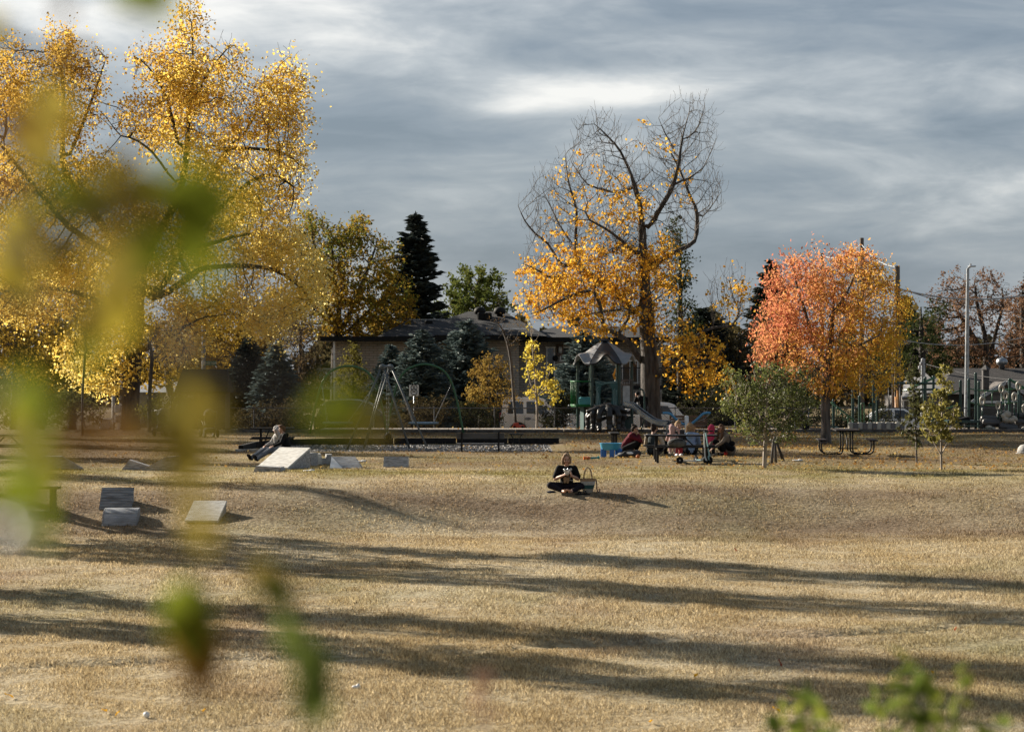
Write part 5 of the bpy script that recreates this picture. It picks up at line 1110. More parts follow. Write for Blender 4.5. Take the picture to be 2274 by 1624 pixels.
# root sculpture to climb on
b = MB(); top = Vector((lx(1345), yF - .15, lz(899)))
rs = random.Random(3)
for (u, v, dy, r) in ((1303, 957, -.5, .09), (1312, 958, -.75, .11), (1327, 958, -.95, .12), (1348, 958, -1.0, .13), (1368, 958, -.85, .12), (1384, 956, -.5, .10), (1320, 957, .2, .1), (1370, 957, .2, .1)):
    e = Vector((lx(u), yF + dy, 0)); m_ = top.lerp(e, .5) + Vector(((e.x - top.x) * .42, (e.y - top.y) * .3, .26)); m2 = top.lerp(e, .8) + Vector(((e.x - top.x) * .16 + rs.uniform(-.1, .1), -.02, .05))
    b.tube(curve_pts([top + Vector(((e.x - top.x) * .1, 0, -.02)), m_, m2, e], 6), [r * 1.35 * (1 - .45 * i / 18) + .015 * math.sin(i * 2.1 + u) for i in range(19)], 10)
for (a_, c_) in (((1303, 925), (1325, 905)), ((1372, 930), (1350, 908)), ((1322, 938), (1345, 925)), ((1348, 915), (1390, 925)), ((1300, 912), (1345, 903)), ((1388, 912), (1345, 902))):
    b.tube(curve_pts([(lx(a_[0]), yF - .55, lz(a_[1])), ((lx(a_[0]) + lx(c_[0])) / 2, yF - .68, (lz(a_[1]) + lz(c_[1])) / 2 + .06), (lx(c_[0]), yF - .35, lz(c_[1]))], 5), .075, 8)
b.ell((lx(1345), yF - .2, lz(903)), (.5, .34, .14), 16, 8)
ro = b.build('root_climber', root_m, T, True)
md = ro.modifiers.new('r', 'REMESH'); md.mode = 'VOXEL'; md.voxel_size = .022; ms = ro.modifiers.new('s', 'SMOOTH'); ms.iterations = 2; ms.factor = .5
def bake(o, smooth=True):
    dg = bpy.context.evaluated_depsgraph_get(); me = bpy.data.meshes.new_from_object(o.evaluated_get(dg)); old = o.data; o.modifiers.clear(); ms_ = list(old.materials); o.data = me
    if not me.materials:
        for m_ in ms_: me.materials.append(m_)
    if smooth: me.polygons.foreach_set('use_smooth', np.ones(len(me.polygons), bool)); me.update()
    return o
bake(ro)
# pegs on the shaded post, lower panels, counter
for z in (.23, .62, 1.0): b = MB(); b.tube([(-RP, 0, z), (-RP - .36, -.02, z)], .024, 8); b.ell((-RP - .37, -.02, z), (.035, .035, .035), 8, 6); b.build('climbing_peg', steel, T, True)
b = MB(); b.box((lx(1292), yF * .55, .5), (.28, .05, .98), (0, 0, R(-60))); b.build('lower_panel', teal, T); b = MB(); b.box((lx(1300), -.3, lz(910)), (.46, .04, .22)); b.build('tan_board', plast('tan_plastic', (.25, .21, .16)), T)
b = MB(); b.box((lx(1390), yF + .44, .28), (.62, .06, .52), (0, 0, R(32))); b.box((lx(1390), yF + .34, .55), (.66, .22, .05), (0, 0, R(32))); b.box((lx(1390), yF + .44, .98), (.62, .06, .2), (0, 0, R(32))); b.build('shop_counter', post_green, T)
b = MB(); b.box((lx(1371), yF - .3, .06), (.55, .5, .12)); b.build('step_block', grey_pl, T)
b = MB(); b.tube(curve_pts([(lx(1423), -.1, 0), (lx(1430), -.1, .5), (lx(1430), -.1, 1.3), (lx(1427), -.1, 1.62), (lx(1419), -.1, 1.7)], 5), .035, 8); b.build('hand_rail', post_green, T, True)

# ---- red orange toy resting on the kerb
t = thing('toy_truck', 'small red and orange toy left on the playground kerb', 'toy', (GD(1151, 99.5).x, 99.5, z1(0, 98.9) + .2)); b = MB(); b.box((0, 0, .07), (.5, .2, .12), ch=.03); b.box((-.1, 0, .17), (.22, .18, .1), taper=.8, ch=.02); b.build('body', plast('toy_red', (.55, .07, .03)), t)
b = MB()
for x in (-.16, .16): b.lathe([(.05, -.11), (.05, .11)], (x, 0, .05), 12, Euler((R(90), 0, 0)).to_matrix())
b.build('wheel', rubber, t, 40)

# ================================================================ swings
swing_green = plast('swing_green', (.03, .11, .045)); chain_m = mat('chain', (.42, .43, .44), .35, .8, ns=60, amt=.6); swing_grey = plast('swing_grey', (.085, .10, .105), .5)
def arch_swing(uL, uT, uR, vT, D, disc, label):
    base = GD((uL + uR) / 2, D); t = thing('basket_swing', label, 'swing', base, group='green arched basket swings'); s_ = D / F
    X = lambda u: (u - (uL + uR) / 2) * s_; Zz = lambda v: EYE - (v - 812) * s_ - base.z
    hw = (uR - uL) / 2
    P = []
    for a, zf in ((-1, 0), (-.84, .45), (-.69, .74), (-.5, .90), (-.25, .975), (0, 1), (.25, .975), (.5, .90), (.69, .74), (.84, .45), (1, 0)): P.append((a * hw * s_ + X(uT) * (1 - a * a) * .5, 0, Zz(vT) * zf))
    b = MB(); b.tube(curve_pts(P, 5), .046, 10); b.build('arch', swing_green, t, True)
    zs = .42; c = MB(); Rr = .62
    c.lathe([(0, zs - .02), (.3, zs - .06), (Rr - .04, zs - .03), (Rr, zs), (Rr, zs + .05), (Rr - .06, zs + .06), (Rr - .1, zs + .02), (0, zs + .0)], (X(disc), .0, 0), 30); st = c.build('basket_seat', plast('disc_blue', (.16, .24, .30)), t, 50)
    for s2 in (-1, 1):
        tp_ = Vector((s2 * hw * .70 * s_ + X(uT) * .25, 0, Zz(vT) * .735))
        for dy in (-.35, .35):
            e = Vector((X(disc) + s2 * .42, dy, zs + .06)); b = MB(); m_ = max(8, int((tp_ - e).length / .09))
            for i in range(m_):
                p, q_ = tp_.lerp(e, i / m_), tp_.lerp(e, (i + .85) / m_); b.bar(p, q_, .034 if i % 2 else .012, .012 if i % 2 else .034)
            b.build('chain', chain_m, t)
    return t
arch_swing(857, 942, 1029, 808, 98.0, 940, 'green arched swing with pale blue basket seat, nearer the playhouse'); arch_swing(688, 774, 860, 812, 98.5, 750, 'green arched swing nearer the black suv, basket seat behind the blurred leaf')
base = GD(860, 83.5); t = thing('swing_set', 'grey two legged frame swing seen end on with a single rubber seat', 'swing', base); s_ = 83.5 / F; X = lambda u: (u - 860) * s_; Zt = 181 * s_
for (uL, uR, uT, y) in ((774, 914, 853, -1.2), (803, 946, 862, 1.4)):
    for u in (uL, uR): b = MB(); b.tube([(X(u), y, -.05), (X(uT) + (.03 if u == uR else -.03), y, Zt)], .036, 10); b.build('leg', swing_grey, t, True)
    b = MB(); b.ell((X(uT), y, Zt), (.12, .1, .1), 12, 8); b.build('joint', swing_grey, t, True)
b = MB(); b.tube([(X(853), -1.3, Zt + .02), (X(862), 1.5, Zt + .02)], .05, 10); b.build('top_bar', swing_grey, t, True)
b = MB(); b.tube([(X(808), -.5, -.05), (X(856), -.3, Zt - .1)], .03, 8); b.build('leg', swing_grey, t, True)
for dx in (-.02, .03):
    b = MB()
    for i in range(30): z = Zt - .1 - i * .074; b.bar((dx, .1 + dx * 8, z), (dx, .1 + dx * 8, z - .062), .03 if i % 2 else .01, .01 if i % 2 else .03)
    b.build('chain', chain_m, t)
b = MB(); b.box((0, .15, .40), (.26, .42, .26), ch=.07); b.build('seat', rubber, t)

# ================================================================ climbing frame on the far side
CD = 101.5; T = thing('climbing_frame', 'dark green climbing frame with overhead bars, diagonal ladder and hanging cups', 'climbing frame', GD(1940, CD)); k = CD / F; lx = lambda u: (u - 1940) * k; lz = lambda v: EYE - (v - 812) * k - T.location.z
for u, v, y in ((1850, 888, 0), (1893, 868, 0), (1911, 880, .4), (1939, 846, 0), (1952, 868, .6), (2055, 840, .3), (2083, 836, 1.2), (2063, 838, 1.0)):
    b = MB(); b.tube([(lx(u), y, 0), (lx(u), y, lz(v))], .058, 12); b.ell((lx(u), y, lz(v)), (.062, .062, .045), 12, 6); b.build('post', post_green, T, 50)
b = MB(); b.tube([(lx(1925), 0, lz(849.5)), (lx(2084), .3, lz(851))], .05, 10); b.tube([(lx(2020), .3, lz(865)), (lx(2084), .3, lz(864))], .05, 10); b.build('overhead_bar', post_green, T, True)
b = MB(); b.tube([(lx(1842), -.3, lz(892)), (lx(1893), -.3, lz(932))], .035, 8)
for u, v in ((1858, 920), (1872, 930), (1884, 940)): b.tube(curve_pts([(lx(u - 3), -.3, lz(v - 18)), (lx(u - 3), -.3, lz(v)), (lx(u + 3), -.3, lz(v + 1)), (lx(u + 8), -.3, lz(v - 6))], 4), .022, 8)
b.build('loop_ladder', swing_green, T, True)
b = MB()
for u0, u1, v0, v1_ in ((1912, 1919, 895, 938), (1930, 1937, 896, 938), (2062, 2070, 905, 945)): b = MB(); b.tube(curve_pts([(lx(u0), .1, lz(v1_)), (lx(u0), .1, lz(v0 + 4)), (lx((u0 + u1) / 2), .1, lz(v0)), (lx(u1), .1, lz(v0 + 4)), (lx(u1), .1, lz(v1_))], 4), .022, 8); b.build('hand_loop', swing_green, T, True)
b = MB(); b.box((lx(1918), .3, lz(947)), (lx(1952) - lx(1893), .8, .08)); b.box((lx(1846), -.2, lz(948)), (.5, .4, .05)); b.build('deck', post_green, T)
b = MB()
for a in range(3): b.tube([(lx(2012), .3 + a * .3, lz(868)), (lx(2080), .3 + a * .3, lz(838))], .03, 8)
b.build('sloping_bars', swing_green, T, True)
for u in (1948, 1972, 1997):
    b = MB(); b.tube([(lx(u), -.2, lz(937)), (lx(u), -.05, lz(851))], .022, 8); pl_ = b.build('cup_pole', black_paint, T, True); b = MB(); b.lathe([(.08, lz(956)), (.12, lz(952)), (.115, lz(950)), (.16, lz(947)), (.155, lz(945)), (.19, lz(942)), (.185, lz(940)), (.22, lz(938)), (.22, lz(936)), (.18, lz(936)), (.1, lz(945))], (lx(u), -.2, 0), 18); b.build('hanging_cup', cream, pl_, 50)
b = MB()
for i in range(6): b.box((lx(1882 + i * 20.5), -.85, .16), (.19, .3, .3), ch=.03)
b.build('pale_blocks', cream, T)['kind'] = 'stuff'
b = MB()
for i in range(6): b.box((lx(1892.3 + i * 20.5), -.85, .145), (.19, .28, .27), ch=.02)
b.build('dark_blocks', grey_pl, T)['kind'] = 'stuff'
# ---- log climber with oval rings on stalks
T = thing('log_climber', 'grey log climber with cream oval rings on green stalks', 'climbing frame', GD(2220, CD)); lx = lambda u: (u - 2220) * k; lz = lambda v: EYE - (v - 812) * k - T.location.z
for u, v, y in ((2137, 846, .5), (2152.5, 843, .2), (2168, 829, .2), (2181, 848, .8), (2250, 842, .8), (2264, 850, .2), (2272, 880, .5)):
    b = MB(); b.tube([(lx(u), y, 0), (lx(u), y, lz(v))], .06, 12); b.ell((lx(u), y, lz(v)), (.064, .064, .05), 12, 6); b.build('post', post_green, T, 50)
b = MB()
for v, sg in ((862, 6), (892, 8)): b.tube(curve_pts([(lx(2152), .3, lz(v)), (lx(2180), .6, lz(v + sg * .7)), (lx(2215), .8, lz(v + sg)), (lx(2250), .7, lz(v + 2)), (lx(2285), .5, lz(v))], 5), .03, 8); b.tube(curve_pts([(lx(2100), .5, lz(v + 18)), (lx(2137), .5, lz(v + 4))], 5), .03, 8)
for u in (2194, 2210, 2235, 2246): b.tube([(lx(u), .75, lz(868)), (lx(u), .75, lz(898))], .02, 6)
b.build('curved_rail', swing_green, T, True)
b = MB(); b.tube([(lx(2250), .8, lz(842)), (lx(2275), .6, lz(858)), (lx(2300), .4, lz(872))], .05, 8); b.build('slanted_bar', swing_green, T, True)
log_m = plast('log_grey', (.045, .042, .042), .45)
for u, v, vb in ((2177.5, 890.5, 934), (2212.5, 901, 940), (2220, 864, 935), (2229, 878, 925), (2248.7, 882, 925), (2257.6, 858, 930), (2271, 908, 935)):
    b = MB(); b.tube([(lx(u), -.3, lz(vb)), (lx(u), -.3, lz(v + 6))], .03, 8); st = b.build('stalk', post_green, T, True)
    b = MB(); P = [(.0 + .105 * math.sin(a), -.3 , .18 * math.cos(a)) for a in np.linspace(0, 2 * math.pi, 25)[:-1]]
    b.tube([(lx(u) + x * .8, y, lz(v) + z * .82 + .015) for x, y, z in P], [.035 + .035 * max(0, math.cos(a)) for a in np.linspace(0, 2 * math.pi, 25)[:-1]], 8, closed=True); b.build('oval_ring', cream, st, True)
for u0, v0, u1, v1_, r, y in ((2174, 928, 2226, 931, .13, -.3), (2176, 937, 2216, 938, .16, -.5), (2210, 945, 2252, 950, .16, -.7), (2244, 922, 2290, 924, .13, -.2), (2250, 935, 2295, 937, .13, -.3), (2225, 954, 2262, 955, .12, -.8), (2212, 922, 2238, 912, .10, -.1)):
    a_, c_ = Vector((lx(u0), y, lz(v0))), Vector((lx(u1), y + .15, lz(v1_))); b = MB(); b.tube([a_.lerp(c_, t_) for t_ in (0, .03, .1, .3, .5, .7, .9, .97, 1)], [r * q_ for q_ in (.5, .85, 1, .95, 1, .94, 1, .85, .5)], 14); b.build('log', log_m, T, True)
for u, v, y, r in ((2178, 950, -.3, .12), (2240, 948, -.4, .14), (2262, 950, -.2, .13)): b = MB(); b.tube([(lx(u), y, 0), (lx(u), y, lz(v - 22))], r, 12); b.build('trunk_support', log_m, T, 50)
b = MB(); rs = random.Random(5)
for u, v in ((2226, 930), (2230, 918), (2238, 932), (2246, 928), (2222, 922), (2190, 948), (2200, 953), (2182, 955), (2258, 956), (2268, 952)): b.ell((lx(u), -.55, lz(v)), (.12 + rs.random() * .06, .1, .10 + rs.random() * .05), 10, 7, (rs.random(), rs.random(), 0))
b.build('cream_holds', cream, T, True)['kind'] = 'stuff'
b = MB(); b.box((lx(2143), .2, lz(935)), (lx(2185) - lx(2100), 1.0, .1)); b.box((lx(2185), -.6, lz(950)), (.4, .3, .05)); b.box((lx(2155), -.4, lz(944)), (.6, .3, .05)); b.build('platform', post_green, T)
b = MB(); b.prism([(lx(2098), lz(936)), (lx(2152), lz(924)), (lx(2152), lz(932)), (lx(2125), lz(945))], -.1, .6); b.build('dark_chute', rubber, T)
# ---- rope climber behind the apple tree
T = thing('rope_climber', 'low rope climber with two dark ball feet behind the apple tree trunk', 'climbing frame', GD(1770, 100.5)); k2 = 100.5 / F
b = MB()
for u in (1753, 1788): b.ell(((u - 1770) * k2, 0, .14), (.17, .17, .17), 14, 9); b.tube([((u - 1770) * k2, 0, 0), ((u - 1770) * k2, 0, .06)], .1, 10)
b.build('ball_foot', rubber, T, True); b = MB(); b.tube([(-.28, 0, .2), (.52, .3, .9)], .03, 8); b.tube([(.38, 0, .2), (.55, .3, .85)], .03, 8); b.tube([(-1.3, 0, .12), (1.0, 0, .05)], .03, 8); b.build('pole', steel_dark, T, True)
# ---- blue seesaw and bench
T = thing('seesaw', 'blue winged standing seesaw on a white post, in front of the brown bench', 'play equipment', GD(1524, 98.5)); k2 = 98.5 / F; lz = lambda v: EYE - (v - 812) * k2 - T.location.z
b = MB(); b.tube([(0, 0, 0), (0, 0, lz(924)), (0, 0, lz(922))], [.085, .085, .05], 14); b.build('post', white_paint, T, 50)
for s_ in (-1, 1):
    b = MB(); b.tube(curve_pts([(s_ * .04, 0, lz(941)), (s_ * .22, -.02, lz(939)), (s_ * .45, -.04, lz(929)), (s_ * .66, -.05, lz(918.5)), (s_ * .86, -.05, lz(916)), (s_ * .97, -.05, lz(917))], 5), .052, 10); b.build('wing', plast('seesaw_blue', (.07, .26, .46)), T, True)
    b = MB(); b.tube(curve_pts([(s_ * .95, -.05, lz(918)), (s_ * .7, -.05, lz(930)), (s_ * .3, -.03, lz(936))], 5), .012, 6); b.build('cable', chain_m, T, True)
bench_wood = mat('bench_wood', (.12, .062, .035), .6, ns=3, amt=.3, stretch=(.5, 4, 6))
T = thing('park_bench', 'brown slatted wooden bench facing away, before the white suv', 'bench', GD(1528, 102.5)); k2 = 102.5 / F; lz = lambda v: EYE - (v - 812) * k2 - T.location.z; w_ = 83 * k2
for v in (924, 930.5, 936.5, 942): b = MB(); b.box((0, 0, lz(v)), (w_, .05, .085)); b.build('slat', bench_wood, T)
b = MB(); b.box((0, .3, lz(947)), (w_, .42, .05)); b.build('seat', bench_wood, T)
for u in (-40, 40): b = MB(); b.box((u * k2, .05, lz(922) / 2), (.06, .08, lz(922))); b.box((u * k2, .5, lz(949) / 2), (.06, .06, lz(949))); b.build('leg', fascia_m, T)

# ================================================================ benches, tables, ramps on the lawn
T = thing('park_bench', 'black two plank bench on slim posts between the swing pit and the picnic group', 'bench', G(1066, 1003)); s_ = 1 / (F / T.location.y); lz = lambda v: (1003 - v) * s_
for u in (-41, 41): b = MB(); b.box((u * s_, 0, lz(958) / 2), (.055, .07, lz(958))); b.bar((u * s_, 0, lz(988)), (u * s_, .45, lz(986)), .05, .05); b.box((u * s_, .45, lz(988) / 2), (.05, .05, lz(988))); b.build('leg', black_paint, T)
slat_g = mat('bench_grey', (.060, .062, .065), .55, ns=4, stretch=(.5, 4, 4))
b = MB(); b.box((0, .06, lz(967.5)), (106 * s_, .045, .18)); b.build('backrest', slat_g, T); b = MB(); b.box((0, .3, lz(986)), (106 * s_, .4, .05)); b.build('seat', slat_g, T)
T = thing('iron_side_table', 'small black wrought iron side table with bowed legs next to the two plank bench', 'side table', G(1146, 1002)); s_ = T.location.y / F; b = MB(); b.box((0, 0, 39 * s_), (32 * s_, .42, .035), ch=.01); b.build('table_top', black_paint, T)
for sx in (-1, 1):
    for y in (-.16, .16): b = MB(); b.tube(curve_pts([(sx * 12 * s_, y, 38 * s_), (sx * 6 * s_, y, 26 * s_), (sx * 9 * s_, y, 14 * s_), (sx * 14 * s_, y, 1 * s_)], 5), .014, 6); b.build('leg', black_paint, T, True)
b = MB(); b.tube([(-7 * s_, 0, 22 * s_), (7 * s_, 0, 22 * s_)], .012, 6); b.build('stretcher', black_paint, T)

def end_table(label, u, v, rz=0, top=(1.8, .76), bench=True, pos=None):
    """steel picnic table on J-shaped tube legs; long axis along y"""
    T = thing('picnic_table', label, 'picnic table', pos or G(u, v), rz, group='black steel picnic tables'); Lh = top[0] / 2
    b = MB(); b.box((0, 0, .75), (top[1], top[0], .045), ch=.012); b.build('table_top', black_paint, T)
    for sx in (-1, 1): b = MB(); b.box((sx * .76, 0, .45), (.27, top[0], .04), ch=.012); b.build('bench', black_paint, T)
    for y in (-Lh * .62, Lh * .62):
        for sx in (-1, 1):
            b = MB(); b.tube(curve_pts([(sx * .15, y, .73), (sx * .15, y, .2), (sx * .19, y, .06), (sx * .30, y, .03), (sx * .62, y, .03), (sx * .74, y, .07), (sx * .79, y, .2), (sx * .79, y, .43)], 4), .024, 8); b.build('leg', black_paint, T, True)
    b = MB(); b.tube([(0, -Lh * .62, .15), (0, Lh * .3, .7)], .018, 6); b.tube([(-.3, -Lh * .62, .2), (.3, -Lh * .62, .2)], .022, 6); b.build('brace', black_paint, T, True)
    return T
end_table('black steel picnic table under the orange ash tree, seen end on', 1879, 1008, R(-4))
for u, lb in ((1363, 'short black bench seen end on, behind the blue water table'), (1485, 'short black bench seen end on, behind the dark vest woman')):
    T = thing('park_bench', lb, 'bench', GD(u, 84)); b = MB(); b.box((0, 0, .42), (.34, 1.5, .05), ch=.01); b.build('seat', black_paint, T)
    for x, y in ((-.05, -.5), (.06, -.5), (-.05, .5), (.06, .5)): b = MB(); b.box((x, y, .2), (.06, .06, .4)); b.build('leg', black_paint, T)
def side_table(label, u, v, L, rz=0):
    """plank table seen from its long side"""
    T = thing('picnic_table', label, 'picnic table', G(u, v), rz, group='black steel picnic tables')
    b = MB(); b.box((0, .35, .75), (L, .74, .042), ch=.012); b.build('table_top', black_paint, T)
    for y in (-.38, 1.08): b = MB(); b.box((0, y, .44), (L, .26, .04), ch=.012); b.build('bench', black_paint, T)
    for x in (-L / 2 + .33, L / 2 - .33):
        b = MB(); b.box((x, .35, .36), (.07, .07, .72)); b.bar((x, -.44, .40), (x, 1.14, .40), .05, .05); b.box((x, -.40, .2), (.06, .06, .4)); b.box((x, 1.1, .2), (.06, .06, .4)); b.build('leg', black_paint, T)
    b = MB(); b.bar((-L / 2 + .4, .35, .2), (-.1, .35, .70), .035, .035); b.bar((L / 2 - .4, .35, .2), (.1, .35, .70), .035, .035); b.build('brace', black_paint, T); return T
TG = side_table('long black picnic table with the picnic group behind it', 1513, 1026, 2.05, R(0))
side_table('black picnic table behind the seated couple', 604, 1003, 1.4, R(4))
side_table('black picnic table at the picture edge beneath the cottonwood', 15, 1024, 2.0, R(6))

ply = mat('painted_plywood', (.62, .61, .57), .75, ns=7, amt=.2, bump=.3, bs=30, stretch=(1, 2.5, 2.5), c2=(.42, .40, .36)); ply2 = mat('weathered_plywood', (.33, .335, .34), .8, ns=7, amt=.3, bump=.4, bs=30, stretch=(1, 3, 4), c2=(.16, .155, .15))
RG = 'wooden dog and bike ramps on the lawn'
def ramp_thing(label, u, v, poly, w_, m, rz, dz=0, extra=None, name='wooden_ramp'):
    """wedge: profile in local xz, extruded along y"""
    T = thing(name, label, 'ramp', G(u, v) + Vector((0, 0, dz)), rz, group=RG)
    b = MB(); b.prism(poly, -w_ / 2, w_ / 2); b.build('side_frame', m, T, bevel=.006)
    return T
def deck_on(T, a, c, w_, m, th=.03, slats=0):
    """deck board lying on the slope a->c (xz)"""
    b = MB(); A, C_ = Vector((a[0], 0, a[1])), Vector((c[0], 0, c[1])); d = C_ - A; nrm = Vector((-d.z, 0, d.x)).normalized(); nrm = nrm if nrm.z > 0 else -nrm
    n_ = slats or 1
    for i in range(n_):
        p, q_ = A + d * (i / n_ + .006), A + d * ((i + 1) / n_ - .006 - (.02 if slats else 0)); b.bar(p + nrm * th * .55, q_ + nrm * th * .55, w_ + .05, th, nrm)
    return b.build('deck_board' if not slats else 'slatted_deck', m, T, bevel=.004)
# big tilted board and its little neighbour
def board(label, u, v, w_, L, tilt, rz, m, th=.05, legs=True):
    T = thing('wooden_ramp', label, 'ramp', G(u, v), rz, group=RG); y1_, z1_ = L * math.cos(tilt), L * math.sin(tilt)
    b = MB(); b.bar((0, 0, .04), (0, y1_, z1_ + .04), w_, th); b.build('deck_board', m, T, bevel=.006)
    b = MB()
    for sx in (-1, 1): b.prism([(0.02, 0), (y1_ - .02, 0), (y1_ - .02, z1_), (.02, .01)], sx * w_ / 2 - .03 * sx - .02, sx * w_ / 2 - .03 * sx + .02, 'yz')
    b.box((0, y1_ - .04, z1_ / 2), (w_ - .12, .04, z1_ - .02)); b.build('side_frame', ply2, T); return T
board('biggest tilted ramp board, pale, in front of the seated couple', 604, 1042, .98, 1.22, R(24), R(-28), ply)
ramp_thing('small flat worn wedge at the foot of the biggest tilted board', 601, 1046, [(-.42, 0), (.36, 0), (.30, .13), (-.34, .16)], .5, ply2, R(-6), -.01)
ramp_thing('pale box ramp directly behind the biggest tilted board', 672, 1033, [(-.5, 0), (.35, 0), (.35, .36), (-.3, .36)], .5, ply2, R(-20))
ramp_thing('pale box with square hole, right beside the tilted board', 694, 1030, [(-.34, 0), (.30, 0), (.22, .30), (-.34, .30)], .5, ply, R(8))
b = MB(); b.box((.45, 0, .14), (.16, .5, .28)); b.box((.36, -.27, .1), (.2, .03, .16)); b.build('side_frame', ply2, bpy.data.objects['wooden_ramp.003'])
T = ramp_thing('wedge ramp with a sunlit white end in the open lawn', 766, 1038, [(-.40, 0), (.46, 0), (-.38, .30)], .62, ply2, 0)
T = thing('wooden_ramp', 'wedge ramp with sloping grey face nearest to the iron bench', 'ramp', G(878, 1037), R(-3), group=RG); b = MB(); b.prism([(-.02, 0), (.4, 0), (.4, .27), (.14, .28)], -.33, .33, 'yz'); b.build('side_frame', ply, T, bevel=.006); b = MB(); b.bar((0, -.04, .01), (0, .13, .285), .66, .025); b.build('deck_board', ply2, T)
bpy.data.objects.remove(kids(bpy.data.objects['wooden_ramp.004'])[0])
T = bpy.data.objects['wooden_ramp.004']; b = MB(); b._add([(-.40, -.1, 0), (-.05, -.12, 0), (.44, -.1, 0), (.24, .5, .29), (-.40, .5, .29), (-.40, .5, 0), (.44, .5, 0)], [(0, 1, 2, 3, 4), (0, 4, 5), (2, 6, 3), (4, 3, 6, 5), (0, 5, 6, 2, 1)]); b.build('side_frame', ply2, T)
b = MB(); b._add([(-.405, -.12, 0), (-.06, -.125, 0), (-.40, .49, .292), (-.405, .5, 0)], [(0, 1, 2), (0, 2, 3)]); b.build('sunlit_end', white_paint, T)  # sun-facing end whitened: sunlight put into its colour
# slatted A-frame, curved jump and flat board nearer the camera
T = thing('wooden_ramp', 'grey slatted ramp standing behind the curved jump', 'ramp', G(256, 1131), R(2), group=RG); s_ = T.location.y / F; W_ = 66 * s_; hh = 47 * s_
b = MB(); b.prism([(.05, 0), (.75, 0), (.62, hh - .02), (.52, hh - .02)], -W_ / 2, W_ / 2, 'yz'); b.build('side_frame', ply2, T)
b = MB(); n_ = 8
for i in range(n_):
    A = Vector((0, .5 * i / n_, hh * (i / n_))); C_ = Vector((0, .5 * (i + .86) / n_, hh * ((i + .86) / n_))); b.bar(A + Vector((0, -.02, .0)), C_ + Vector((0, -.02, 0)), W_ + .06, .03, (0, -1, .6))
b.build('slatted_deck', mat('grey_slats', (.20, .215, .235), .75, ns=3, amt=.35, stretch=(1, 4, 6)), T)
T = thing('wooden_ramp', 'pale curved quarter pipe jump in front of the slatted ramp', 'ramp', G(266, 1167), R(3), group=RG); s_ = T.location.y / F; W_ = 74 * s_; hh = 36 * s_; P = [(0, 0)] + [(.62 * (1 - math.cos(a)), hh * math.sin(a)) for a in np.linspace(.2, math.pi / 2, 9)] + [(.8, hh), (.8, 0)]
b = MB(); b.prism(P, -W_ / 2, W_ / 2, 'yz'); b.build('deck_board', mat('blue_grey_board', (.30, .32, .35), .7, ns=3, amt=.3, stretch=(1, 4, 6)), T, 30, bevel=.006)
b = MB(); b.prism([(y, z) for y, z in P], -W_ / 2 - .03, -W_ / 2 - .004, 'yz'); b.build('side_frame', ply2, T)
board('lone flat pale ramp board with worn lower edge, apart from the curved jump', 447, 1161, .74, .95, R(24), R(-6), ply)
ramp_thing('dim wedge ramp beside the edge picnic table, behind blurred leaves', 133, 1040, [(-.5, 0), (.62, 0), (.05, .34), (-.5, .34)], .6, ply2, R(10))
ramp_thing('dim wedge ramp rising to the right behind hanging blurred leaves', 372, 1043, [(-.65, 0), (.4, 0), (.4, .38), (.05, .36)], .6, ply2, R(-10))
ramp_thing('low dark wedge ramp just behind the rising dim wedge', 305, 1041, [(-.4, 0), (.6, 0), (-.2, .26)], .6, ply2, R(6))
T = thing('wooden_post', 'dark wooden post with cross board and base board, left of the slatted ramp', 'post', G(118, 1145)); s_ = T.location.y / F; b = MB(); b.box((0, 0, 31 * s_), (.13, .13, 62 * s_)); b.build('post', bark_dark, T); b = MB(); b.box((-.1, 0, 63 * s_), (.5, .3, .05)); b.build('top_board', bark_dark, T); b = MB(); b.box((-.28, 0, .06), (.8, .14, .12)); b.build('base_board', bark_dark, T)
# stakes beside the apple tree
for u, v, lx_, h, lb in ((1739, 1023, -.26, .72, 'leaning dark tree stake right of the apple trunk'), (1722, 1026, -.03, .72, 'upright tree stake closest to the leaning dark stake'), (1713, 1028, .05, .66, 'pale forked tree stake closest to the apple trunk')):
    t = thing('tree_stake', lb, 'stake', G(u, v), group='stakes beside the apple tree'); b = MB(); b.tube([(0, 0, 0), (lx_ * .5, .02, h * .5), (lx_, 0, h)], [.045, .04, .035], 8); b.build('stake', bark_grey if u < 1739 else bark_dark, t, True)
# dim young trunks on the left
for u, v, h, lb in ((325, 966, 3.2, 'thin dark young trunk before the green bush, left of the cottonwood'), (183, 962, 3.0, 'dark young trunk standing left of the white bin')):
    t = thing('young_tree', lb, 'tree', G(u, v)); tr = Tree(t.location); tr.limb([(0, 0, h * .5), (.1, 0, h)], 0); L = [((.1, 0, h + .9), (.9, .8, 1.0), 120, .8)]; tr.grow(lobe_pts(L), .22, 1.4, .36, 60); tr.radii(.006, base=.08 if u < 200 else .05); tr.wood('trunk', bark_dark, t); leaves(tr, 'crown', leaf_back, t, L, .1, .8, .02, .12)
bpy.data.objects['young_tree'].location = G(183, 966); bpy.data.objects['young_tree.001'].location = G(332, 958)
# white dome at the edge
t = thing('concrete_dome', 'pale rounded concrete dome at the edge of the lawn', 'bollard', G(2277, 1006)); b = MB(); b.lathe([(.27, 0), (.27, .08), (.24, .18), (.16, .26), (0, .30)], n=24); b.build('dome', concrete, t, True); b = MB(); b.lathe([(.31, 0), (.31, .04), (.28, .05)], n=24); b.build('base_ring', concrete, t)
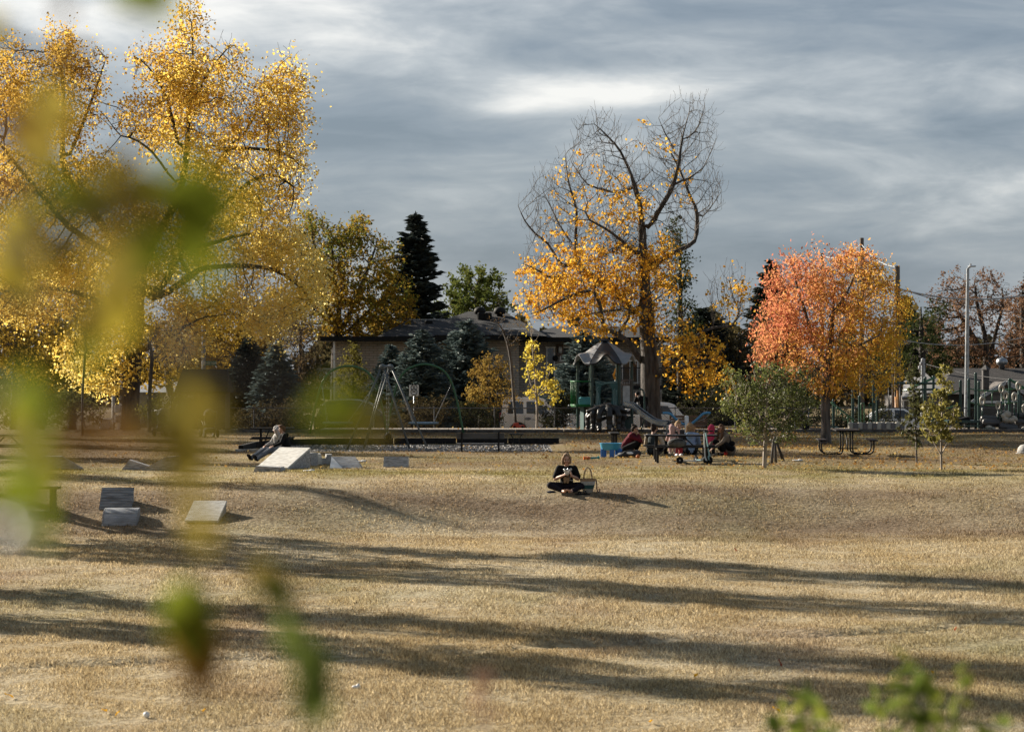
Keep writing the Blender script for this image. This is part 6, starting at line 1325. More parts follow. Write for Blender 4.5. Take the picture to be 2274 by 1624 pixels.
# strollers
def stroller(label, u, v, rz):
    t = thing('stroller', label, 'stroller', G(u, v), rz, group='parked strollers'); fr = MB()
    for sx in (-.24, .24): fr.tube([(sx, -.38, .16), (sx * .95, .18, .72), (sx * .9, .42, 1.0)], .016, 8); fr.tube([(sx, .35, .16), (sx, -.05, .55), (sx, -.2, .62)], .016, 8)
    fr.tube([(-.22, .42, 1.0), (.22, .42, 1.0)], .02, 8); fr.build('frame', steel_dark, t, True)
    b = MB(); b.box((0, .0, .52), (.42, .5, .12), (R(-12), 0, 0), ch=.04); b.box((0, .2, .75), (.42, .1, .46), (R(-16), 0, 0), ch=.04); b.build('seat', plast('seat_black', (.02, .02, .022), .8), t)
    b = MB(); P = []; b.lathe([(.24, -.02), (.24, .0), (.2, .14), (.1, .22), (0, .24)], (0, .08, .86), 16, sy=1.2); b.build('canopy', plast('canopy_grey', (.035, .036, .04), .8), t, 50)
    b = MB(); b.box((0, .05, .26), (.4, .5, .18), taper=1.1, ch=.03); b.build('basket', plast('basket_black', (.018, .018, .02), .9), t)
    for x, y in ((-.26, -.36), (.26, -.36), (-.26, .34), (.26, .34)): b = MB(); b.lathe([(.08, -.03), (.13, -.035), (.15, -.02), (.15, .02), (.13, .035), (.08, .03)], (x, y, .15), 18, Euler((0, R(90), 0)).to_matrix()); b.lathe([(0, -.02), (.08, -.02), (.08, .02), (0, .02)], (x, y, .15), 12, Euler((0, R(90), 0)).to_matrix()); b.build('wheel', rubber, t, 50)
    return t
stroller('empty black stroller with tall frame, before the pale olive shrub', 365, 967, R(160)); stroller('bulky dark stroller parked below the hut, loaded seat', 464, 970, R(200))
# ---- things round the picnic group
t = thing('water_table', 'light blue toddler water table on darker blue legs', 'toy table', G(1356, 1015)); s_ = t.location.y / F; b = MB()
b.lathe([(.0, .24), (.26, .22), (.30, .26), (.325, .40), (.345, .42), (.345, .435), (.31, .43), (.28, .30), (0, .28)], n=28, sy=.75); b.build('basin', plast('water_blue', (.06, .34, .58)), t, 40)
for x, y in ((-.24, -.1), (.26, -.1), (.02, -.18), (-.2, .16), (.2, .16)): b = MB(); b.box((x * 1.0, y, .13), (.14, .06, .26), taper=.8, ch=.015); b.build('leg', plast('leg_blue', (.015, .13, .44)), t)
t = thing('black_bag', 'black padded bag with white patch lying on grass by the water table', 'bag', G(1396, 1016)); b = MB(); b.ell((0, 0, .10), (.34, .22, .12), 18, 9); b.ell((.22, .02, .14), (.16, .15, .10), 14, 8); b.ell((-.2, -.05, .06), (.22, .16, .07), 14, 8); b.build('body', plast('bag_black', (.016, .016, .018), .7), t, True); b = MB(); b.ell((.02, -.17, .14), (.11, .05, .05), 12, 7); b.build('white_patch', white_paint, t, True); b = MB(); b.tube(curve_pts([(-.25, -.1, .1), (-.1, -.16, .2), (.1, -.1, .24), (.28, -.05, .15)], 5), .016, 6); b.build('strap', plast('strap_black', (.02, .02, .02), .6), t, True)
t = thing('orange_pouch', 'orange pouch lying beside the black bag', 'pouch', G(1416, 1017)); b = MB(); b.ell((0, 0, .05), (.06, .045, .055), 12, 8); b.box((.02, 0, .10), (.06, .03, .03), ch=.01); b.build('body', plast('pouch_orange', (.46, .13, .02), .6), t, True)
t = thing('toy_squirter', 'orange and teal tube toy lying on the grass left of the water table', 'toy', G(1312, 1020), R(8)); b = MB(); b.tube([(-.22, 0, .045), (-.12, 0, .045), (-.11, 0, .05), (-.02, 0, .05)], [.045, .045, .05, .03], 12); b.build('barrel', plast('toy_orange', (.58, .13, .02)), t, 40); b = MB(); b.tube([(-.02, 0, .045), (.2, 0, .06)], [.03, .026], 10); b.tube([(.2, 0, .06), (.24, 0, .062)], .045, 10); b.build('plunger', plast('toy_teal', (.02, .24, .26)), t, 40)
t = thing('backpack', 'slouching grey backpack on the seat of the long picnic table', 'backpack', TG.location + Vector((-.16, -.42, .465)), R(5)); b = MB(); b.ell((0, 0, .09), (.27, .13, .14), 20, 10); b.ell((.05, -.1, .07), (.17, .06, .09), 14, 8); b.build('body', mat('bag_grey', (.075, .075, .07), .85, ns=9, amt=.3), t, True); b = MB(); b.tube(curve_pts([(-.2, -.1, .1), (-.05, -.16, .2), (.15, -.1, .18)], 5), .014, 6); b.build('strap', rubber, t, True)
def scooter(label, loc, rz, stem_m, lean=.08, fold=0):
    t = thing('kick_scooter', label, 'scooter', loc, rz, group='scooters by the picnic table')
    b = MB(); b.box((0, 0, .085), (.50, .11, .03), ch=.01); b.bar((.24, 0, .085), (.36, 0, .20), .07, .03); b.build('deck', stem_m, t)
    b = MB(); b.tube([(.38, 0, .10), (.36, 0, .22), (.36 - lean, 0, .88)], [.02, .022, .017], 10); b.bar((.36, -.035, .22), (.40, -.035, .10), .02, .03); b.bar((.36, .035, .22), (.40, .035, .10), .02, .03); b.build('stem', stem_m, t, 40)
    b = MB(); b.tube([(.36 - lean, -.22, .90), (.36 - lean, .22, .90)], .012, 8); h = b.build('handlebar', black_paint, t, True)
    for s_ in (-1, 1): b = MB(); b.tube([(.36 - lean, s_ * .13, .90), (.36 - lean, s_ * .24, .90)], .02, 8); b.build('grip', rubber, h, True)
    for x in (-.34, .41):
        b = MB(); M = Euler((R(90), 0, 0)).to_matrix(); b.lathe([(.075, -.014), (.095, -.017), (.10, -.01), (.10, .01), (.095, .017), (.075, .014)], (x, 0, .10), 24, M); w2 = b.build('wheel', rubber, t, 40)
        b = MB(); b.lathe([(0, -.016), (.022, -.016), (.022, .016), (0, .016)], (x, 0, .1), 10, M)
        for a in range(5): b.bar((x, 0, .1), (x + .08 * math.cos(a * 1.2566), 0, .1 + .08 * math.sin(a * 1.2566)), .012, .018, (0, 1, 0))
        b.build('spokes', steel, w2)
    b = MB(); b.bar((-.24, 0, .09), (-.36, 0, .215), .05, .012); b.build('mudguard', rubber, t); return t
p = G(1536, 1029); scooter('white kick scooter parked side on against the long table', p, R(2), plast('scooter_white', (.62, .64, .65)), .02)
p = G(1560, 1028); scooter('teal kick scooter turned towards the camera with black handlebar', p + Vector((0, .12, 0)), R(-62), plast('scooter_teal', (.26, .44, .44)), .2)
for u, v, lb, cl in ((1591, 1011, 'small red toy on the grass by the crouching tan jacket', (.55, .03, .02)),):
    t = thing('sand_toy', lb, 'toy', G(u + 20, v)); b = MB(); b.lathe([(.035, 0), (.055, .08), (.058, .08), (.045, .015), (0, .015)], n=14); b.build('bucket', plast('toy_red2', cl), t, 40); b = MB(); b.tube(curve_pts([(-.055, 0, .08), (0, 0, .13), (.055, 0, .08)], 4), .006, 6); b.build('handle', plast('toy_red3', cl), t)
# litter and fallen leaves
for u, v, sc_, lb in ((686, 1046, .16, 'flat white scrap of paper near the small worn wedge'), (800, 1025, .18, 'pale crumpled scrap behind the wedge ramp with white end'), (325, 1593, .07, 'round white puffball on the near lawn'), (1770, 1023, .16, 'pale crumpled scrap on the grass behind the apple tree'), (790, 1528, .05, 'tiny white scrap on the near lawn below the middle')):
    t = thing('paper_scrap' if v != 1593 else 'puffball', lb, 'litter' if v != 1593 else 'mushroom', G(u, v)); b = MB()
    if v == 1593: b.ell((0, 0, .035), (.034, .034, .034), 14, 9)
    else:
        b.ell((0, 0, .02), (sc_, sc_ * .5, .022), 12, 6); b.ell((sc_ * .5, 0, .03), (sc_ * .5, sc_ * .4, .03), 9, 5)
    o_ = b.build('scrap' if v != 1593 else 'cap', white_paint, t, True)
def leaf_blade(size, fold=.2):
    out = [(0, -.5), (.14, -.36), (.34, -.22), (.38, 0), (.26, .22), (.1, .42), (0, .56)]
    V = [(0, y * size, .012 + .02 * math.sin(y * 3)) for x, y in out]; R_ = [(x * size, y * size, .012 + x * fold * size) for x, y in out[1:-1]]; L_ = [(-x * size, y * size, .012 + x * fold * 1.4 * size) for x, y in out[1:-1]]
    n_ = len(out); VV = V + R_ + L_; Fc = [(0, n_, 1)]
    for i in range(1, n_ - 2): Fc.append((i, n_ + i - 1, n_ + i, i + 1))
    Fc.append((n_ - 2, n_ + n_ - 3, n_ - 1)); k0 = n_ + n_ - 2
    Fc.append((0, 1, k0))
    for i in range(1, n_ - 2): Fc.append((i, i + 1, k0 + i, k0 + i - 1))
    Fc.append((n_ - 2, n_ - 1, k0 + n_ - 3)); return VV, Fc
fl_y = leafmat('fallen_yellow', [(.2, (.55, .26, .02)), (.8, (.66, .38, .03))], 8, .3, .3); fl_r = leafmat('fallen_red', [(.2, (.20, .05, .02)), (.8, (.30, .07, .035))], 8, .3, .3)
for u, v, c, sz, tl, lb in ((20, 1551, 'y', .11, 10, 'curled golden leaf at the left edge of the near lawn'), (232, 1584, 'y', .08, 5, 'rusty folded leaf left of the white puffball'), (262, 1590, 'y', .07, 25, 'small golden leaf between rusty leaf and puffball'), (453, 1584, 'y', .07, 15, 'golden leaf right of the white puffball'), (1723, 1582, 'y', .10, 10, 'bright yellow leaf beside the blurred green sprigs'), (1730, 1478, 'r', .11, 60, 'dark red leaf standing on edge, brightest red on the lawn'), (2122, 1401, 'r', .07, 40, 'small red leaf far right on the open lawn'), (1632, 1224, 'r', .10, 40, 'red leaf at the edge of a long shadow'), (1545, 1505, 'y', .07, 20, 'dull orange leaf on mid lawn left of the red leaf'), (2070, 1498, 'y', .05, 20, 'tiny orange leaf above the blurred sprigs'), (1445, 1608, 'y', .08, 10, 'orange brown leaf at the bottom of the lawn, near the middle'), (1600, 1665, 'y', .07, 10, 'unused'),):
    if lb == 'unused': continue
    t = thing('fallen_leaf', lb, 'leaf', G(u, v) + Vector((0, 0, .03)), rng.random() * 6, group='fallen leaves on the near lawn'); t.rotation_euler = (R(tl), R(10), rng.random() * 6); b = MB(); b._add(*leaf_blade(sz)); b.build('blade', fl_r if c == 'r' else fl_y, t, True)
    b = MB(); b.tube([(0, -.5 * sz, .012), (.01, -.8 * sz, .02)], .002, 5); b.build('stalk', bark_dark, t)
# drift of small fallen leaves under the trees
n = 6000; y_ = rng.uniform(63, 104, n); x_ = np.where(rng.random(n) < .45, rng.normal(12.0, 3.2, n), np.where(rng.random(n) < .5, rng.normal(6.5, 3.5, n), rng.uniform(-20, 20, n))); C = np.stack([x_, y_, zg(x_, y_) + .045], 1)
tag(fastmesh('fallen_leaves', leafquads(C, .085, 0, .75, .75), np.arange(n * 4).reshape(-1, 4), leafmat('litter_leaf', [(.2, (.24, .12, .04)), (.5, (.40, .23, .07)), (.8, (.50, .36, .13))], .5, .3, .3)), 'drift of dry orange leaves under the autumn trees', 'leaves', kind='stuff')
# ================================================================ people
def skinmat(name, c): return mat(name, c, .55, ns=12, amt=.10)
skin = skinmat('skin', (.46, .27, .19)); skin_d = skinmat('skin_tan', (.36, .20, .135))
def cloth(name, c, **k): return mat(name, c, .9, ns=7, amt=.22, bump=.4, bs=22, spec=.2, **k)
def blob(name, caps, m, parent, vox=.011, smooth=3):
    """one continuous surface grown over tapered capsules (p0, r0, p1, r1) and ellipsoids (centre, radii, rot)"""
    b = MB()
    for c in caps:
        if len(c) == 4:
            p0, r0, p1, r1 = Vector(c[0]), c[1], Vector(c[2]), c[3]; d = p1 - p0; L = max(d.length, 1e-5); t = d / L; P, Rr = [], []
            for a in (-.98, -.8, -.45, 0): P.append(p0 + t * r0 * a); Rr.append(r0 * math.sqrt(1 - a * a))
            for a in (0, .45, .8, .98): P.append(p1 + t * r1 * a); Rr.append(r1 * math.sqrt(1 - a * a))
            b.tube(P, Rr, 12)
        else: b.ell(c[0], c[1], 14, 10, c[2] if len(c) > 2 else None)
    o = b.build(name, m, parent); md = o.modifiers.new('r', 'REMESH'); md.mode = 'VOXEL'; md.voxel_size = vox; ms = o.modifiers.new('s', 'SMOOTH'); ms.iterations = smooth; ms.factor = .5
    return bake(o)
def V3(*a): return Vector(a)
def mirror(f): return [f(-1), f(1)]
def lerp(a, b, t): return Vector(a).lerp(Vector(b), t)
def hand(wrist, d, n, size=1.0, curl=.5, side=1):
    """palm, four unequal bent fingers and a thumb; d = direction of the fingers, n = towards the palm's face"""
    d = Vector(d).normalized(); n = Vector(n); n = (n - d * n.dot(d)).normalized(); s = d.cross(n) * side; w = Vector(wrist); out = []
    k = size; out.append((w, .024 * k, w + d * .055 * k, .026 * k))
    for sx in (-.024, -.008, .008, .024): out.append((w + d * .02 * k + s * sx * .6 * k, .016 * k, w + d * .085 * k + s * sx * k, .012 * k))
    for i, (sx, L) in enumerate(((-.030, .062), (-.010, .072), (.010, .068), (.030, .052))):
        b = w + d * .088 * k + s * sx * k; m_ = b + (d * (1 - curl * .5) + n * curl * .7).normalized() * L * .55 * k; e = m_ + (d * (.6 - curl * .9) + n * (.35 + curl)).normalized() * L * .5 * k
        out += [(b, .0098 * k, m_, .0090 * k), (m_, .0090 * k, e, .0075 * k)]
    b = w + d * .03 * k - s * .03 * k; m_ = b + (d * .7 - s * .7 + n * .3).normalized() * .04 * k; e = m_ + (d * .9 + n * .5).normalized() * .032 * k
    return out + [(b, .014 * k, m_, .011 * k), (m_, .011 * k, e, .009 * k)]
def head(c, face, up=(0, 0, 1), k=1.0):
    """skull, jaw, nose, ears, brow; face = direction it looks"""
    c = Vector(c); f = Vector(face).normalized(); u = Vector(up); u = (u - f * u.dot(f)).normalized(); s = f.cross(u); out = []
    out.append((c - f * .018 * k + u * .035 * k, .086 * k, c - f * .002 * k + u * .03 * k, .080 * k))
    out.append((c + f * .010 * k - u * .01 * k, .070 * k, c + f * .022 * k - u * .07 * k, .044 * k))
    out.append((c + f * .04 * k - u * .078 * k, .028 * k, c + f * .045 * k - u * .09 * k, .022 * k))
    out.append((c + f * .078 * k + u * .012 * k, .010 * k, c + f * .100 * k - u * .022 * k, .013 * k))
    for sx in (-1, 1):
        out.append((c + s * sx * .078 * k + u * .012 * k, .014 * k, c + s * sx * .078 * k - u * .028 * k, .011 * k)); out.append((c + f * .062 * k + s * sx * .038 * k - u * .02 * k, .024 * k, c + f * .05 * k + s * sx * .04 * k - u * .035 * k, .024 * k))
    return out
dark_hair = mat('hair_dark', (.030, .020, .015), .75, spec=.15, ns=14, amt=.4, bump=.5, bs=40, stretch=(6, 6, 1)); blond = mat('hair_blond', (.34, .225, .12), .75, spec=.15, ns=14, amt=.4, bump=.5, bs=40, stretch=(6, 6, 1)); brown_hair = mat('hair_brown', (.14, .075, .042), .75, spec=.15, ns=14, amt=.5, bump=.5, bs=40, stretch=(6, 6, 1))
eye_m = mat('eye_dark', (.03, .022, .02), .3); lip = mat('lip', (.34, .13, .11), .5); black_cl = cloth('cloth_black', (.006, .006, .007)); leggings = cloth('leggings_plum', (.010, .008, .014))
def face_marks(parent, c, face, up=(0, 0, 1), k=1.0, glasses=False, smile=0):
    c = Vector(c); f = Vector(face).normalized(); u = Vector(up); u = (u - f * u.dot(f)).normalized(); s = f.cross(u); M = Matrix((s, f, u)).transposed().to_euler()
    b = MB()
    for sx in (-1, 1): b.ell(c + f * .080 * k + s * sx * .033 * k + u * .012 * k, (.013 * k, .010 * k, .006 * k), 10, 6, M)
    b.build('eyes', eye_m, parent, True)
    b = MB()
    for sx in (-1, 1): b.ell(c + f * .084 * k + s * sx * .034 * k + u * .03 * k, (.019 * k, .007 * k, .004 * k), 10, 6, M)
    b.build('eyebrows', brown_hair, parent, True)
    b = MB(); b.ell(c + f * .078 * k - u * .05 * k, (.024 * k, .012 * k, .008 * k), 10, 6, M); b.build('mouth', lip, parent, True)
    if glasses:
        b = MB()
        for sx in (-1, 1): b.ell(c + f * .094 * k + s * sx * .034 * k + u * .01 * k, (.028 * k, .010 * k, .022 * k), 12, 7, M); b.bar(c + f * .09 * k + s * sx * .06 * k + u * .016 * k, c + s * sx * .083 * k + u * .016 * k, .006, .008)
        b.bar(c + f * .1 * k - s * .03 * k + u * .016 * k, c + f * .1 * k + s * .03 * k + u * .016 * k, .006, .006); b.build('sunglasses', mat('lens_black', (.008, .008, .009), .12), parent, True)

# ---- the woman sitting cross legged on the bank (faces the camera, -y)
gw = G(1258, 1093); T = thing('person', 'woman with blond bob in black print shirt sitting cross legged, unwrapping food', 'person', gw + V3(0, .1, .0), 0, sc=1.03)
hc = V3(-.005, -.075, .745); fc = V3(.08, -.95, -.22)
arms = lambda s: [(V3(s * .19, 0, .545), .058, V3(s * .255, -.03, .31), .046), (V3(s * .255, -.03, .31), .046, V3(s * (.10), -.235, .385), .030)]
legs = lambda s: [(V3(s * .09, .02, .11), .10, V3(s * .37, -.17, .17), .070), (V3(s * .37, -.17, .165), .066, V3(s * .11, -.40, .055), .038)]
feet = lambda s: [(V3(s * .11, -.40, .05), .036, V3(s * .055, -.50, .045), .034), (V3(s * .055, -.50, .045), .034, V3(s * .035, -.57, .075), .026)] + [(V3(s * .035 + .02 * (i - 1.5), -.565, .075), .013, V3(s * .03 + .022 * (i - 1.5), -.595, .10 - .006 * i), .010) for i in range(4)]
body = head(hc, fc) + [(V3(0, .0, .60), .052, V3(-.003, -.05, .70), .050), (V3(0, .05, .12), .13, V3(0, .04, .30), .125), (V3(0, .04, .30), .125, V3(0, .02, .48), .13), (V3(-.13, .02, .54), .07, V3(.13, .02, .54), .07)]
for s in (-1, 1): body += arms(s) + legs(s) + feet(s)
body += hand((-.10, -.235, .385), (.55, -.45, .35), (.6, .1, -.4), 1, .55, -1) + hand((.10, -.235, .385), (-.15, -.2, .95), (-.9, .2, .1), 1, .45, 1)
blob('body', body, skin, T, .0072, 2)
sh = [(V3(0, .05, .14), .155, V3(0, .04, .30), .150), (V3(0, .03, .30), .150, V3(0, .015, .46), .150), (V3(-.14, .015, .535), .080, V3(.14, .015, .535), .080), (V3(0, -.06, .44), .09, V3(0, -.06, .32), .10)]
for s in (-1, 1): sh += [(V3(s * .17, .005, .54), .080, V3(s * .245, -.02, .36), .074)]
blob('shirt', sh, black_cl, T, .010)
lg = [(V3(0, .05, .11), .145, V3(0, .0, .12), .13)]
for s in (-1, 1): lg += [(V3(s * .09, .02, .115), .115, V3(s * .37, -.17, .17), .082), (V3(s * .37, -.17, .168), .080, V3(s * .125, -.39, .058), .046)]
blob('leggings', lg, leggings, T, .010)
hr = [(hc + V3(0, .03, .05), .098, hc + V3(0, .015, .075), .080), (hc + V3(-.075, -.01, .05), .035, hc + V3(-.088, -.01, -.085), .026), (hc + V3(.075, .0, .05), .035, hc + V3(.086, .0, -.07), .024), (hc + V3(0, .075, .02), .07, hc + V3(0, .075, -.07), .055), (hc + V3(-.06, .05, 0), .055, hc + V3(-.07, .04, -.08), .04), (hc + V3(.06, .05, 0), .055, hc + V3(.07, .04, -.07), .04), (hc + V3(-.04, -.055, .095), .028, hc + V3(-.075, -.05, .03), .022), (hc + V3(.03, -.05, .1), .026, hc + V3(.072, -.045, .03), .020)]
blob('hair', hr, mat('hair_bob', (.30, .20, .125), .75, spec=.15, ns=14, amt=.5, bump=.5, bs=40, stretch=(6, 6, 1)), T, .008)
face_marks(T, hc, fc)
b = MB()
for c, r in (((-.03, -.165, .315), (.05, .012, .05)), ((.03, -.165, .30), (.035, .012, .055)), ((-.045, -.163, .25), (.03, .012, .035)), ((.02, -.163, .245), (.03, .012, .035)), ((.03, -.163, .385), (.03, .012, .03))): b.ell(c, r, 12, 7)
b.build('shirt_print', cloth('print_tan', (.24, .165, .10)), T, True)
b = MB(); b.tube(curve_pts([(.065, -.166, .275), (.085, -.166, .295), (.10, -.164, .272), (.125, -.162, .285), (.14, -.16, .27)], 5), .004, 5); b.tube([(.06, -.168, .34), (.09, -.166, .345)], .008, 6); b.build('print_script', cloth('print_white', (.6, .6, .58)), T, True)
foil = mat('foil', (.66, .67, .68), .28, .7, ns=20, amt=.3, bump=1, bs=30)
t = thing('food_wrap', 'crumpled silver foil food wrap held by the cross legged woman', 'food wrap', T.location + V3(.0, -.31, .475)); rs = random.Random(4); b = MB(); b.lathe([(.02, -.07), (.05, -.03), (.062, .02), (.07, .05), (.05, .045), (.0, .02)], n=14, sy=.7)
for k in range(10): a = k * .63; b.ell((.065 * math.cos(a), .045 * math.sin(a), .05 + rs.uniform(-.01, .03)), (.026, .018, .022), 6, 4, (rs.random() * 3, rs.random() * 3, 0))
b.ell((.09, .0, .075), (.03, .012, .03), 6, 4, (.3, .6, .2)); b.build('foil', foil, t)
# her basket and things
t = thing('basket_bag', 'woven striped tote basket with tall leather handles beside the seated woman', 'bag', G(1305, 1093) + V3(0, .05, 0), R(4)); s = 1.0
def bz(n, z0, z1_, r0, r1, m): b = MB(); k_ = 36; b.lathe([(r0, z0), (r1, z1_), (r1 - .012, z1_), (r0 - .012, z0 + .006)], n=k_, sy=.62); return b.build(n, m, t, 30)
weave = lambda n, c: mat(n, c, .8, ns=40, amt=.3, bump=1, bs=60, stretch=(3, 3, .3))
bz('tan_band', .262, .33, .178, .192, weave('weave_tan', (.36, .25, .15))); bz('white_band', .178, .262, .158, .178, weave('weave_white', (.50, .50, .49))); bz('green_band', .086, .178, .134, .158, weave('weave_teal', (.018, .085, .085)))
b = MB(); b.lathe([(0, 0), (.11, 0), (.134, .086), (.12, .086), (.1, .012), (0, .012)], n=36, sy=.62); b.build('base_band', weave('weave_cream', (.40, .36, .29)), t, 30)
leather = mat('leather', (.09, .04, .025), .5, ns=8)
for y in (-.10, .10):
    b = MB(); b.tube(curve_pts([(-.10, y, .31), (-.085, y, .42), (-.055, y * .9, .53), (0, y * .8, .585), (.055, y * .9, .53), (.085, y, .42), (.10, y, .31)], 6), .008, 7); b.build('handle', leather, t, True)
b = MB(); P = curve_pts([(.19, 0, .31), (.205, -.02, .2), (.205, -.03, .1), (.23, -.04, .02), (.27, -.05, .02), (.275, -.03, .09)], 5)
for p_, q_ in zip(P[:-1], P[1:]): b.bar(p_, q_, .028, .005, (0, 1, 0))
b.build('strap', leather, t)
t = thing('sandals', 'dark sandals heaped against the striped basket', 'shoes', G(1288, 1098)); b = MB()
for dx, rz in ((-.02, .4), (.12, -.3)): b.ell((dx, 0, .02), (.12, .045, .018), 14, 6, (0, 0, rz)); b.tube(curve_pts([(dx - .03, -.04, .02), (dx, 0, .09), (dx + .03, .04, .02)], 4), .012, 6)
b.build('sandal', rubber, t, True)
t = thing('folded_mat', 'dark blue cloth poking out by the seated woman knee', 'cloth', G(1222, 1093)); b = MB(); b.ell((.02, .05, .02), (.10, .06, .025), 14, 6); b.box((0, .03, .012), (.17, .1, .018), ch=.006); b.build('cloth', cloth('navy', (.02, .03, .06)), t, True)

# ---- generic parts for the smaller figures
def squat(name, label, loc, rz, top_m, leg_m, hair_m, skin_m=skin, k=1.0, hood=None, bun=False, long_hair=False, glasses=False, arm='chin', look=(0, -1, -.1), shoe=rubber, sleeve_m=None, bag=False, vest=False):
    """crouching or squatting figure facing -y before rotation"""
    T = thing('person', label, 'person', loc, rz, sc=k); hc = V3(0, -.19, .80); f = Vector(look)
    if arm == 'chin': hands = [(V3(-.2, -.10, .60), V3(-.14, -.40, .46), V3(-.05, -.30, .66)), (V3(.2, -.10, .60), V3(.22, -.36, .42), V3(.02, -.42, .44))]
    else: hands = [(V3(-.2, -.10, .60), V3(-.24, -.34, .40), V3(-.12, -.56, .26)), (V3(.2, -.10, .60), V3(.24, -.32, .40), V3(.10, -.56, .22))]
    bd = head(hc, f) + [(V3(0, -.12, .66), .052, V3(0, -.16, .74), .05), (V3(0, .10, .24), .14, V3(0, .0, .45), .13), (V3(0, -.02, .45), .13, V3(0, -.09, .58), .12), (V3(-.14, -.09, .61), .06, V3(.14, -.09, .61), .06)]
    top = [(V3(0, .15, .16), .19, V3(0, .10, .28), .18), (V3(0, .12, .25), .155, V3(0, .0, .45), .150), (V3(0, -.02, .45), .150, V3(0, -.09, .58), .145), (V3(-.15, -.09, .61), .075, V3(.15, -.09, .61), .075)]; slv = []
    for a, e, h in hands:
        bd += [(a, .05, e, .042), (e, .042, h, .028)] + hand(h, (h - e), (0, 0, -1) if arm != 'chin' else (0, .6, .4), 1, .5, 1 if a.x < 0 else -1); slv += [(a, .072, e, .058), (e, .056, lerp(e, h, .9), .042)]
    lgc = []
    for s in (-1, 1):
        hp, kn, an = V3(s * .10, .12, .20), V3(s * .17, -.28, .40), V3(s * .13, -.02 if s < 0 else -.14, .08); bd += [(hp, .10, kn, .065), (kn, .06, an, .038), (an, .036, an + V3(0, -.15, -.04), .03)]; lgc += [(hp, .115, kn, .075), (kn, .072, an, .05)]
    blob('body', bd, skin_m, T, .011, 2); blob('trousers', lgc + [(V3(-.06, .12, .2), .13, V3(.06, .12, .2), .13)], leg_m, T, .013)
    if vest: blob('vest', top, top_m, T, .013); blob('sleeves', slv, sleeve_m, T, .013)
    else: blob('jacket', top + slv, top_m, T, .013)
    b = []
    for s in (-1, 1): an = V3(s * .13, -.02 if s < 0 else -.14, .06); b.append((an + V3(0, .03, -.01), .045, an + V3(0, -.16, -.025), .036))
    blob('shoes', b, shoe, T, .012)
    if hood is not None:
        blob('hood', [(hc + V3(0, .02, .03), .112, hc + V3(0, .05, .05), .10), (hc + V3(0, .06, -.03), .09, hc + V3(0, .08, -.13), .09)], hood, T, .013)
    else:
        hh = [(hc + V3(0, .025, .045), .095, hc + V3(0, .01, .07), .082), (hc + V3(0, .07, .02), .07, hc + V3(0, .07, -.04), .055)]
        if bun: hh += [(hc + V3(0, .07, .12), .055, hc + V3(0, .075, .13), .05)]
        if long_hair:
            for s in (-1, 0, 1): hh += [(hc + V3(s * .07, .03, .02), .05, hc + V3(s * .10, -.03 if s else .07, -.18), .04), (hc + V3(s * .10, -.03 if s else .07, -.18), .04, hc + V3(s * .09, -.06 if s else .06, -.30), .022)]
        blob('hair', hh, hair_m, T, .010)
    face_marks(T, hc, f, glasses=glasses)
    if bag:
        b = MB(); b.ell((.17, .10, .36), (.07, .11, .08), 14, 8, (0, .2, 0)); g_ = b.build('crossbody_bag', black_cl, T, True); b = MB(); P = curve_pts([(.17, .06, .42), (.13, .03, .60), (0, -.02, .70), (-.16, -.06, .62)], 5)
        for p_, q_ in zip(P[:-1], P[1:]): b.bar(p_, q_, .035, .01, (0, 1, 0))
        b.build('strap', black_cl, g_)
    return T
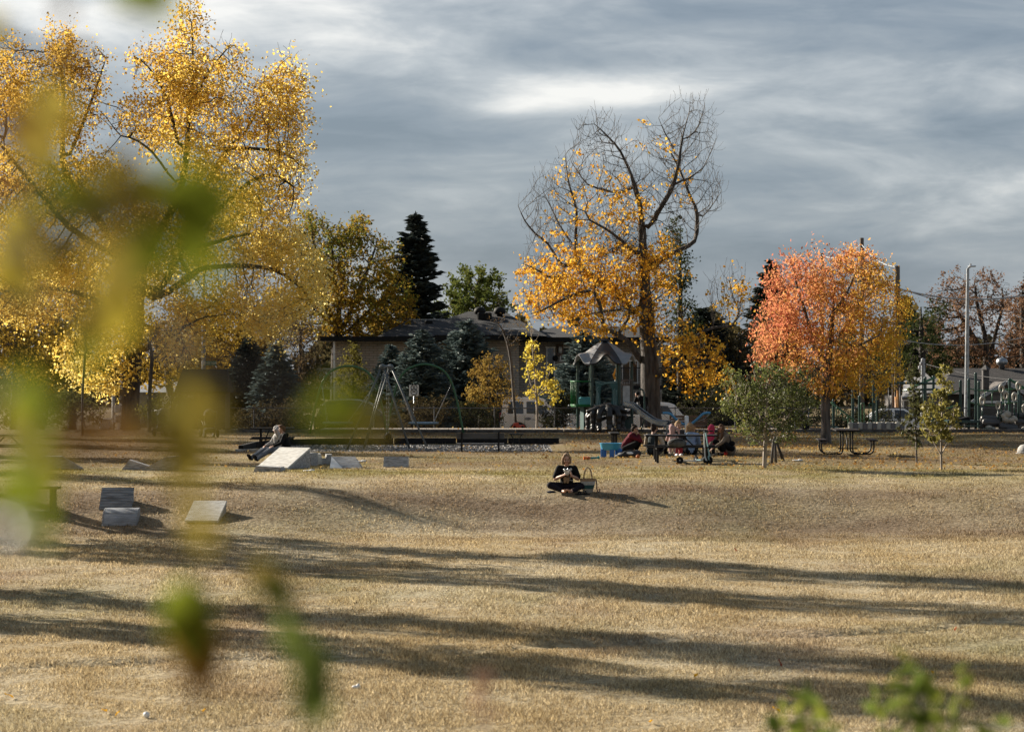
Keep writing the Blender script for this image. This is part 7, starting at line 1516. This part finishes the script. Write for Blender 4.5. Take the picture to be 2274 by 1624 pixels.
def sit_ground(label, loc, rz, top_m, leg_m, hair_m, k=1.0, hood=None, bun=False, long_hair=False, sleeve_m=None, look=(0, -1, -.15), glasses=False, skin_m=skin, neck_hood=None, knees=.34):
    T = thing('person', label, 'person', loc, rz, sc=k); hc = V3(0, -.05, .76); f = Vector(look)
    bd = head(hc, f) + [(V3(0, .01, .60), .052, V3(0, -.02, .70), .05), (V3(0, .06, .12), .13, V3(0, .05, .32), .125), (V3(0, .05, .32), .125, V3(0, .01, .5), .125), (V3(-.13, .01, .55), .065, V3(.13, .01, .55), .065)]
    top = [(V3(0, .06, .15), .155, V3(0, .05, .32), .148), (V3(0, .04, .32), .148, V3(0, .01, .47), .148), (V3(-.14, .01, .55), .078, V3(.14, .01, .55), .078)]; slv = []; lgc = [(V3(-.05, .06, .13), .14, V3(.05, .06, .13), .14)]
    for s in (-1, 1):
        a, e, h = V3(s * .19, .0, .55), V3(s * .27, -.08, .33), V3(s * .17, -.28, .27); bd += [(a, .055, e, .044), (e, .044, h, .028)] + hand(h, h - e, (0, 0, -1), 1, .5, -s); slv += [(a, .074, e, .06), (e, .058, lerp(e, h, .88), .042)]
        hp, kn, an = V3(s * .10, .0, .12), V3(s * .26, -.30, knees), V3(s * .14, -.52, .06); bd += [(hp, .1, kn, .065), (kn, .062, an, .038), (an, .036, an + V3(0, -.13, .02), .028)]; lgc += [(hp, .115, kn, .078), (kn, .074, an, .05)]
    blob('body', bd, skin_m, T, .011, 2); blob('trousers', lgc, leg_m, T, .013)
    if sleeve_m: blob('vest', top, top_m, T, .013); blob('sleeves', slv, sleeve_m, T, .013)
    else: blob('jacket', top + slv, top_m, T, .013)
    blob('shoes', [(V3(s * .14, -.50, .05), .045, V3(s * .14, -.66, .06), .038) for s in (-1, 1)], rubber, T, .012)
    if hood is not None: blob('hood', [(hc + V3(0, .02, .03), .115, hc + V3(0, .05, .06), .10), (hc + V3(0, .05, -.03), .095, hc + V3(0, .06, -.14), .09)], hood, T, .013)
    else:
        hh = [(hc + V3(0, .025, .045), .097, hc + V3(0, .01, .07), .084), (hc + V3(0, .07, .02), .07, hc + V3(0, .07, -.04), .055)]
        if bun: hh += [(hc + V3(0, .09, .11), .055, hc + V3(0, .10, .12), .05)]
        if long_hair:
            for s in (-1, 0, 1): hh += [(hc + V3(s * .07, .04, .02), .055, hc + V3(s * .09, .06, -.14), .05), (hc + V3(s * .09, .06, -.14), .05, hc + V3(s * .10, .07, -.22), .03)]
        blob('hair', hh, hair_m, T, .010)
    if neck_hood: blob('hood', [(V3(-.08, .10, .58), .06, V3(.08, .10, .58), .06), (V3(-.05, .13, .52), .055, V3(.05, .13, .52), .055)], neck_hood, T, .013)
    face_marks(T, hc, f, glasses=glasses); return T
maroon = cloth('jacket_maroon', (.10, .009, .017)); pinkc = cloth('hood_pink', (.48, .045, .11)); tanj = cloth('jacket_tan', (.20, .155, .115)); bluec = cloth('hoodie_blue', (.22, .32, .46)); creamc = cloth('sleeve_cream', (.44, .38, .30)); greyh = cloth('hoodie_grey', (.34, .33, .32)); jeans = cloth('jeans_pale', (.12, .14, .17))
squat('person', 'woman in maroon jacket with dark bun crouching by the water table', G(1397, 1011) + V3(0, .1, 0), R(72), maroon, black_cl, dark_hair, bun=True, glasses=True, k=1.0)
sit_ground('woman in dark vest with cream sleeves and dark bun, seated facing away', G(1452, 1011) + V3(0, .4, 0), R(152), cloth('vest_green', (.022, .03, .032)), black_cl, dark_hair, bun=True, sleeve_m=creamc, k=1.06, glasses=True, look=(-.7, -.7, -.1))
sit_ground('woman in pale blue hoodie with long blond hair, seated facing away', G(1537, 1012) + V3(0, .9, 0), R(188), bluec, black_cl, blond, long_hair=True, neck_hood=bluec, k=1.10, look=(.3, -1, -.3))
squat('person', 'woman in tan jacket and sunglasses with long brown hair crouching beside the children', G(1612, 1010) + V3(0, .1, 0), R(-58), tanj, black_cl, brown_hair, skin_m=skin_d, long_hair=True, glasses=True, arm='reach', bag=True, k=1.0, look=(-.3, -1, -.12))
def child(label, loc, rz, H_, top_m, leg_m, hair_m=None, hood=None, ears=None, skirt=None):
    """standing toddler, 1 unit tall before scaling, facing -y"""
    T = thing('person', label, 'person', loc, rz, sc=H_); hc = V3(0, -.01, .86); kk = 1.12
    bd = head(hc, (0, -1, -.05), k=kk) + [(V3(0, 0, .70), .05, V3(0, -.005, .78), .05), (V3(0, 0, .42), .115, V3(0, 0, .62), .11), (V3(-.08, 0, .66), .05, V3(.08, 0, .66), .05)]; top = [(V3(0, 0, .40), .14, V3(0, 0, .62), .125), (V3(-.09, 0, .66), .065, V3(.09, 0, .66), .065)]; lgc = [(V3(-.04, 0, .38), .11, V3(.04, 0, .38), .11)]
    for s in (-1, 1):
        a, e, h = V3(s * .13, 0, .65), V3(s * .19, -.05, .50), V3(s * .15, -.18, .44); bd += [(a, .045, e, .038), (e, .038, h, .028)] + hand(h, h - e, (0, 0, -1), .7, .5, -s); top += [(a, .062, e, .054), (e, .052, lerp(e, h, .9), .042)]
        hp, kn, an = V3(s * .06, 0, .38), V3(s * .07, -.02, .20), V3(s * .07, 0, .05); bd += [(hp, .075, kn, .05), (kn, .05, an, .036), (an, .034, an + V3(0, -.08, -.015), .03)]; lgc += [(hp, .09, kn, .065), (kn, .064, an, .05)]
    blob('body', bd, skin, T, .013, 2); blob('jacket', top, top_m, T, .014); blob('trousers', lgc, leg_m, T, .014); blob('shoes', [(V3(s * .07, .01, .035), .045, V3(s * .07, -.10, .03), .038) for s in (-1, 1)], white_paint, T, .013)
    if hood is not None:
        hh = [(hc + V3(0, .02, .03), .128, hc + V3(0, .04, .07), .105), (hc + V3(0, .04, -.05), .10, hc + V3(0, .04, -.13), .09)]
        if ears: hh += [(hc + V3(-.10, .03, .06), .045, hc + V3(-.22, .06, -.02), .05), (hc + V3(-.22, .06, -.02), .05, hc + V3(-.25, .06, -.16), .03), (hc + V3(.08, .03, .12), .04, hc + V3(.02, .05, .17), .03)]
        blob('hood', hh, hood, T, .013)
    else: blob('hair', [(hc + V3(0, .025, .05), .108, hc + V3(0, .01, .08), .09), (hc + V3(0, .07, .01), .08, hc + V3(0, .07, -.05), .06), (hc + V3(0, 0, .17), .02, hc + V3(.02, 0, .2), .015)], hair_m, T, .011)
    face_marks(T, hc, (0, -1, -.05), k=kk); return T
fluffy = mat('fluffy_pink', (.52, .34, .33), .95, ns=24, amt=.25, bump=1, bs=60)
child('toddler in fluffy pale pink hooded suit with floppy ears', G(1496, 1018) + V3(0, .75, .12), R(172), .82, fluffy, fluffy, hood=fluffy, ears=True)
child('small blond child facing the camera between the pink toddler and blue hoodie', G(1514, 1016) + V3(0, 1.6, 0), R(20), 1.02, cloth('child_dark', (.03, .028, .03)), cloth('child_red', (.30, .03, .04)), hair_m=blond)
child('child in bright pink hooded jacket with dark trousers seen from behind', G(1582, 1012) + V3(0, .5, 0), R(190), .92, pinkc, cloth('child_navy', (.02, .022, .03)), hood=pinkc)
# ---- man behind the slide, back turned, leaning
T = thing('person', 'man in dark jacket and cap bending behind the slide by the poplar', 'person', GD(1424, 103.2), R(0)); hc = V3(-.17, .25, 1.42); f = V3(-.6, .5, -.5)
bd = head(hc, f) + [(V3(-.05, .1, 1.28), .06, V3(-.13, .2, 1.36), .055), (V3(.10, 0, .86), .15, V3(.03, .05, 1.1), .16), (V3(.03, .05, 1.1), .16, V3(-.03, .09, 1.24), .15), (V3(-.20, .12, 1.26), .07, V3(.16, .06, 1.26), .07)]
jk = [(V3(.10, 0, .80), .185, V3(.03, .05, 1.1), .19), (V3(.03, .05, 1.1), .19, V3(-.03, .09, 1.24), .17), (V3(-.22, .12, 1.26), .085, V3(.18, .06, 1.26), .085)]; lgc = []
for s, kn, an in ((-1, V3(-.02, .0, .46), V3(-.02, .1, .07)), (1, V3(.14, -.02, .46), V3(.20, .0, .07))):
    a, e, h = V3(s * .21, .1, 1.26), V3(s * .26 - .04, .2, 1.02), V3(s * .18 - .12, .42, .96); bd += [(a, .06, e, .05), (e, .048, h, .032)] + hand(h, h - e, (0, 0, -1), 1, .5, -s); jk += [(a, .082, e, .068), (e, .066, lerp(e, h, .9), .05)]
    hp = V3(.10 + s * .09, 0, .82); bd += [(hp, .11, kn, .07), (kn, .066, an, .042), (an, .04, an + V3(0, .16, -.03), .032)]; lgc += [(hp, .125, kn, .085), (kn, .08, an, .06)]
blob('body', bd, skin, T, .013, 2); blob('jacket', jk, black_cl, T, .014); blob('trousers', lgc + [(V3(.02, 0, .84), .14, V3(.18, 0, .84), .14)], cloth('trousers_grey', (.07, .07, .075)), T, .014); blob('shoes', [(V3(-.02, .08, .05), .05, V3(-.02, .27, .04), .042), (V3(.2, -.02, .05), .05, V3(.2, .17, .04), .042)], rubber, T, .013)
blob('cap', [(hc + V3(.02, -.02, .06), .095, hc + V3(0, 0, .075), .085), (hc + V3(-.08, .07, .05), .03, hc + V3(-.13, .11, .03), .025)], black_cl, T, .011)
# ---- the couple leaning together behind the big tilted board (face -x)
def lounger(label, loc, rz, top_m, leg_m, hair_m, hood=None, lean=0, k=1.0, arm_up=False, look=(0, -1, 0)):
    """seated low, legs stretched forward and down; faces -y"""
    T = thing('person', label, 'person', loc, rz, sc=k); hc = V3(lean, -.06, 1.03); f = Vector(look)
    bd = head(hc, f) + [(V3(lean * .5, .0, .88), .055, V3(lean * .9, -.03, .97), .05), (V3(0, .08, .40), .14, V3(0, .06, .60), .13), (V3(0, .06, .60), .13, V3(lean * .4, .01, .78), .13), (V3(-.14 + lean * .4, .01, .83), .065, V3(.14 + lean * .4, .01, .83), .065)]
    top = [(V3(0, .08, .40), .165, V3(0, .06, .60), .155), (V3(0, .06, .60), .155, V3(lean * .4, .01, .76), .15), (V3(-.15 + lean * .4, .01, .83), .08, V3(.15 + lean * .4, .01, .83), .08)]; lgc = [(V3(-.06, .06, .38), .13, V3(.06, .06, .38), .13)]
    for s in (-1, 1):
        a = V3(s * .19 + lean * .4, 0, .83); e = V3(s * .25, -.12, .60); h = V3(s * .12, -.34, .50)
        if arm_up and s > 0: e = V3(s * .22 + lean, -.1, 1.02); h = V3(s * .06 + lean, .02, 1.13)
        bd += [(a, .055, e, .045), (e, .044, h, .03)] + hand(h, h - e, (0, 0, -1), 1, .5, -s); top += [(a, .075, e, .062), (e, .06, lerp(e, h, .9), .046)]
        kn, an = V3(s * .12, -.46, .36), V3(s * .11, -.86, .10); bd += [(V3(s * .09, .02, .37), .1, kn, .065), (kn, .062, an, .04), (an, .036, an + V3(0, -.08, .08), .03)]; lgc += [(V3(s * .09, .02, .37), .115, kn, .08), (kn, .076, an, .054)]
    blob('body', bd, skin, T, .011, 2); blob('jacket', top, top_m, T, .013); blob('trousers', lgc, leg_m, T, .013); blob('shoes', [(V3(s * .11, -.86, .07), .05, V3(s * .11, -.95, .19), .042) for s in (-1, 1)], rubber, T, .012)
    if hood is not None: blob('hood', [(hc + V3(0, .03, .03), .115, hc + V3(0, .05, .05), .10), (hc + V3(0, .06, -.04), .09, hc + V3(0, .07, -.14), .085)], hood, T, .012)
    else: blob('hair', [(hc + V3(0, .025, .045), .099, hc + V3(0, .01, .07), .086), (hc + V3(0, .07, .02), .07, hc + V3(0, .07, -.05), .06), (hc + V3(.04, -.05, .09), .04, hc + V3(-.03, -.06, .09), .035)], hair_m, T, .010); blob('collar_hood', [(V3(-.08, .10, .86), .06, V3(.08, .10, .86), .06)], top_m, T, .013)
    face_marks(T, hc, f); return T
gb = G(630, 1030); sc_ = .88
lounger('person in black jacket with short brown hair, leaning on the grey hooded one', gb + V3(-.02, .12, .07), R(-74), black_cl, jeans, brown_hair, lean=-.05, k=sc_, look=(.1, -1, -.05))
lounger('person in pale grey hooded top with hood up, leaning against the black jacket', gb + V3(-.27, .75, .07), R(-72), greyh, jeans, brown_hair, hood=greyh, lean=.10, k=.86, arm_up=True, look=(.6, -.8, -.1))
t = thing('seat_box', 'low plywood box the couple sit on, hidden behind the tilted board', 'box', gb + V3(.02, .5, 0), R(16)); b = MB(); b.box((0, 0, .165), (.5, 1.1, .33), ch=.01); b.build('box', ply2, t); b = MB(); b.box((0, 0, .345), (.56, 1.16, .03), ch=.006); b.build('lid', ply, t)
# ================================================================ out of focus leaves close to the lens
def near_leaf(P, size, d, m, parent, up=(0, 1, 0), name='leaf'):
    """one leaf blade at P pointing along d, facing about up"""
    V, Fc = leaf_blade(size, .12); d = Vector(d).normalized(); n = Vector(up); n = (n - d * n.dot(d)).normalized(); s = d.cross(n)
    b = MB(); b._add([Vector(P) + s * x * .8 + d * y + n * z for x, y, z in V], Fc); return b
n_green = leafmat('near_green', [(.2, (.125, .165, .016)), (.8, (.195, .225, .025))], 6, .3, .6, 0); n_yellow = leafmat('near_yellow', [(.2, (.30, .25, .028)), (.8, (.42, .34, .042))], 6, .3, .65, 0); n_olive = leafmat('near_olive', [(.2, (.20, .165, .032)), (.8, (.28, .22, .045))], 6, .3, .6, 0); n_rust = leafmat('near_rust', [(.2, (.17, .095, .025)), (.8, (.24, .13, .035))], 6, .3, .5, 0)
near_mats = {'g': n_green, 'y': n_yellow, 'o': n_olive, 'r': n_rust, 'd': leafmat('near_dark', [(.2, (.085, .12, .03)), (.8, (.14, .18, .04))], 6, .3, .5, 0)}
NS = 1.0
def branch(label, stem, lv, D):
    """stem: (u, v, D) list; lv: (u, v, D, length in picture units, angle, kind)"""
    stem = [(a_, c_, e_ * NS) for a_, c_, e_ in stem]; lv = [(a_, c_, e_ * NS, l_ * .86, g_, h_) for a_, c_, e_, l_, g_, h_ in lv]; P = [at(*p) for p in stem]; t = thing('overhanging_branch', label, 'branch', P[0], group='near branches hanging by the camera'); off = Vector(P[0]); b = MB(); Q = curve_pts([p - off for p in P], 6); b.tube(Q, [.0035 * (1 - .6 * i / len(Q)) for i in range(len(Q))], 7); b.build('twig', bark_dark, t, True)
    for u, v, d_, L, ang, kd in lv:
        c = at(u, v, d_) - off; s = L / F * d_; a = R(ang); dr = Vector((math.cos(a), .25 * math.sin(u), -math.sin(a))); bb = near_leaf(c, s, dr, None, None, (.25 * math.sin(v), -1, .3)); lf = bb.build('leaf', near_mats[kd], t, True)
        # leaf stalk back to the nearest point of the twig
        e = c - dr * s * .5; q_ = min(Q, key=lambda p: (p - e).length)
        if (q_ - e).length < .25: b2 = MB(); b2.tube([e, lerp(e, q_, .5) + Vector((0, 0, .005)), q_], .0012, 5); b2.build('stalk', bark_dark, lf)
    return t
branch('near branch of blurred olive, yellow and green leaves reaching to mid height', [(-260, 330, 1.5), (-40, 420, 1.42), (180, 480, 1.38), (360, 470, 1.35), (520, 460, 1.32)],
       [(430, 475, 1.33, 210, 20, 'g'), (470, 440, 1.36, 150, -20, 'g'), (330, 440, 1.36, 190, 30, 'o'), (230, 470, 1.38, 200, 10, 'o'), (320, 590, 1.36, 240, 100, 'g'), (60, 540, 1.42, 240, 95, 'y'), (90, 330, 1.42, 230, 250, 'o'), (110, 240, 1.42, 180, 260, 'o'), (20, 600, 1.44, 160, 80, 'y'), (150, 560, 1.4, 160, 120, 'o'), (400, 560, 1.35, 140, 80, 'o'), (260, 400, 1.4, 150, -30, 'o')], 1.4)
branch('near twig with a bright yellow and a green leaf before the cottonwood trunk', [(-200, 690, 1.35), (20, 680, 1.3), (200, 670, 1.27), (290, 660, 1.25)],
       [(280, 710, 1.25, 190, 120, 'y'), (215, 770, 1.26, 150, 110, 'g'), (300, 640, 1.26, 120, -30, 'o')], 1.3)
branch('near hanging spray of olive leaves low at the picture edge', [(-220, 820, 1.3), (-20, 860, 1.25), (140, 900, 1.2), (300, 930, 1.2), (430, 900, 1.2)],
       [(60, 950, 1.22, 240, 95, 'o'), (110, 1040, 1.22, 220, 90, 'o'), (30, 1120, 1.22, 210, 80, 'g'), (410, 1000, 1.2, 230, 95, 'o'), (440, 900, 1.2, 170, 30, 'o'), (400, 930, 1.22, 160, 100, 'g'), (290, 960, 1.22, 180, 20, 'r'), (200, 980, 1.22, 170, 30, 'r'), (70, 1170, 1.22, 140, 60, 'g'), (440, 1170, 1.2, 150, 92, 'o'), (340, 970, 1.2, 120, 15, 'o')], 1.2)
branch('near drooping twig with a long green and rust leaf over the lawn', [(250, 1130, 1.5), (360, 1190, 1.5), (410, 1250, 1.5), (425, 1290, 1.5)],
       [(432, 1375, 1.5, 250, 80, 'g'), (448, 1430, 1.5, 250, 84, 'r'), (455, 1470, 1.5, 150, 88, 'r'), (440, 1400, 1.52, 260, 76, 'g')], 1.2)
branch('near dark green twig trailing down over the lawn', [(470, 1180, 1.6), (570, 1280, 1.6), (640, 1370, 1.6), (690, 1500, 1.6), (705, 1590, 1.6)],
       [(615, 1320, 1.6, 150, 55, 'd'), (655, 1400, 1.6, 150, 65, 'd'), (690, 1490, 1.6, 190, 76, 'd'), (690, 1555, 1.6, 150, 100, 'd'), (705, 1530, 1.6, 150, 80, 'd'), (585, 1275, 1.6, 120, 40, 'o')], 1.5)
branch('near soft spray of pale olive leaves, most blurred of all', [(-300, 560, 1.08), (-60, 560, 1.03), (160, 520, 1.0), (340, 480, .98), (470, 470, .97)],
       [(330, 480, 0.98, 190, 20, 'o'), (440, 450, 0.97, 290, 10, 'g'), (430, 500, 0.97, 260, 40, 'g'), (410, 560, 0.98, 230, 70, 'g'), (260, 600, 0.98, 200, 100, 'o'), (70, 600, 1.03, 200, 90, 'o'), (140, 420, 1.00, 190, 40, 'g'), (60, 300, 1.03, 180, 80, 'r'), (230, 720, 0.99, 200, 110, 'o'), (70, 880, 1.03, 200, 90, 'g'), (430, 920, 0.98, 190, 80, 'o'), (90, 1080, 1.03, 200, 90, 'g'), (760, 930, 0.98, 190, 15, 'g')], 1)
branch('near single broad green leaf blurred over the black suv', [(380, 760, 1.15), (560, 850, 1.12), (690, 910, 1.1)], [(770, 915, 1.1, 190, 10, 'g'), (720, 950, 1.1, 150, 30, 'g'), (820, 955, 1.1, 120, 150, 'o')], 1.1)
branch('near green leaf and dim spray at the top edge', [(60, -160, 1.5), (200, -60, 1.45), (290, 0, 1.4)], [(315, 20, 1.3, 190, 20, 'g'), (330, 5, 1.35, 150, -10, 'g'), (285, -10, 1.4, 90, 60, 'g'), (150, 45, 1.5, 70, 30, 'r')], 1.4)
branch('near rust and yellow leaves high at the picture edge', [(-240, 60, 1.5), (-60, 80, 1.45), (80, 110, 1.42), (170, 130, 1.4)], [(185, 130, 1.4, 100, 80, 'r'), (5, 80, 1.44, 120, 90, 'y'), (140, 140, 1.42, 70, 60, 'r')], 1.4)
# dry stalk standing before the lens
t = thing('dry_stalk', 'blurred dry pinkish seed stalk rising at the bottom of the lawn', 'grass stalk', Vector((at(1075, 1624, 2.6).x, 2.6, z1(0, 2.6)))); zt = at(1065, 1480, 2.6).z - t.location.z; zb = at(1068, 1600, 2.6).z - t.location.z
b = MB(); b.tube([(0, 0, 0), (.01, 0, zb * .6), (0, 0, zt)], .0022, 6); b.build('stem', mat('straw', (.28, .18, .11), .8), t, True)
n = 26; zz_ = rng.uniform(zb, zt, n); C = np.stack([rng.normal(0, .006, n), rng.normal(0, .006, n), zz_], 1); fastmesh('seed_head', leafquads(C, .017, .2, .4), np.arange(n * 4).reshape(-1, 4), leafmat('seed', [(.2, (.24, .14, .09)), (.8, (.32, .19, .12))], 8, .3, .3), t)
# shrub sprigs at the bottom corner
def sprig(label, u, D, tops, seed):
    g_ = np.random.default_rng(seed); base = Vector((at(u, 1800, D).x, D, z1(0, D))); t = thing('young_shrub', label, 'shrub', base, group='blurred green sprigs at the bottom'); st = MB(); C = []; A = []
    for (uu, vv) in tops:
        e = at(uu, vv, D + g_.uniform(-.25, .25)) - base; m_ = Vector((e.x * .45 + g_.normal(0, .02), e.y * .4, e.z * .6)); Q = curve_pts([(0, 0, 0), m_, e], 10); st.tube(Q, [.006 * (1 - .75 * i / len(Q)) for i in range(len(Q))], 6)
        for i in range(6, len(Q)):
            for s in range(6): C.append(np.array(Q[i]) + g_.normal(0, .016, 3))
    st.build('stem', bark_grey, t, True); C = np.array(C); V = leafquads(C, .05, -.1, .42, 0, .2); fastmesh('foliage', V, np.arange(len(V)).reshape(-1, 4), leafmat('sprig_leaf' + str(seed), [(.1, (.06, .09, .02)), (.6, (.14, .175, .03)), (.95, (.25, .26, .04))], 6, .3, .6, 0), t); return t
sprig('blurred green sprig at the bottom, further from the picture corner', 1790, 4.4, [(1790, 1545), (1815, 1590), (1760, 1600), (1840, 1610), (1730, 1615)], 1)
sprig('blurred green sprig nearest the bottom picture corner, with a curling tip', 2080, 4.3, [(2010, 1490), (2045, 1530), (2135, 1510), (1960, 1550), (2060, 1560), (2110, 1580), (2190, 1610)], 2)

# white bead added to the low spray to imitate an out-of-focus highlight disc
br_ = [o for o in bpy.data.objects if o.get('label', '').startswith('near hanging spray')][0]
b = MB(); c = at(45, 1190, 1.05) - br_.location; b.ell(c, (.0085, .0085, .0085), 12, 8); b.tube([c + Vector((0, 0, .005)), c + Vector((-.004, 0, .02)), c + Vector((.004, .02, .045))], .0008, 5); b.build('highlight_bead', mat('bead_white', (.75, .74, .70), .3, ns=20, amt=.1), br_, True)
